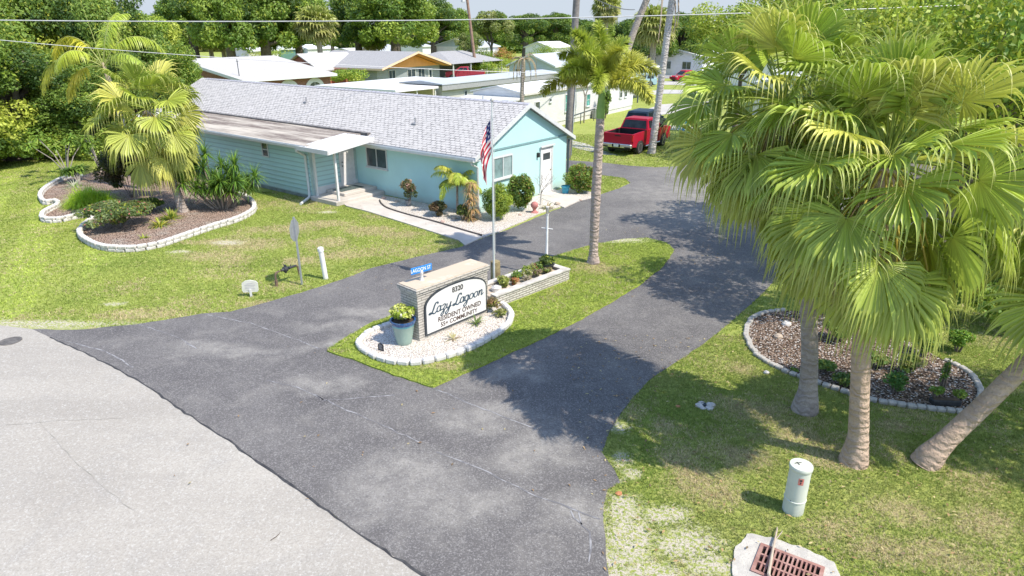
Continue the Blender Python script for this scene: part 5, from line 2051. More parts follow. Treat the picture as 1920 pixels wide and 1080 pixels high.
def pickup(root, pm, open_bed=True):
    """x forward, origin between the axles on the ground"""
    r_ = .41
    xr, xf = -1.85, 1.85
    prof = [(-2.95, .55), (-2.45, .5)] + [(x, z) for x, z in reversed(arch(xr, .52, .45))] + [(-1.2, .45), (1.2, .45)] + [(x, z) for x, z in reversed(arch(xf, .52, .45))] + [(2.5, .42), (2.9, .5), (2.98, .9), (2.93, 1.16), (2.6, 1.24), (1.35, 1.30), (1.3, 1.32), (-.7, 1.32), (-.72, .8), (-2.9, .8)]
    q = MB()
    q.prism(prof, -.98, .98, 'y')
    body = q.obj('body', pm, root)
    q = MB()
    for s_ in (-1, 1):
        ya, yb = (.90, .985) if s_ > 0 else (-.985, -.90)
        q.prism([(-2.92, .81), (-.74, .81), (-.74, 1.34), (-2.92, 1.30)], ya, yb, 'y')
    q.box(-.80, -.73, -.9, .9, .81, 1.34)
    q.obj('bed_side', pm, root)
    q = MB()
    q.cham(-2.99, -2.921, -.93, .93, .62, 1.31, .02)
    tg_ = q.obj('tailgate', pm, root)
    q = MB()
    q.box(-3.0, -2.992, -.2, .2, 1.13, 1.2)
    q.obj('tailgate_handle', BLK, tg_)
    q = MB()
    q.box(-2.915, -.81, -.895, .895, .802, .83)
    q.box(-2.915, -.81, -.897, -.885, .83, 1.29)
    q.box(-2.915, -.81, .885, .897, .83, 1.29)
    q.box(-.825, -.81, -.885, .885, .83, 1.32)
    q.obj('bed_liner', BLK, root)
    q = MB()
    bot, top = (-.72, 1.62, .93, 1.31), (-.45, .78, .76, 1.90)
    taper(q, bot, top)
    q.cham(-.45, .78, -.76, .76, 1.88, 1.93, .025)
    q.obj('cab', pm, root)
    side_panes(root, bot, top, ((.12, .44), (.48, .84)))
    q = MB()
    q.cham(-3.16, -2.93, -.97, .97, .50, .72, .04)
    bmp = q.obj('rear_bumper', CHROME, root)
    q = MB()
    q.box(-3.17, -3.162, -.27, .27, .52, .70)
    q.box(-3.17, -3.162, .55, .93, .5, .57)
    q.box(-3.17, -3.162, -.93, -.55, .5, .57)
    q.obj('bumper_step', BLK, bmp)
    q = MB()
    q.box(-3.18, -3.172, -.16, .16, .54, .69)
    q.obj('number_plate', mat('plate_pale', (.7, .7, .72)), root)
    q = MB()
    q.cham(2.9, 3.05, -.95, .95, .42, .66, .04)
    q.obj('front_bumper', CHROME, root)
    q = MB()
    q.box(2.96, 3.0, -.6, .6, .7, 1.1)
    q.obj('grille', BLK, root)
    for s_ in (-1, 1):
        q = MB()
        q.box(-2.995, -2.93, min(s_ * .90, s_ * .99), max(s_ * .90, s_ * .99), .88, 1.24)
        q.obj('tail_light', LAMPR, root)
        q = MB()
        q.box(2.86, 2.99, min(s_ * .62, s_ * .97), max(s_ * .62, s_ * .97), .88, 1.08)
        q.obj('headlight', LAMPW, root)
        q = MB()
        y0_, y1_ = sorted((s_ * 1.0, s_ * 1.22))
        q.cham(.98, 1.12, y0_, y1_, 1.32, 1.52, .03)
        q.obj('mirror', BLK, root)
        q = MB()
        for k, x_ in enumerate((-.05, .62)):
            y0_, y1_ = sorted((s_ * .981, s_ * .995))
            q.box(x_ + .1, x_ + .26, y0_, y1_, 1.12, 1.16)
            q.box(x_ - .36 + .7 * k, x_ - .345 + .7 * k, y0_ * 1.0, y1_, .5, 1.3)
        q.obj('door_handle', BLK, root)
        q = MB()
        y0_, y1_ = sorted((s_ * .88, s_ * 1.03))
        q.cham(-1.1, 1.2, y0_, y1_, .34, .42, .02)
        q.obj('running_board', CHROME, root)
        q = MB()
        for cx_ in (xr, xf):
            pts = arch(cx_, .50, .45, 12)
            pts2 = arch(cx_, .56, .45, 12)
            k0 = []
            for (p_, p2_) in zip(pts, pts2):
                k0 += [(p_[0], s_ * .984, p_[1]), (p2_[0], s_ * .984, p2_[1])]
            q.add(k0, [(2 * k, 2 * k + 1, 2 * k + 3, 2 * k + 2) for k in range(len(pts) - 1)])
        q.obj('wheel_arch', BLK, root)
        for cx_ in (xr, xf):
            wheel(root, cx_, s_ * .87, r_, .28, s_)
    q = MB()
    q.box(-2.8, 2.8, -.7, .7, .32, .52)
    q.obj('chassis', BLK, root)


def car(root, pm, L_=4.3, W_=1.78, Hh=1.5, suv=False):
    r_ = .36 if suv else .31
    xr, xf = -L_ * .30, L_ * .31
    belt = .98 if suv else .86
    ar = r_ + .07
    def arch2(cx_):
        return [(cx_ + ar * math.cos(a), max(.28, ar * math.sin(a) + r_ * .95)) for a in [PI * k / 9 for k in range(10)]]
    h2 = L_ / 2
    prof = [(-h2, .45), (-h2 + .15, .28)] + list(reversed(arch2(xr))) + list(reversed(arch2(xf))) + [(h2 - .2, .26), (h2, .42), (h2 - .02, .66), (h2 - .25, .78), (L_ * .20, belt), (-h2 + .1, belt + .03), (-h2, belt - .1)]
    q = MB()
    q.prism(prof, -W_ / 2, W_ / 2, 'y')
    q.obj('body', pm, root)
    if suv:
        bot, top = (-h2 + .08, L_ * .24, W_ / 2 - .03, belt), (-h2 + .38, L_ * .06, W_ / 2 - .2, Hh)
    else:
        bot, top = (-h2 + .25, L_ * .24, W_ / 2 - .03, belt), (-h2 + .85, L_ * .05, W_ / 2 - .22, Hh)
    q = MB()
    taper(q, bot, top)
    q.cham(top[0], top[1], -top[2], top[2], Hh - .01, Hh + .03, .02)
    q.obj('cabin', pm, root)
    side_panes(root, bot, top, ((.10, .40), (.44, .68), (.71, .88)) if suv else ((.14, .46), (.5, .86)))
    for s_ in (-1, 1):
        for nm, x0_, m_ in (('headlight', h2 - .1, LAMPW), ('tail_light', -h2 - .015, LAMPR)):
            q = MB()
            y0_, y1_ = sorted((s_ * W_ * .3, s_ * W_ * .49))
            q.box(x0_ - .08, x0_ + .08, y0_, y1_, .62, .78)
            q.obj(nm, m_, root)
        q = MB()
        y0_, y1_ = sorted((s_ * W_ / 2, s_ * (W_ / 2 + .18)))
        q.cham(L_ * .14, L_ * .14 + .12, y0_, y1_, belt, belt + .14, .03)
        q.obj('mirror', pm, root)
        for cx_ in (xr, xf):
            wheel(root, cx_, s_ * (W_ / 2 - .11), r_, .22, s_)
    q = MB()
    q.box(h2 - .03, h2 + .012, -W_ * .28, W_ * .28, .42, .6)
    q.obj('grille', BLK, root)
    q = MB()
    q.box(-h2 + .1, h2 - .1, -W_ / 2 + .2, W_ / 2 - .2, .2, .4)
    q.obj('chassis', BLK, root)


wr, wf = G(1196, 289), G(1246, 271.5)
hdg = math.atan2(wf.y - wr.y, wf.x - wr.x)
fw_ = Vector((math.cos(hdg), math.sin(hdg), 0))
lf_ = Vector((-math.sin(hdg), math.cos(hdg), 0))
pc = wr + fw_ * 1.9 + lf_ * .9
pk_ = thing('pickup_truck', 'bright red crew cab pickup parked on the grass verge', 'pickup truck', (pc.x, pc.y, 0), hdg)
pickup(pk_, paint('red_paint', (.36, .006, .03)))
sv = G(1210, 246)
sv_ = thing('parked_suv', 'dark blue grey SUV parked just beyond the red pickup', 'car', (sv.x, sv.y, 0), hdg + R(4))
car(sv_, paint('dark_blue_paint', (.06, .09, .13)), 4.6, 1.85, 1.6, True)
p_ = atd(868, 105)
t2 = thing('pickup_truck', 'faded dark red pickup parked behind the grey mobile home roof', 'pickup truck', (p_.x + .4, p_.y, 0), R(178))
pickup(t2, paint('maroon_paint', (.38, .04, .07)))
p_ = G(1277, 152)
c1 = thing('parked_car', 'small bright red car on the driveway of the far white bungalow', 'car', (p_.x + .4, p_.y, 0), R(205))
car(c1, paint('red_paint_two', (.45, .006, .04)), 4.1, 1.75, 1.5)
CW = paint('white_car_paint', (.72, .73, .74))
for (u, D, rz, lab, suv_) in ((560, 165, 185, 'white sedan parked on the grass behind the brick house', False), (527, 168, 200, 'white hatchback left of the white sedan far back', True), (643, 140, 178, 'white car roof just above the long grey roof', True)):
    p_ = atd(u, D)
    c_ = thing('parked_car', lab, 'car', (p_.x, p_.y, 0), R(rz))
    car(c_, CW, 4.4, 1.8, 1.7 if suv_ else 1.45, suv_)
p_ = G(700, 178)
c_ = thing('parked_car', 'white car half hidden under the white carport roof', 'car', (-9.5, 59.5, 0), R(57))
car(c_, CW, 4.4, 1.8, 1.5, False)
boat = thing('covered_boat', 'pale blue covered boat or car top beyond the white mobile home roof', 'car', (atd(1195, 92).x, 92, 0), R(190))
car(boat, paint('pale_blue_paint', (.35, .50, .58)), 4.8, 1.9, 1.7, True)

# ---------------------------------------------------------------- plant kit
LEAFP = foliage_mat('palm_leaf', .30, .36)
LEAFT = foliage_mat('tree_leaf', .34, .5)
BLADE = foliage_mat('grass_blade', .3, .7)
DRYL = foliage_mat('dry_leaf', .15, .8)
BARK = mat('tree_bark', (.20, .17, .14), (.12, .10, .085), 4, .9, bump=.6, bscale=12)


def palm_bark(name, a, b_, ring=9.0):
    t = NT(name)
    sp = t.n('ShaderNodeSeparateXYZ')
    t.lk(t.co('Object'), sp.inputs[0])
    zz = t.math('ADD', t.math('MULTIPLY', sp.outputs['Z'], ring), t.math('MULTIPLY', t.noise(4, 5), 3.2))
    w = t.math('SINE', t.math('MULTIPLY', zz, 6.283))
    c = t.mix(t.step(t.noise(2.2, 7, .7), .38, .62), a, b_)
    c = t.mix(t.math('MULTIPLY', t.step(w, .6, .98), .3), c, tuple(x * .55 for x in b_))
    c = t.mix(t.math('MULTIPLY', t.step(t.noise(22, 5, .7), .5, .68), .5), c, tuple(x * .62 for x in a))
    t.base(c)
    t.bump(t.math('ADD', w, t.math('MULTIPLY', t.noise(28, 5, .7), 2.0)), .7, .02)
    return t.set(.9, 0, .15)


TRK = palm_bark('palm_trunk_tan', (.56, .43, .33), (.45, .34, .26), 7)
TRKG = palm_bark('palm_trunk_grey', (.46, .40, .35), (.34, .29, .26), 7)
TRKP = palm_bark('palm_trunk_pinkgrey', (.52, .43, .38), (.40, .33, .30), 6)
SHAFT = mat('crownshaft_green', (.28, .42, .12), (.20, .34, .09), 3, .35)

Zn = np.array([0, 0, 1.0])


def nrm(a):
    return a / np.maximum(np.linalg.norm(a, axis=-1, keepdims=True), 1e-9)


class Leafs:
    """collects quads with a tint per vertex"""
    def __init__(s):
        s.V, s.T, s.F, s.k = [], [], [], 0

    def add(s, V, T, F):
        s.V.append(V)
        s.T.append(T)
        s.F.append(F + s.k)
        s.k += len(V)

    def obj(s, name, m, parent=None, loc=None):
        return npobj(name, np.concatenate(s.V), np.concatenate(s.F), m, np.concatenate(s.T), parent, loc)


def np_tube(P, r, n=4):
    """P (k,3), r (k,) -> verts, quads"""
    k = len(P)
    d = np.gradient(P, axis=0)
    d = nrm(d)
    ref = np.array([0.3, .2, 1.0])
    a = nrm(np.cross(d, ref))
    b_ = np.cross(d, a)
    th = np.arange(n) * 2 * PI / n
    V = P[:, None, :] + (a[:, None, :] * np.cos(th)[None, :, None] + b_[:, None, :] * np.sin(th)[None, :, None]) * np.asarray(r)[:, None, None]
    i, j = np.meshgrid(np.arange(k - 1), np.arange(n), indexing='ij')
    j2 = (j + 1) % n
    F = np.stack([i * n + j, i * n + j2, (i + 1) * n + j2, (i + 1) * n + j], -1).reshape(-1, 4)
    return V.reshape(-1, 3), F


def fan_frond(L, az, el, pet, Rr, g, rg, tone, seg=34, span=1.95, split=.58, org=(0, 0, 0), petcol=None, sagp=.35):
    """one costapalmate fan leaf: arching petiole, pleated blade, split drooping tips"""
    T = np.array([math.cos(az) * math.cos(el), math.sin(az) * math.cos(el), math.sin(el)])
    P = [np.array(org, float)]
    d = T.copy()
    k = 7
    for i in range(k):
        P.append(P[-1] + d * pet / k)
        d = nrm(d - Zn * sagp * pet / k)
    P = np.array(P)
    rp_ = np.linspace(.022, .012, len(P))
    V, F = np_tube(P, rp_, 4)
    pc_ = np.array(petcol if petcol is not None else (.36, .42, .08))
    L.add(V, np.tile(pc_, (len(V), 1)), F)
    T = d
    hint = Zn if abs(T[2]) < .93 else -np.array([math.cos(az), math.sin(az), 0])
    N = nrm(hint - (hint @ T) * T)
    S = np.cross(T, N)
    roll = rg.normal(0, .5)
    N, S = N * math.cos(roll) + S * math.sin(roll), S * math.cos(roll) - N * math.sin(roll)
    th = np.linspace(-span, span, seg)
    dth = th[1] - th[0]
    st = np.array([.02, .18, .38, split, split + .09, split + .18, split + .27, .93, 1.0])
    RR = Rr * (.78 + .22 * np.cos(th * .8)) * rg.uniform(.92, 1.05, seg)
    cup = rg.uniform(.12, .38)
    D = np.cos(th)[:, None] * T + np.sin(th)[:, None] * S + (np.abs(np.sin(th)) * cup)[:, None] * N
    D = nrm(D)
    side = -np.sin(th)[:, None] * T + np.cos(th)[:, None] * S
    p = P[-1][None, :] + D * (RR * st[0])[:, None]
    gi = g * rg.uniform(.5, 2.2, seg)
    out = []
    dd = D.copy()
    for q, s_ in enumerate(st):
        if q:
            ds = (s_ - st[q - 1]) * RR
            gg = (.16 if s_ <= split else 3.6) * gi * (st[q] - st[q - 1]) * 2.0
            dd = nrm(dd - Zn * gg[:, None])
            p = p + dd * ds[:, None]
        if s_ <= split:
            w = RR * s_ * math.tan(dth / 2) * 1.02
            pl = .55
        else:
            w = RR * split * math.tan(dth / 2) * (1 - ((s_ - split) / (1 - split)) ** .6) * .62 + .0015
            pl = .3
        out.append(np.stack([p - side * w[:, None] + N * (w * pl)[:, None], p - N * (w * pl)[:, None], p + side * w[:, None] + N * (w * pl)[:, None]], 1))
    K = len(st)
    V = np.stack(out, 1)                                   # seg, K, 3, xyz
    sv = rg.uniform(.7, 1.35, seg)
    base = np.array(tone)
    C = np.zeros((seg, K, 3, 3))
    C[:] = base * sv[:, None, None, None]
    rib = np.array([.46, .52, .13])
    C[:, :, 1] = C[:, :, 1] * .72 + rib * .28
    tipc = np.array([.52, .46, .20]) if base[1] > .15 else np.array([.35, .26, .16])
    f = np.clip((st - .55) / .45, 0, 1)[None, :, None, None] * .55
    C = C * (1 - f) + tipc * f
    yb = np.clip((.2 - st) / .2, 0, 1)[None, :, None, None] * .5
    C = C * (1 - yb) + np.array([.5, .5, .08]) * yb
    i, q, c_ = np.meshgrid(np.arange(seg), np.arange(K - 1), np.arange(2), indexing='ij')
    b0 = i * K * 3 + q * 3 + c_
    F = np.stack([b0, b0 + 1, b0 + 4, b0 + 3], -1).reshape(-1, 4)
    L.add(V.reshape(-1, 3), C.reshape(-1, 3), F)


def feather_frond(L, az, el, length, g, rg, tone, n=46, ll=.5, lw=.022, plum=.25, ldroop=1.2, org=(0, 0, 0), start=.12, rach=(.42, .46, .15), r0=.022):
    """one pinnate leaf: arching rachis with leaflets; plum=1 stands leaflets out all round"""
    K = 16
    P = [np.array(org, float)]
    d = np.array([math.cos(az) * math.cos(el), math.sin(az) * math.cos(el), math.sin(el)])
    Ds = [d]
    for i in range(K):
        P.append(P[-1] + d * length / K)
        d = nrm(d - Zn * g * (.4 + 1.2 * i / K) / K)
        Ds.append(d)
    P = np.array(P)
    Ds = np.array(Ds)
    V, F = np_tube(P, np.linspace(r0, .004, K + 1), 4)
    L.add(V, np.tile(np.array(rach), (len(V), 1)), F)
    M = n * 2
    t = np.repeat(np.linspace(start, .995, n), 2) + rg.uniform(-.005, .005, M)
    sg_ = np.tile([1, -1], n)
    x = np.clip(t, 0, .999) * K
    i0 = x.astype(int)
    fr = (x - i0)[:, None]
    p = P[i0] * (1 - fr) + P[i0 + 1] * fr
    T = nrm(Ds[i0] * (1 - fr) + Ds[i0 + 1] * fr)
    side = nrm(np.cross(T, Zn + np.array([1e-3, 0, 0])))
    up = np.cross(side, T)
    roll = rg.normal(0, 1, M) * plum * 1.2 + .25
    if plum > .8:
        roll = rg.uniform(-PI * .75, PI * .75, M)
    lat = side * (sg_ * np.cos(roll))[:, None] + up * np.sin(roll)[:, None]
    fo = rg.uniform(.35, .75, M)[:, None]
    D = nrm(lat + T * fo)
    ln = ll * (np.sin(np.clip(t, 0, 1) * PI * .86 + .28) ** .6) * rg.uniform(.85, 1.1, M)
    st = np.array([0, .3, .65, 1.0])
    wd = lw * np.array([.6, 1.0, .75, .08])
    out = []
    dd = D
    for q in range(4):
        if q:
            dd = nrm(dd - Zn * (ldroop * (st[q] - st[q - 1]) * rg.uniform(.7, 1.3, M))[:, None])
            p = p + dd * (ln * (st[q] - st[q - 1]))[:, None]
        wv = nrm(np.cross(dd, up + .3 * side)) * wd[q]
        out.append(np.stack([p - wv, p + wv], 1))
    V = np.stack(out, 1)
    C = np.array(tone)[None, None, None, :] * rg.uniform(.75, 1.25, M)[:, None, None, None] * np.ones((M, 4, 2, 1))
    f = np.array([0, .05, .2, .5])[None, :, None, None]
    C = C * (1 - f) + np.array([.45, .45, .12]) * f
    i, q = np.meshgrid(np.arange(M), np.arange(3), indexing='ij')
    b0 = i * 8 + q * 2
    F = np.stack([b0, b0 + 1, b0 + 3, b0 + 2], -1).reshape(-1, 4)
    L.add(V.reshape(-1, 3), C.reshape(-1, 3), F)


def palm_trunk(root, pts, rads, m_, rings=.05, seed=1, name='trunk'):
    rg = random.Random(seed)
    pts = [Vector(p) for p in pts]
    q, rr = [], []
    tot = sum((pts[i + 1] - pts[i]).length for i in range(len(pts) - 1))
    N = max(14, int(tot / .09))
    for k in range(N + 1):
        t_ = k / N * (len(pts) - 1)
        i = min(int(t_), len(pts) - 2)
        f = t_ - i
        p0, p1, p2, p3 = pts[max(i - 1, 0)], pts[i], pts[i + 1], pts[min(i + 2, len(pts) - 1)]
        p_ = .5 * ((2 * p1) + (p2 - p0) * f + (2 * p0 - 5 * p1 + 4 * p2 - p3) * f * f + (3 * p1 - p0 - 3 * p2 + p3) * f ** 3)
        q.append(p_)
        rr.append((rads[i] * (1 - f) + rads[i + 1] * f) * (1 + (rings if k % 2 else -rings) * .5 + rg.uniform(-.015, .015)))
    b = MB()
    b.tube(q, rr, 16)
    return b.obj(name, m_, root, smooth=True)


def fan_crown(root, org, n, rg, Rr=1.15, pet=1.1, lo=-62, hi=84, tones=None, skirt=8, g=.5, seg=34, skirtcol=(.38, .28, .16), pw=.85):
    ga = 2.39996
    off = rg.uniform(0, 6)
    for i in range(n):
        f = (i + .5) / n                                   # 0 youngest .. 1 oldest
        el = R(hi + (lo - hi) * f ** pw + rg.normal(0, 6))
        az = off + i * ga + rg.normal(0, .1)
        t_ = np.array(tones[0]) * (1 - f) + np.array(tones[1]) * f
        if rg.uniform() < .18:
            t_ = np.array(tones[2])
        L = Leafs()
        pl = pet * (.55 + .6 * f) * rg.uniform(.75, 1.2)
        fan_frond(L, az, el, pl, Rr * (.88 + .2 * f) * rg.uniform(.92, 1.08), g * (.55 + .9 * f), rg, t_, seg, org=org,
                  petcol=(.34, .42, .08) if f < .7 else (.55, .42, .08), sagp=.35 + .25 * f, span=rg.uniform(1.6, 2.1))
        L.obj('frond', LEAFP, root)
    for i in range(skirt):
        az = off + i * 2 * PI / max(skirt, 1) + rg.normal(0, .2)
        L = Leafs()
        fan_frond(L, az, R(-58 + rg.normal(0, 6)), pet * .75, Rr * .85, 1.5, rg, np.array(skirtcol) * rg.uniform(.8, 1.2), 22, org=(org[0], org[1], org[2] - .15), petcol=(.5, .36, .18), span=.9, sagp=1.2)
        L.obj('dead_frond', DRYL, root)


NEARF = ((.32, .45, .05), (.42, .50, .10), (.62, .62, .14))
# the two upright palms and the leaning one in the right foreground
bA = G(1605, 872)
rgn = np.random.default_rng(11)
pA = thing('fan_palm', 'foreground fan palm with tan trunk and the biggest drooping crown', 'palm tree', (bA.x, bA.y + .1, 0), 0, 'fan palms at the right')
palm_trunk(pA, [(0, 0, -.03), (.0, 0, .14), (-.02, 0, .55), (-.15, .02, 1.4), (-.32, .04, 2.6), (-.44, .06, 4.0), (-.50, .05, 5.15)], [.255, .225, .165, .15, .145, .15, .17], TRK, .02)
fan_crown(pA, (-.50, .05, 5.2), 64, rgn, 1.18, 1.6, -64, 88, NEARF, 12, .8, 38, pw=.95)
bB = G(1513, 775)
rgn = np.random.default_rng(23)
pB = thing('fan_palm', 'fan palm with grey scarred trunk just behind the foreground palm, left of it', 'palm tree', (bB.x, bB.y + .12, 0), 0, 'fan palms at the right')
palm_trunk(pB, [(0, 0, -.03), (0, 0, .15), (-.02, 0, .6), (-.16, .02, 1.6), (-.52, .05, 3.2), (-.98, .05, 4.8), (-1.33, .0, 5.85)], [.27, .24, .165, .15, .14, .14, .16], TRKG, .02, 2)
fan_crown(pB, (-1.35, .0, 5.9), 52, rgn, 1.15, 1.4, -66, 86, NEARF, 8, .8, 34)
bC = G(1746, 876)
rgn = np.random.default_rng(31)
pC = thing('fan_palm', 'fan palm leaning hard to the right out of the picture', 'palm tree', (bC.x, bC.y + .12, 0), 0, 'fan palms at the right')
palm_trunk(pC, [(-.04, 0, -.03), (.03, 0, .15), (.24, .0, .5), (.85, .05, 1.35), (1.45, .1, 2.3), (1.9, .2, 3.4), (2.1, .3, 4.3)], [.25, .225, .165, .15, .14, .135, .15], TRK, .02, 3)
fan_crown(pC, (2.1, .3, 4.35), 34, rgn, 1.3, 1.25, -60, 84, NEARF, 5, .5, 32)

# left bed palm
bL = G(342, 400)
rgn = np.random.default_rng(7)
LT = ((.33, .43, .05), (.50, .50, .13), (.56, .54, .12))
pL = thing('fan_palm', 'yellow green fan palm growing in the mulch bed on the left lawn', 'palm tree', (bL.x, bL.y + .1, 0))
palm_trunk(pL, [(0, 0, -.03), (-.03, 0, .2), (-.10, 0, .8), (-.32, .05, 2.0), (-.60, .1, 3.2), (-.74, .1, 4.1)], [.26, .21, .16, .15, .15, .18], TRKG, .02, 4)
fan_crown(pL, (-.74, .1, 4.15), 46, rgn, 1.35, 1.75, -66, 84, LT, 8, .8, 28)

# bushy feather palm (plumose) in the island
bM = G(1113, 497)
rgn = np.random.default_rng(5)
pM = thing('foxtail_palm', 'slim foxtail palm with ringed pinkish trunk and green crownshaft on the island', 'palm tree', (bM.x, bM.y + .1, .04))
palm_trunk(pM, [(0, 0, -.05), (0, 0, .12), (-.01, 0, .5), (-.02, 0, 2.2), (.0, 0, 4.55)], [.25, .19, .14, .15, .125], TRKP, .05, 5)
b = MB()
b.tube([(.0, 0, 4.55), (.0, 0, 4.8), (.01, 0, 5.2), (.01, 0, 5.6)], [.125, .13, .10, .07], 14)
b.obj('crownshaft', SHAFT, pM, smooth=True)
fr_ = [(.5, 52, 1.8), (2.6, 58, 1.8), (4.1, 60, 1.7), (0.15, 44, 1.9), (1.25, 30, 1.8), (2.2, 50, 1.7), (2.95, 26, 2.0), (3.7, 44, 1.8), (4.5, 34, 1.9), (5.45, 24, 2.0), (.75, 66, 1.7), (3.3, 72, 1.8), (5.0, 62, 1.6), (1.9, 82, 1.8)]
for i, (az, el, ln) in enumerate(fr_):
    L = Leafs()
    feather_frond(L, az, R(el), ln * 1.0, 1.9 if el < 60 else 1.6, rgn, (.40, .48, .06) if i % 3 else (.56, .56, .09), 280, .40, .017, 1.0, .6, (.01, 0, 5.5), .16)
    L.obj('frond', LEAFP, pM)

# wilting coconut-like palm behind the left fan palm
pQ_ = Vector((-17.9, 30.5, 0))
rgn = np.random.default_rng(8)
pQ = thing('feather_palm', 'tall feather palm with yellowing hanging fronds behind the left fan palm', 'palm tree', pQ_)
palm_trunk(pQ, [(0.3, 0, -.03), (.28, 0, .5), (.1, 0, 2.5), (-.1, 0, 4.6)], [.2, .15, .12, .12], TRKG, .05, 6)
b = MB()
b.tube([(-.1, 0, 4.6), (-.16, 0, 5.1), (-.25, 0, 5.7)], [.12, .11, .05], 10)
b.obj('crownshaft', mat('shaft_tan', (.46, .38, .26), (.38, .32, .2), 4), pQ, smooth=True)
for (az, el, ln, g_, tone) in ((2.9, 62, 3.6, 3.6, (.62, .58, .05)), (3.4, 35, 3.5, 3.4, (.50, .54, .07)), (0.3, 60, 3.4, 3.0, (.40, .50, .06)), (5.9, 40, 3.0, 2.6, (.34, .46, .06)),
                               (1.5, 70, 3.0, 1.6, (.42, .52, .06)), (.9, 78, 2.9, 2.4, (.42, .54, .07)), (4.4, 48, 2.9, 2.9, (.44, .52, .06)), (3.0, 8, 2.8, 2.6, (.56, .54, .07))):
    L = Leafs()
    feather_frond(L, az, R(el), ln, g_, rgn, tone, 62, .72, .022, .2, 2.2, (-.25, 0, 5.5), .3, r0=.03)
    L.obj('frond', LEAFP, pQ)
L = Leafs()
feather_frond(L, 2.8, R(80), 3.0, .1, rgn, (.3, .42, .08), 6, .05, .01, .2, .2, (-.25, 0, 5.5), .9, r0=.025)
L.obj('spear_leaf', LEAFP, pQ)

# young queen palm at the house corner
c0 = G(858, 399)
rgn = np.random.default_rng(9)
pY = thing('small_feather_palm', 'small arching feather palm against the teal wall near the gable corner', 'palm tree', (c0.x, c0.y, .02))
palm_trunk(pY, [(0, 0, 0), (.0, 0, .5), (.02, 0, 1.1)], [.07, .05, .045], TRKG, .05, 7)
for i in range(17):
    L = Leafs()
    feather_frond(L, i * 2.4, R(rgn.uniform(30, 75)), rgn.uniform(1.2, 1.7), rgn.uniform(2.4, 3.4), rgn, (.40, .50, .06) if i % 3 else (.54, .54, .08), 46, .36, .017, .2, 1.5, (.02, 0, 1.1), .15, r0=.012)
    L.obj('frond', LEAFP, pY)

# tall bare palm trunk beside the pickup
c0 = G(1222, 288)
pT = thing('tall_palm', 'tall pale palm trunk standing beside the red pickup, crown out of the picture', 'palm tree', (c0.x, c0.y + .1, 0))
palm_trunk(pT, [(0, 0, -.03), (.03, 0, .5), (.15, 0, 2.5), (.28, 0, 5), (.42, 0, 7.6), (.52, 0, 9.2)], [.30, .24, .20, .20, .19, .18], palm_bark('palm_trunk_white', (.60, .57, .54), (.46, .43, .41), 5), .04, 8)
rgn = np.random.default_rng(10)
b = MB()
b.tube([(.52, 0, 9.2), (.5, 0, 10.2)], [.18, .1], 12)
b.obj('crownshaft', SHAFT, pT, smooth=True)
for i in range(12):
    L = Leafs()
    feather_frond(L, i * 2.4, R(rgn.uniform(20, 75)), 2.8, 2.4, rgn, (.16, .26, .03), 50, .5, .02, .4, 1.5, (.5, 0, 10.1), .12, r0=.03)
    L.obj('frond', LEAFP, pT)
for (x, z0, z1) in ((-.1, 8.3, 6.4), (.75, 8.1, 6.9), (.9, 8.5, 7.2)):
    b = MB()
    b.tube([(.5, 0, 9.2), (x * .9, -.1, z0 + .3), (x, -.15, (z0 + z1) / 2), (x - .05, -.15, z1)], [.03, .05, .04, .015], 6)
    b.obj('hanging_sheath', mat('sheath_tan', (.52, .42, .30), (.4, .3, .22), 6), pT, smooth=True)

# dead palm stump with hanging brown fronds behind the ridge
p_ = Vector((0.75, 46.0, 0))
pD = thing('dead_palm', 'slim dead palm with a tuft of hanging brown fronds left of the grey pole', 'palm tree', p_)
palm_trunk(pD, [(-.05, 0, 0), (-.08, 0, 2.5), (.0, 0, 5.2)], [.17, .14, .13], TRKG, .04, 9)
rgn = np.random.default_rng(12)
for i in range(9):
    L = Leafs()
    feather_frond(L, i * 2.4, R(rgn.uniform(10, 60)), 1.9, 7.0, rgn, (.36, .28, .18), 22, .25, .012, .3, 3.0, (0, 0, 5.2), .2, rach=(.40, .32, .22), r0=.035)
    L.obj('dead_frond', DRYL, pD)


# ---------------------------------------------------------------- leafy crowns
def leaf_cloud(centers, radii, n, size, rg, pal, flat=.75, yellow=.1, szv=.35):
    """n leaves spread through clumps; each leaf a small folded diamond with its own tint"""
    C = np.asarray(centers, float)
    Rd = np.asarray(radii, float)
    w = Rd ** 2
    idx = rg.choice(len(C), n, p=w / w.sum())
    u = nrm(rg.normal(size=(n, 3)))
    rad = Rd[idx] * rg.uniform(.35, 1.05, n) ** .5
    P = C[idx] + u * rad[:, None] * np.array([1, 1, flat])
    nn = nrm(u * .6 + rg.normal(size=(n, 3)) * .55 + np.array([0, 0, .45]))
    a = nrm(np.cross(nn, rg.normal(size=(n, 3))))
    b_ = np.cross(nn, a)
    s_ = size * rg.uniform(1 - szv, 1 + szv, n)[:, None]
    V = np.stack([P - a * s_, P - b_ * s_ * .5 + nn * s_ * .12, P + a * s_, P + b_ * s_ * .5 + nn * s_ * .12], 1).reshape(-1, 3)
    pal = np.array(pal)
    ct = rg.integers(0, len(pal), len(C))
    c = pal[ct][idx] * rg.uniform(.7, 1.3, n)[:, None]
    m = rg.uniform(size=n) < yellow
    c[m] = np.array([.34, .38, .05]) * rg.uniform(.8, 1.2, m.sum())[:, None]
    T = np.repeat(c, 4, axis=0)
    F = np.arange(4 * n).reshape(-1, 4)
    return V, T, F


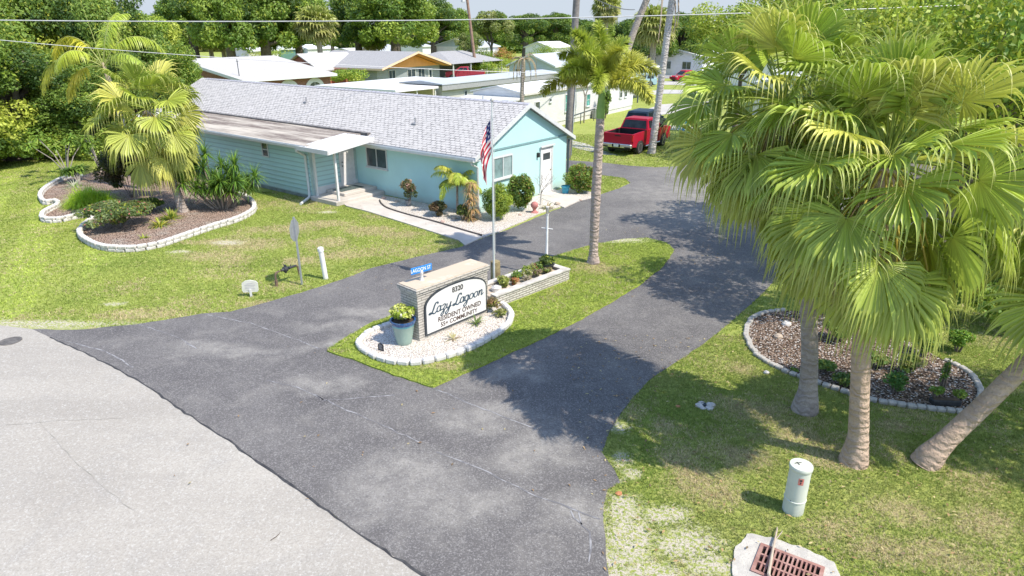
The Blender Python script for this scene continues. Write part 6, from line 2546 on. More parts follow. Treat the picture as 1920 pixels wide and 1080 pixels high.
def tree_proto(name, seed, crown_r, crown_h, trunk_h, nclump, n, size, pal, clump=.28, yellow=.08, trunk_r=.3, skirt=.35, spread=1.0, lean=0, low=.0):
    """a tree as a thing: trunk with limbs, crown; built at the origin"""
    rg = np.random.default_rng(seed)
    root = thing(name, None, 'tree')
    cz = trunk_h + crown_h * .5
    cen, rad = [], []
    for i in range(nclump):
        u = nrm(rg.normal(size=3))
        if u[2] < -skirt:
            u[2] = abs(u[2])
        q = rg.uniform(.45, .88)
        if i < nclump * low:
            a_ = rg.uniform(0, 6.283)
            u = np.array([math.cos(a_) * .86, math.sin(a_) * .86, -rg.uniform(.55, 1.0)])
            q = rg.uniform(.75, .98)
        cen.append((u[0] * crown_r * q * spread, u[1] * crown_r * q * spread, cz + u[2] * crown_h * .5 * q))
        rad.append(crown_r * clump * rg.uniform(.65, 1.25))
    V, T, F = leaf_cloud(cen, rad, n, size, rg, pal, .8, yellow)
    npobj('crown', V, F, LEAFT, T, root)
    b = MB()
    b.tube([(0, 0, -.1), (lean * .2, 0, trunk_h * .5), (lean * .5, 0, trunk_h), (lean * .3, .1, cz)], [trunk_r * 1.3, trunk_r, trunk_r * .85, trunk_r * .35], 9)
    for i in range(0, nclump, 5):
        c = cen[i]
        z0 = max(trunk_h * rg.uniform(.8, 1.1), trunk_h + (min(c[2], cz) - trunk_h) * rg.uniform(.0, .6))
        m1 = (c[0] * .45 + lean * .3, c[1] * .45, z0 + (c[2] - z0) * .6)
        b.tube([(lean * .4, 0, z0), m1, c], [trunk_r * .4, trunk_r * .22, trunk_r * .08], 6)
    b.obj('trunk', BARK, root, smooth=True)
    return root


DARKG = [(.11, .19, .035), (.14, .23, .045), (.19, .29, .055), (.075, .14, .035)]
MIDG = [(.19, .29, .05), (.26, .36, .06), (.14, .24, .045), (.32, .42, .07)]
LIMEG = [(.36, .46, .06), (.28, .40, .055), (.44, .50, .08), (.19, .31, .05)]
OLIVE = [(.20, .26, .08), (.26, .30, .10), (.14, .20, .06), (.32, .34, .13)]

protoA = tree_proto('broadleaf_tree', 1, 4.2, 9.2, .4, 90, 56000, .105, [DARKG[1], DARKG[2], MIDG[1], MIDG[3], DARKG[3]], .25, .07, .9, .3, low=.3)
protoB = tree_proto('broadleaf_tree', 2, 4.0, 8.3, .3, 80, 52000, .105, LIMEG + [MIDG[0], DARKG[2]], .26, .08, .9, .3, low=.3)
protoC = tree_proto('oak_tree', 3, 6.0, 8.6, 4.0, 90, 32000, .21, DARKG + [MIDG[0]], .24, .08, .8, .28, low=.25)
protoD = tree_proto('oak_tree', 4, 6.5, 8.2, 4.3, 80, 30000, .22, MIDG + [DARKG[2]], .25, .06, .8, .28, low=.18)
protoE = tree_proto('open_tree', 5, 4.6, 6.5, 3.4, 46, 15000, .10, LIMEG, .22, .3, .18, .5)
protoG = tree_proto('hedgerow_tree', 16, 6.0, 9.0, .5, 66, 17000, .26, DARKG + [MIDG[0]], .27, .05, .9, .3, low=.35)
protoF = tree_proto('olive_tree', 6, 4.4, 7.0, 3.0, 44, 16000, .17, OLIVE + [MIDG[0]], .26, .08, .3, .3)
FIRST = set()


def put_tree(proto, u, D, h, w, label, rz=0.0, group=None, x=None):
    bh = {id(protoA): (9.8, 8.6), id(protoB): (8.8, 8.2), id(protoC): (12.5, 12.4), id(protoD): (12.5, 13.4), id(protoE): (9.9, 9.2), id(protoG): (9.6, 12.4), id(protoF): (10.0, 9.0)}[id(proto)]
    p_ = atd(u, D)
    s_ = (w / bh[1], w / bh[1], h / bh[0])
    if id(proto) not in FIRST:
        FIRST.add(id(proto))
        proto.location = p_
        proto.rotation_euler = (0, 0, rz)
        proto.scale = s_
        proto['label'] = label
        if group:
            proto['group'] = group
        return proto
    return dup(proto, p_, rz, label, group, s_)


# woods at the left (nearest first)
for i, (pr, u, D, h, w, lab) in enumerate((
        (protoA, 40, 38.5, 7.2, 8, 'dense tree overhanging the lawn edge near the left picture edge'),
        (protoB, -60, 36, 9.5, 9, 'lime green tree cut by the left picture edge'),
        (protoB, 110, 42, 5.4, 6.5, 'bright lime bushy tree low over the lawn behind the hedge row'),
        (protoA, -40, 44, 12, 10, 'tall dark tree rising out of the picture at the far left'),
        (protoA, 90, 47, 12.5, 9.5, 'tall dense tree behind the wilting feather palm, left of it'),
        (protoB, 185, 49, 9.6, 9, 'bushy tree directly behind the wilting feather palm'),
        (protoA, 250, 47, 10.8, 7.0, 'tall tree behind the crown of the left fan palm'),
        (protoB, 305, 52, 8.9, 7.0, 'last light green tree of the left wood beside the sky gap'),
        (protoA, 180, 40.5, 5.2, 6.5, 'dark green low tree behind the plumeria stems'),
        (protoA, 265, 43, 6.2, 6.5, 'dark low tree behind the mulch bed shrubs'),
        (protoA, -150, 34, 8, 9, 'dark tree outside the left edge whose side just shows'),
        (protoB, 325, 60, 6.4, 6.0, 'low green tree beside the brick house wall'))):
    put_tree(pr, u, D, h, w, lab, i * 1.7)

# trees beyond the houses
far_trees = (
    (protoC, 372, 118, 13.5, 13, 'round dark oak right of the sky gap, above the brick house ridge'),
    (protoD, 440, 108, 14.5, 13, 'tall green oak crown above the brick house, second from the sky gap'),
    (protoC, 505, 112, 15, 14, 'tall dark oak crown left of the tall cabbage palm'),
    (protoD, 566, 120, 13.5, 12, 'green oak crown just behind the tall cabbage palm'),
    (protoC, 676, 135, 14.5, 12, 'dark oak crown at the left of the biggest oak'),
    (protoD, 745, 128, 15, 17, 'biggest spreading oak with a forked grey trunk above the orange gabled house'),
    (protoC, 815, 150, 13.2, 12, 'oak crown above the white barn roof'),
    (protoD, 855, 158, 11.5, 10, 'green oak sloping down to the brown leaning pole'),
    (protoF, 922, 130, 10.6, 9, 'thin olive green tree right of the brown leaning pole'),
    (protoC, 985, 190, 11.2, 14, 'dark tree mass left of the grey utility pole'),
    (protoC, 1045, 195, 11.6, 14, 'dark tree mass directly behind the grey utility pole'),
    (protoD, 1115, 210, 9.2, 14, 'distant green tree right of the grey utility pole'),
    (protoC, 1218, 115, 10.0, 9.5, 'dark pointed tree behind the tall pale palm trunk'),
    (protoC, 1275, 120, 9.8, 10, 'dark tree right of the tall pale palm trunk'),
    (protoB, 1262, 150, 8.0, 8, 'yellow green bush above the white bungalow roof'),
    (protoF, 880, 118, 7.0, 5, 'small olive tree between the white barn and the brown pole'))
for i, (pr, u, D, h, w, lab) in enumerate(far_trees):
    put_tree(pr, u, D, h, w, lab, i * 2.1 + .4)
rg_ = random.Random(12)
for i in range(44):
    u = -100 + i * 51 + rg_.uniform(-20, 20)
    put_tree(protoG, u, rg_.uniform(235, 300), rg_.uniform(9.2, 11.0), rg_.uniform(20, 26), 'tree of the distant dark tree line along the horizon', rg_.uniform(0, 6), 'trees of the distant tree line')
put_tree(protoE, 2700, 8.0, 9.6, 6.0, 'airy tree just outside the right edge whose shade dapples the verge', .5)
# airy trees just behind the right palms: their shade dapples the drive and the verge
for i, (u, D, h, w, lab) in enumerate(((1730, 15.5, 8.6, 6.5, 'airy lime tree rising right behind the crowns of the foreground palms'), (1640, 21.5, 9.2, 8.5, 'airy tree behind the two palm crowns, shading the drive'), (1840, 19, 9.2, 7.5, 'airy tree near the right edge behind the leaning palm'))):
    put_tree(protoE, u, D, h, w, lab, i * 2.2 + .3)
# right hand trees behind the palms
for i, (pr, u, D, h, w, lab) in enumerate((
        (protoE, 1375, 46, 9.5, 8.5, 'airy yellow green tree left of the foreground palm crowns'),
        (protoE, 1500, 38, 10.5, 9, 'airy light green tree behind the second palm crown'),
        (protoE, 1660, 33, 11, 9, 'open lime tree above the foreground palm crown with sky between its limbs'),
        (protoE, 1800, 30, 8.6, 8.5, 'dense lime tree behind the foreground palm at the right'),
        (protoB, 1930, 27, 7.2, 7.5, 'bright lime tree cut by the right picture edge'),
        (protoE, 1840, 40, 12, 10, 'tall airy tree rising at the upper right corner'),
        (protoA, 1720, 42, 8.5, 9, 'green tree deep behind the foreground palm crown'),
        (protoA, 1570, 50, 8.6, 10, 'green tree filling the gap between the two palm crowns'),
        (protoA, 2010, 36, 9.5, 10, 'dark tree just past the right picture edge'),
        (protoA, 1960, 21, 5.4, 6, 'dense dark tree at the right behind the leaning palm'),
        (protoB, 1880, 18.5, 3.4, 4.6, 'low lime shrub tree at the right edge below the palm fronds'))):
    put_tree(pr, u, D, h, w, lab, i * 1.3 + .9)


# cabbage palms far off
def far_fan_palm(seed, h, n, Rr, tones):
    rg = np.random.default_rng(seed)
    root = thing('cabbage_palm', None, 'palm tree')
    palm_trunk(root, [(0, 0, 0), (.1, 0, h * .5), (0, 0, h)], [.3, .24, .28], TRKG, .04, seed)
    L = Leafs()
    for i in range(n):
        f = i / n
        fan_frond(L, i * 2.4, R(84 - 140 * f), 1.1, Rr, .7, rg, np.array(tones[0]) * (1 - f) + np.array(tones[1]) * f, 14, org=(0, 0, h))
    L.obj('crown', LEAFP, root)
    return root


cpA = far_fan_palm(41, 5.6, 46, 1.5, ((.30, .36, .08), (.34, .30, .14)))
p_ = atd(603, 112)
cpA.location = p_
cpA.scale = (1.75, 1.75, 1.42)
cpA['label'] = 'tall cabbage palm with shaggy yellow green crown between the brick and orange houses'
k = 0
for (u, D, s_, lab) in ((372, 128, 1.5, 'left one of the bushy cabbage palms behind the brick house roof'), (400, 132, 1.7, 'middle one of the bushy cabbage palms behind the brick house roof'), (425, 126, 1.5, 'right one of the bushy cabbage palms behind the brick house roof'),
                        (628, 150, 1.6, 'cabbage palm crown right behind the tall cabbage palm'), (705, 135, 1.25, 'low yellow green palm left of the biggest oak trunk'), (1133, 200, 2.1, 'tiny palm crown alone on the skyline right of the grey pole'), (1218, 96, 1.6, 'yellow green palm crown beside the tall pale trunk top')):
    zs = {1133: 2.35, 1218: 1.35, 705: .9, 628: 1.1}.get(u, 1.0)
    dup(cpA, atd(u, D), k * 1.1, lab, None, (s_, s_, zs))
    k += 1


# leaning coconut stem at the top behind the foxtail crown
p_ = atd(1150, 64)
lcn = thing('leaning_palm', 'leaning grey palm stem crossing the skyline above the foxtail palm', 'palm tree', p_)
palm_trunk(lcn, [(0, 0, 0), (.6, 0, 3.5), (1.5, 0, 7), (3.0, 0, 11)], [.4, .32, .3, .28], TRKG, .05, 14)
rgn = np.random.default_rng(14)
for i in range(10):
    L = Leafs()
    feather_frond(L, i * 2.4, R(rgn.uniform(10, 70)), 3.0, 2.6, rgn, (.18, .26, .04), 40, .6, .03, .4, 1.5, (3.0, 0, 11), .12, r0=.04)
    L.obj('frond', LEAFP, lcn)


# ---------------------------------------------------------------- shrubs and small plants
def bush_proto(name, seed, r_, h_, n, size, pal, nclump=18, yellow=.08, cat='shrub', clump=.38, stems=True, accent=None, full=0):
    rg = np.random.default_rng(seed)
    root = thing(name, None, cat)
    cen, rad = [], []
    for i in range(nclump):
        u = nrm(rg.normal(size=3))
        if full < 1:
            u[2] = abs(u[2]) if rg.uniform() < .75 else u[2]
        q = rg.uniform(.3, .72) if full < 1 else rg.uniform(.55, .75)
        cen.append((u[0] * r_ * q, u[1] * r_ * q, h_ * .52 + u[2] * h_ * .48 * q))
        rad.append(r_ * clump * rg.uniform(.8, 1.2))
    V, T, F = leaf_cloud(cen, rad, n, size, rg, pal, h_ / r_ * .5, yellow)
    if accent is not None:
        m = np.repeat(rg.uniform(size=n) < accent[0], 4)
        T[m] = np.array(accent[1])
    V[:, 2] = np.maximum(V[:, 2], .01)
    npobj('foliage', V, F, LEAFT, T, root)
    if stems:
        b = MB()
        for k in range(5):
            a = k * 1.3
            b.tube([(.04 * math.cos(a), .04 * math.sin(a), 0), (r_ * .3 * math.cos(a), r_ * .3 * math.sin(a), h_ * .4), (r_ * .5 * math.cos(a), r_ * .5 * math.sin(a), h_ * .75)], [.02, .014, .006], 5)
        b.obj('stem', BARK, root, smooth=True)
    return root


def bush(name, seed, u, v, r_, h_, n, size, pal, label, z=.0, cat='shrub', **k):
    o_ = bush_proto(name, seed, r_, h_, n, size, pal, cat=cat, **k)
    c0 = G(u, v)
    o_.location = (c0.x, c0.y, z)
    o_['label'] = label
    return o_


def straps(L, n, length, width, rg, el0, el1, g, pal, org=(0, 0, 0), K=5, spread=0.0):
    """rosette or tuft of strap leaves"""
    az = rg.uniform(0, 2 * PI, n)
    el = rg.uniform(R(el0), R(el1), n)
    d = np.stack([np.cos(az) * np.cos(el), np.sin(az) * np.cos(el), np.sin(el)], 1)
    ln = length * rg.uniform(.6, 1.1, n)
    p = np.array(org)[None, :] + np.stack([np.cos(az), np.sin(az), 0 * az], 1) * spread * rg.uniform(0, 1, n)[:, None]
    sd = np.stack([-np.sin(az), np.cos(az), 0 * az], 1)
    st = np.linspace(0, 1, K)
    wd = width * np.array([.7, 1, .85, .5, .05]) if K == 5 else width * np.linspace(1, .05, K)
    out = []
    for q in range(K):
        if q:
            d = nrm(d - Zn * (g * (.5 + st[q]) / K))
            p = p + d * (ln / (K - 1))[:, None]
        out.append(np.stack([p - sd * wd[q], p + sd * wd[q]], 1))
    V = np.stack(out, 1)
    pal = np.array(pal)
    c = pal[rg.integers(0, len(pal), n)] * rg.uniform(.8, 1.2, n)[:, None]
    C = np.repeat(c[:, None, :], K * 2, axis=1)
    i, q = np.meshgrid(np.arange(n), np.arange(K - 1), indexing='ij')
    b0 = i * K * 2 + q * 2
    F = np.stack([b0, b0 + 1, b0 + 3, b0 + 2], -1).reshape(-1, 4)
    Vr = V.reshape(-1, 3)
    Vr[:, 2] = np.maximum(Vr[:, 2], .012)
    L.add(Vr, C.reshape(-1, 3), F)


def rosette(name, seed, u, v, n, length, width, el0, el1, g, pal, label, z=0.0, spread=.04, loc=None, m_=None):
    rg = np.random.default_rng(seed)
    c0 = loc if loc is not None else G(u, v)
    root = thing(name, label, 'plant', (c0[0], c0[1], z))
    L = Leafs()
    straps(L, n, length, width, rg, el0, el1, g, pal, spread=spread)
    L.obj('leaves', m_ or LEAFP, root)
    return root


# shrubs along the house
bush('round_green_bush', 61, 932, 412, .66, 1.45, 13000, .035, LIMEG[:2] + MIDG, 'clipped round bright green bush left of the oval bush under the gable window', .03, nclump=60, yellow=.15, clump=.3, full=1, stems=False)
bush('oval_dark_bush', 62, 975, 396, .62, 1.6, 9000, .045, DARKG + [MIDG[1]], 'taller oval dark green bush right of the round clipped bush', .03, nclump=56, yellow=.12, clump=.3, full=1, stems=False, accent=(.05, (.35, .12, .06)))
bush('round_speckled_bush', 63, 1087, 362, .78, 1.4, 10000, .045, DARKG + MIDG[:2], 'round green and red speckled bush at the back corner by the drive', .0, nclump=56, yellow=.1, clump=.3, full=1, stems=False, accent=(.10, (.32, .14, .07)))
bush('bronze_shrub', 64, 821, 407, .42, .62, 3600, .045, [(.08, .09, .04), (.12, .09, .05), (.06, .09, .03), (.16, .10, .06)], 'low bronze green shrub in the gravel left of the small palm', .03, yellow=.03)
bush('dark_low_shrub', 65, 868, 414, .36, .60, 3400, .045, [(.06, .09, .03), (.09, .13, .03)], 'low dark green shrub at the foot of the dry orange fern', .03, yellow=.05)
bush('pink_leaf_shrub', 66, 768, 388, .42, .95, 1500, .05, [(.36, .22, .17), (.28, .22, .12), (.45, .30, .24), (.10, .12, .05)], 'ball of pinkish variegated leaves in the grey pot by the wall', .28, yellow=.0, clump=.34)
rg = np.random.default_rng(67)
c0 = G(884, 414)
fr = thing('dry_orange_fern', 'tall dry orange brown fern column by the downspout at the house corner', 'plant', (c0.x, c0.y, .03))
L = Leafs()
for k in range(9):
    straps(L, 60, .42, .014, rg, -10, 60, 2.5, [(.46, .27, .12), (.38, .24, .12), (.55, .36, .18), (.30, .26, .08)], (rg.uniform(-.12, .12), rg.uniform(-.1, .1), .1 + k * .17), spread=.12)
L.obj('leaves', DRYL, fr)
# bare pale shrub by the gable door
c0 = G(1013, 386)
bt = thing('bare_pale_shrub', 'leafless silvery forked shrub in front of the gable door', 'shrub', (c0.x, c0.y, .03))
b = MB()
rg2 = random.Random(5)


def branch(b, p, d, L_, r_, lev):
    q = p + d * L_
    m_ = p + d * L_ * .5 + Vector((rg2.uniform(-.03, .03), rg2.uniform(-.03, .03), 0))
    b.tube([p, m_, q], [r_, r_ * .85, r_ * .65], 5)
    if lev:
        for k in range(3 if lev > 1 else 2):
            a = rg2.uniform(0, 6.28)
            e = rg2.uniform(.45, .8)
            d2 = (d + Vector((math.cos(a), math.sin(a), .15)) * e).normalized()
            branch(b, q, d2, L_ * rg2.uniform(.6, .85), r_ * .6, lev - 1)


branch(b, Vector((0, 0, 0)), Vector((.05, 0, 1)).normalized(), .5, .035, 4)
b.obj('branches', mat('silver_bark', (.50, .48, .46), (.36, .34, .33), 12), bt, smooth=True)
rosette('spiky_plant', 68, 1026, 392, 26, .42, .025, 15, 70, 1.5, [(.30, .28, .08), (.22, .24, .06), (.4, .3, .14)], 'small yellowish spiky plant in the gravel right of the bare shrub', .03)
rosette('aloe_plant', 681, 1082, 352, 20, .5, .03, 20, 80, .8, [(.5, .46, .40), (.4, .28, .2)], 'pale dry strap leaved plant right of the blue pot', .03)

# pot plants at the sign
def clump_plant(name, seed, loc, r_, h_, n, size, pal, label, accent=None, cat='plant'):
    o_ = bush_proto(name, seed, r_, h_, n, size, pal, 14, .1, cat, .42, False, accent)
    o_.location = loc
    o_['label'] = label
    return o_


clump_plant('potted_flowers', 70, (pot.location.x, pot.location.y, .60), .34, .42, 1500, .045, [(.42, .52, .07), (.30, .42, .05), (.55, .60, .16), (.16, .26, .04)], 'lime flowering plant overflowing the glazed pot beside the sign', (.08, (.75, .72, .62)))
c0 = G(850, 640)
rosette('agave_plant', 71, 850, 641, 16, .26, .016, 15, 65, .8, [(.40, .36, .18), (.30, .30, .12), (.45, .30, .2)], 'small tan agave in the white gravel under the middle of the sign', .08)
rosette('agave_plant', 72, 893, 612, 22, .28, .02, 20, 75, .6, [(.16, .24, .08), (.24, .32, .10), (.12, .18, .07)], 'dark green agave in the white gravel under the right half of the sign', .08)
clump_plant('rusty_shrub', 73, (G(924, 590).x, G(924, 590).y, .07), .20, .42, 420, .04, [(.30, .17, .10), (.22, .16, .08), (.20, .22, .08)], 'rusty brown small shrub at the right end of the sign wall', None, 'shrub')
clump_plant('low_green_plant', 74, (G(938, 598).x, G(938, 598).y, .07), .2, .22, 300, .04, [(.22, .28, .08), (.30, .30, .12)], 'low yellow green plant behind the gravel rim at the right end')
for i, (x, y, r_, h_, pal, lab, acc) in enumerate((
        (.62, .45, .16, .28, [(.35, .40, .10), (.28, .32, .08)], 'lime succulent in the planter next to the pale rock', None),
        (.95, .40, .16, .22, [(.45, .14, .06), (.5, .2, .1), (.3, .25, .08)], 'orange red bromeliad in the planter', None),
        (1.15, .55, .2, .3, [(.16, .26, .06), (.22, .32, .07)], 'green leafy plant in the middle of the planter', None),
        (1.45, .5, .2, .3, [(.34, .36, .12), (.5, .48, .3), (.22, .25, .08)], 'pale variegated plant left of the lamp post foot', (.2, (.6, .56, .46))),
        (1.75, .35, .2, .26, [(.30, .22, .16), (.2, .22, .08)], 'brownish plant in the planter near the front coping', None),
        (.75, .62, .2, .3, [(.40, .42, .14), (.30, .34, .10)], 'pale lime bushy plant at the back of the planter behind the bromeliad', None),
        (1.3, .3, .15, .2, [(.50, .46, .36), (.36, .30, .22)], 'dry straw coloured tuft near the front coping', None),
        (1.6, .68, .2, .34, [(.30, .38, .08), (.22, .30, .06)], 'tall lime plant at the back edge just left of the lamp post', None),
        (1.85, .66, .2, .3, [(.26, .34, .08), (.40, .40, .2)], 'mottled green plant tight behind the lamp post foot', (.15, (.6, .2, .15))),
        (2.1, .35, .17, .2, [(.20, .28, .08), (.34, .30, .16)], 'low olive plant between the lamp post and the black pot', None),
        (2.0, .6, .22, .36, [(.10, .18, .05), (.15, .24, .05)], 'dark green plant right of the lamp post foot', None))):
    q = PM @ Vector((x * PL / 2.6, y, .30))
    clump_plant('planter_plant', 80 + i, tuple(q), r_, h_, 420, .035, pal, lab, acc)
q = pk.location
clump_plant('dark_pot_plant', 90, tuple(PM @ Vector((PL - .42, .55, .46))), .28, .34, 700, .045, [(.06, .11, .03), (.09, .14, .04)], 'dark leafy plant in the black pot at the end of the planter')
b = MB()
b.rock((0, 0, .03), .17, random.Random(2), .6)
tag(b.obj('garden_rock', ROCKW, loc=tuple(PM @ Vector((.42, .42, .33)))), 'pale boulder in the planter right of the stump', 'rock')

# left bed
rgb = np.random.default_rng(100)
c0 = G(165, 385)
fb = thing('lime_fern_mound', 'mound of bright lime feathery fern in the left lobe of the mulch bed', 'plant', (c0.x, c0.y, .04))
L = Leafs()
for k in range(26):
    a, r_ = rgb.uniform(0, 6.28), rgb.uniform(0, .65)
    straps(L, 120, 1.0, .009, rgb, 40, 89, 2.6, [(.40, .60, .04), (.32, .54, .03), (.50, .66, .06)], (r_ * 1.25 * math.cos(a), r_ * math.sin(a), .02), spread=.18)
L.obj('leaves', LEAFP, fb)
bush('dark_croton', 101, 248, 372, 1.35, 2.7, 14000, .06, [(.035, .04, .02), (.06, .05, .03), (.05, .08, .025), (.09, .05, .035)], 'tall dark purplish croton shrub under the left fan palm crown', .04, nclump=40, yellow=.02, clump=.26)
bush('grey_green_rose_bush', 102, 226, 430, 1.5, 1.15, 11000, .05, [(.16, .22, .08), (.22, .28, .12), (.12, .18, .06), (.10, .14, .05)], 'wide grey green flowering bush at the front left of the mulch bed', .04, nclump=30, clump=.28, accent=(.05, (.45, .16, .14)))
bush('low_dark_bush', 103, 285, 398, .6, .6, 2600, .05, DARKG, 'low dark bush at the left foot of the fan palm trunk', .04)
rosette('yellow_bromeliad', 104, 302, 425, 60, .5, .025, 15, 75, 1.4, [(.42, .42, .06), (.50, .44, .08), (.16, .28, .05)], 'yellow striped bromeliad clump in front of the fan palm trunk', .04, .22)
rosette('green_bromeliad', 105, 322, 412, 60, .55, .03, 20, 80, 1.2, [(.14, .26, .05), (.22, .34, .06), (.34, .36, .06)], 'green bromeliad clump touching the fan palm trunk', .04, .2)
rosette('small_lime_plant', 106, 269, 449, 26, .22, .018, 20, 75, 1.2, [(.38, .44, .05), (.3, .38, .05)], 'tiny lime plant alone on the mulch near the front edging', .04, .08)
rosette('white_tipped_plant', 107, 140, 352, 60, .5, .02, 15, 80, 1.6, [(.45, .48, .36), (.30, .38, .20), (.55, .55, .42)], 'pale variegated strap plant at the back of the left lobe', .04, .3)
c0 = G(418, 392)
rgb = np.random.default_rng(108)
dr_ = thing('dracaena_clump', 'spiky dark green dracaena clump with bent stems at the right end of the mulch bed', 'shrub', (c0.x, c0.y, .04))
L = Leafs()
b = MB()
for k in range(30):
    a, r_, hh = rgb.uniform(0, 6.28), rgb.uniform(.15, 1.45), rgb.uniform(.6, 2.2)
    x, y = r_ * math.cos(a) * 1.1, r_ * math.sin(a) * .7
    straps(L, 90, .72, .022, rgb, -25, 85, 1.3, [(.09, .19, .03), (.14, .27, .04), (.22, .36, .05), (.06, .13, .03)], (x, y, hh))
    b.tube([(x * .25, y * .25, 0), (x * .7, y * .7, hh * .5), (x, y, hh)], [.035, .028, .022], 6)
L.obj('leaves', LEAFP, dr_)
b.obj('stem', mat('pale_stem', (.40, .33, .26), (.3, .24, .18), 8), dr_, smooth=True)
# plumeria-like shrubs behind the left lobe
for i, (u, v, lab, hh) in enumerate(((128, 330, 'pale stemmed plumeria leaning left over the lawn behind the mulch bed', 1.9), (190, 322, 'pale stemmed plumeria behind the croton shrub', 1.7), (150, 345, 'short bushy plumeria at the back edge of the left lobe', .9))):
    c0 = G(u, v)
    o_ = thing('plumeria', lab, 'shrub', (c0.x, c0.y, .02))
    L = Leafs()
    b = MB()
    for k in range(7):
        a = math.pi * .75 + rgb.uniform(-1.4, 1.4)
        r_ = rgb.uniform(.4, 1.5) * hh / 1.9
        h1 = hh * rgb.uniform(.6, 1.1)
        x, y = r_ * math.cos(a), r_ * math.sin(a)
        b.tube([(0, 0, 0), (x * .4, y * .4, h1 * .55), (x, y, h1)], [.035, .026, .02], 6)
        straps(L, 46, .46, .05, rgb, -25, 50, 1.2, [(.20, .32, .05), (.28, .40, .07), (.14, .24, .04)], (x, y, h1))
    L.obj('leaves', LEAFP, o_)
    b.obj('stem', mat('plumeria_stem', (.28, .25, .21), (.2, .18, .16), 8), o_, smooth=True)

# right bed plants
bush('small_green_bush', 110, 1675, 738, .24, .5, 900, .035, [(.08, .20, .05), (.12, .26, .06)], 'small bright green bush in the chip bed right of the foreground trunk', .03)
bush('small_green_bush', 111, 1795, 660, .32, .6, 1200, .035, [(.12, .26, .03), (.18, .32, .04)], 'small lime bush on the lawn behind the chip bed', .0)
bush('low_creeper', 112, 1580, 722, .35, .25, 900, .035, [(.10, .18, .05), (.15, .22, .06)], 'low green creeper left of the foreground palm trunk', .03)
bush('fern_tuft', 113, 1750, 755, .16, .26, 500, .03, [(.20, .34, .06), (.28, .42, .08)], 'lime fern tuft in the black nursery tray', .12, nclump=8)
bush('fern_tuft', 114, 1797, 752, .18, .22, 500, .03, [(.30, .40, .08), (.22, .34, .06)], 'pale fern tuft right of the black nursery tray', .04, nclump=8)
bush('bed_sapling', 115, 1765, 735, .10, .75, 160, .04, [(.12, .22, .05)], 'thin upright sapling in the chip bed', .03, nclump=8, clump=.5)
bush('low_creeper', 116, 1487, 700, .10, .12, 160, .03, [(.12, .24, .05)], 'tiny green tuft inside the chip bed rim left of the grey trunk', .03, nclump=5)
for i, (u, v, r_, h_, lab) in enumerate(((1560, 640, .4, .5, 'dark bushy plant at the back of the chip bed behind the grey trunk'), (1700, 700, .35, .45, 'leafy plant in the middle of the chip bed'), (1730, 668, .3, .6, 'upright green plant at the back rim of the chip bed'),
                                       (1640, 690, .3, .35, 'low green plant behind the foreground palm trunk'), (1545, 700, .25, .3, 'small olive plant between the two upright palm trunks'))):
    bush('bed_plant', 150 + i, u, v, r_, h_, 900, .04, [(.14, .24, .06), (.20, .30, .07), (.30, .30, .12)][:2 + i % 2], lab, .03, nclump=14)
# shrubs further off
for i, (u, D, r_, h_, pal, lab) in enumerate(((650, 84, 3.4, 3.2, LIMEG, 'bright green flowering hedge in front of the orange gabled house'), (505, 150, 6, 4, LIMEG, 'lime bush behind the brick house roof'), (735, 160, 4, 3.6, OLIVE, 'pale mixed bushes under the biggest oak'),
                                              (905, 112, 3.0, 2.6, LIMEG, 'lime bush between the brown pole and the rail fence'), (935, 118, 3.6, 3.2, LIMEG, 'bright lime bush behind the rail fence'), (945, 122, 2.6, 4.8, [(.50, .22, .08), (.45, .3, .08), (.3, .3, .06)], 'orange flowering bush left of the dead palm'),
                                              (900, 128, 4, 4.2, MIDG, 'green bush right of the white barn'), (1188, 78, 1.6, 1.5, LIMEG, 'small lime bush left of the small red car'), (1020, 130, 4, 5, MIDG, 'green shrub right of the white trailer'), (1325, 70, 2.5, 3, OLIVE, 'pale scrub below the yellow green branches'),
                                              (1560, 26, 2.2, 2.6, MIDG, 'green shrub behind the chip bed'), (1850, 15, 1.2, 1.2, MIDG, 'low green shrub at the right lawn'))):
    o_ = bush_proto('garden_bush', 120 + i, r_, h_, 3200, .11 if D > 60 else .07, pal, 26, .12, 'shrub', .3, False)
    o_.location = atd(u, D)
    o_['label'] = lab
c0 = wh.matrix_basis @ Vector((11.7, -1.0, 0))
bush_w = bush_proto('dark_topiary', 140, .55, 1.4, 800, .08, DARKG, 12, .0, 'shrub', .35, True)
bush_w.location = c0
bush_w['label'] = 'dark sparse topiary shrub by the white mobile home wall'
bush_w.scale = (1, 1, 1.9)

# ---------------------------------------------------------------- grass
rgg = np.random.default_rng(77)


def blobv(P, lst, k=1.0):
    m = np.zeros(len(P))
    for (x, y, rx, ry) in lst:
        d = np.hypot((P[:, 0] - x) / (rx * k), (P[:, 1] - y) / (ry * k))
        m = np.maximum(m, np.clip(1.3 - d, 0, 1))
    return m


def vnoise(P, s_, seed):
    r_ = np.random.default_rng(seed)
    t = r_.uniform(size=(64, 64))
    x, y = P[:, 0] * s_, P[:, 1] * s_
    xi, yi = np.floor(x).astype(int), np.floor(y).astype(int)
    fx, fy = x - xi, y - yi
    fx, fy = fx * fx * (3 - 2 * fx), fy * fy * (3 - 2 * fy)
    g_ = lambda a, b__: t[a % 64, b__ % 64]
    return (g_(xi, yi) * (1 - fx) + g_(xi + 1, yi) * fx) * (1 - fy) + (g_(xi, yi + 1) * (1 - fx) + g_(xi + 1, yi + 1) * fx) * fy


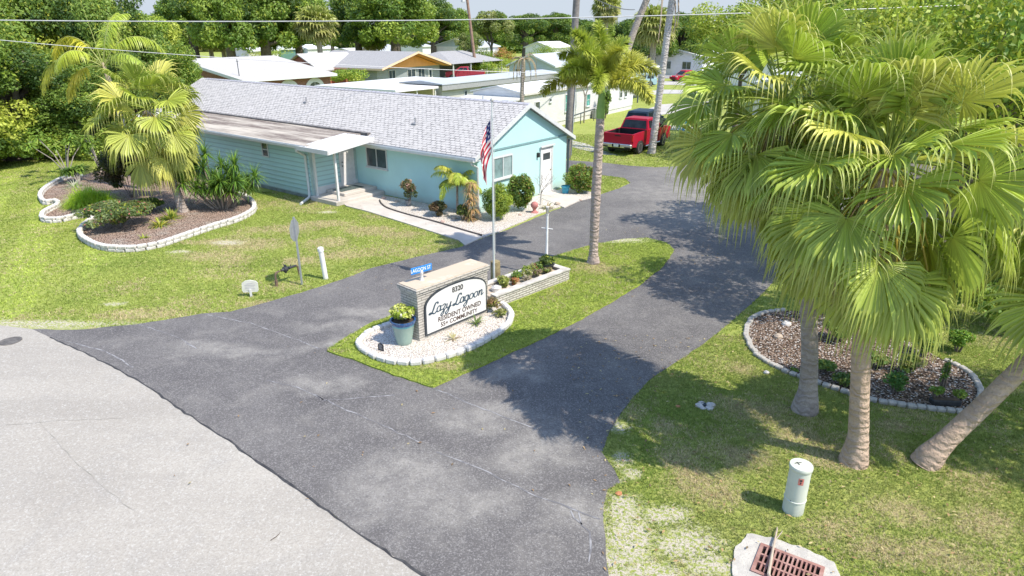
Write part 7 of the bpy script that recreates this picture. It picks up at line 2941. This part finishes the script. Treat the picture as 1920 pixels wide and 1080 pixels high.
HOUSE_FP = [tuple((house.matrix_basis @ Vector(p))[:2]) for p in ((-.05, -.05, 0), (HW + .05, -.05, 0), (HW + .05, HL, 0), (BX - .05, HL, 0), (BX - .05, BY0 - 1.8, 0), (-.05, BY0 - 1.9, 0))]
DRAIN_FP = [tuple((dr.matrix_basis @ Vector(p))[:2]) for p in ((-.25, .2, 0), (DW + .2, .2, 0), (DW + .2, -DD - .2, 0), (-.25, -DD - .2, 0))]
EXC = [ASPHALT_POLY, walk, FRONT_BED, LEFT_BED, RIGHT_BED, HOUSE_FP, DRAIN_FP, rp2]


def grass(name, label, x0, x1, y0, y1, dens, hgt, wid, only=None, z=0.0, green=None, keep=1.0, dry=.02, stripe=False):
    n = int((x1 - x0) * (y1 - y0) * dens)
    P = np.stack([rgg.uniform(x0, x1, n), rgg.uniform(y0, y1, n)], 1)
    c_ = P[:, 1] * math.cos(PITCH) + CAMH * math.sin(PITCH)
    ux = np.abs(P[:, 0]) / c_ * FPX
    m = ux < 1060
    P = P[m]
    if only is not None:
        m = pip(P, only) & ~pip(P, isl_bed_c)
        lx = [(pw.matrix_basis @ Vector(q))[:2] for q in ((0, -.05, 0), (PL, -.05, 0), (PL, 1, 0), (0, 1, 0))]
        m &= ~pip(P, lx)
    else:
        m = np.ones(len(P), bool)
        for e in EXC:
            m &= ~pip(P, e)
    P = P[m]
    bare = blobv(P, SAND) * 1.3 + blobv(P, DRY) * .25 + (vnoise(P, 1.9, 3) - .55) * .5
    m = rgg.uniform(size=len(P)) > np.clip(bare, 0, .97)
    P = P[m]
    n = len(P)
    B = 3
    az = rgg.uniform(0, 2 * PI, (n, B))
    ln = hgt * rgg.uniform(.5, 1.3, (n, B))
    out = rgg.uniform(.3, 1.2, (n, B)) * ln
    bx = P[:, None, 0] + rgg.uniform(-1, 1, (n, B)) * wid * 1.5
    by = P[:, None, 1] + rgg.uniform(-1, 1, (n, B)) * wid * 1.5
    sx, sy = -np.sin(az) * wid * .5, np.cos(az) * wid * .5
    v0 = np.stack([bx - sx, by - sy, np.full_like(bx, z)], -1)
    v1 = np.stack([bx + sx, by + sy, np.full_like(bx, z)], -1)
    v2 = np.stack([bx + np.cos(az) * out, by + np.sin(az) * out, z + ln], -1)
    V = np.stack([v0, v1, v2], 2).reshape(-1, 3)
    dryf = np.clip(blobv(P, DRY) * 1.1 + (vnoise(P, .9, 8) - .5) * 1.6 * keep + (vnoise(P, 4.5, 9) - .5) * .9 + dry, 0, 1)
    g1 = np.array(green or (.38, .44, .11))
    g2 = np.array([.23, .31, .06])
    st_ = np.array([.52, .44, .26])
    a = vnoise(P, 1.3, 5)[:, None]
    c = g1 * a + g2 * (1 - a)
    if stripe:
        c = c * (1 + .16 * np.sign(np.sin(P[:, 0] * 2.6 + P[:, 1] * 1.5)))[:, None]
    isd = (rgg.uniform(size=n) < dryf * .85)[:, None]
    c = np.where(isd, st_, c) * rgg.uniform(.7, 1.35, n)[:, None]
    T = np.repeat(c, B * 3, axis=0)
    T = T.reshape(n, B * 3, 3) * rgg.uniform(.65, 1.35, (n, B * 3, 1))
    o_ = npobj(name, V, np.arange(len(V)).reshape(-1, 3), BLADE, T.reshape(-1, 3))
    return tag(o_, label, 'grass', None, 'stuff')


grass('grass', 'worn grass of the right foreground verge', 1.0, 13, 6.6, 14.5, 1500, .035, .011, green=(.34, .36, .12), dry=.26)
grass('grass', 'grass behind the right palms', 3.5, 20, 14.5, 30, 260, .05, .02)
grass('grass', 'patchy grass between the drive and the teal house', -13, -.5, 15, 30, 620, .045, .016, dry=.14)
grass('grass', 'mown grass of the left lawn', -34, -13, 13, 38, 260, .045, .022, keep=.35, stripe=True, green=(.40, .48, .09))
grass('island_grass', 'grass of the narrow island round the sign', -5, 6.5, 11, 23, 900, .04, .014, only=ISL, z=.045, keep=.5)
grass('grass', 'grass verge around the parked pickup', 3, 18, 34, 48, 130, .06, .03, keep=.3)
grass('grass', 'small lawn tongue at the back corner of the teal house', 2.5, 8, 28, 34, 300, .05, .025, keep=.2)


# fallen leaves on the verge, in the beds and along the drive edge
rl = np.random.default_rng(91)
Pl = []
for (x0, x1, y0, y1, n) in ((1.2, 12, 6.8, 14.5, 900), (-12, -1, 17, 28, 300), (-6, 3, 8, 16, 60), (3, 8, 17, 24, 120)):
    Pl.append(np.stack([rl.uniform(x0, x1, n), rl.uniform(y0, y1, n)], 1))
Pl = np.concatenate(Pl)
n = len(Pl)
az = rl.uniform(0, 2 * PI, n)
ln = rl.uniform(.02, .05, n)
zz = np.where(pip(Pl, ASPHALT_POLY), .02, .045) + rl.uniform(0, .015, n)
dx, dy = np.cos(az) * ln, np.sin(az) * ln
o1 = np.stack([Pl[:, 0] - dx, Pl[:, 1] - dy, zz], 1)
o2 = np.stack([Pl[:, 0] + dy * .4, Pl[:, 1] - dx * .4, zz + .008], 1)
o3 = np.stack([Pl[:, 0] + dx, Pl[:, 1] + dy, zz], 1)
o4 = np.stack([Pl[:, 0] - dy * .4, Pl[:, 1] + dx * .4, zz + .008], 1)
V = np.stack([o1, o2, o3, o4], 1).reshape(-1, 3)
cl = np.array([(.40, .27, .14), (.30, .19, .10), (.50, .42, .22), (.24, .17, .11)])[rl.integers(0, 4, n)] * rl.uniform(.7, 1.2, n)[:, None]
tag(npobj('leaf_litter', V, np.arange(4 * n).reshape(-1, 4), DRYL, np.repeat(cl, 4, axis=0)), 'small fallen brown leaves scattered on grass and paving', 'leaf litter', None, 'stuff')
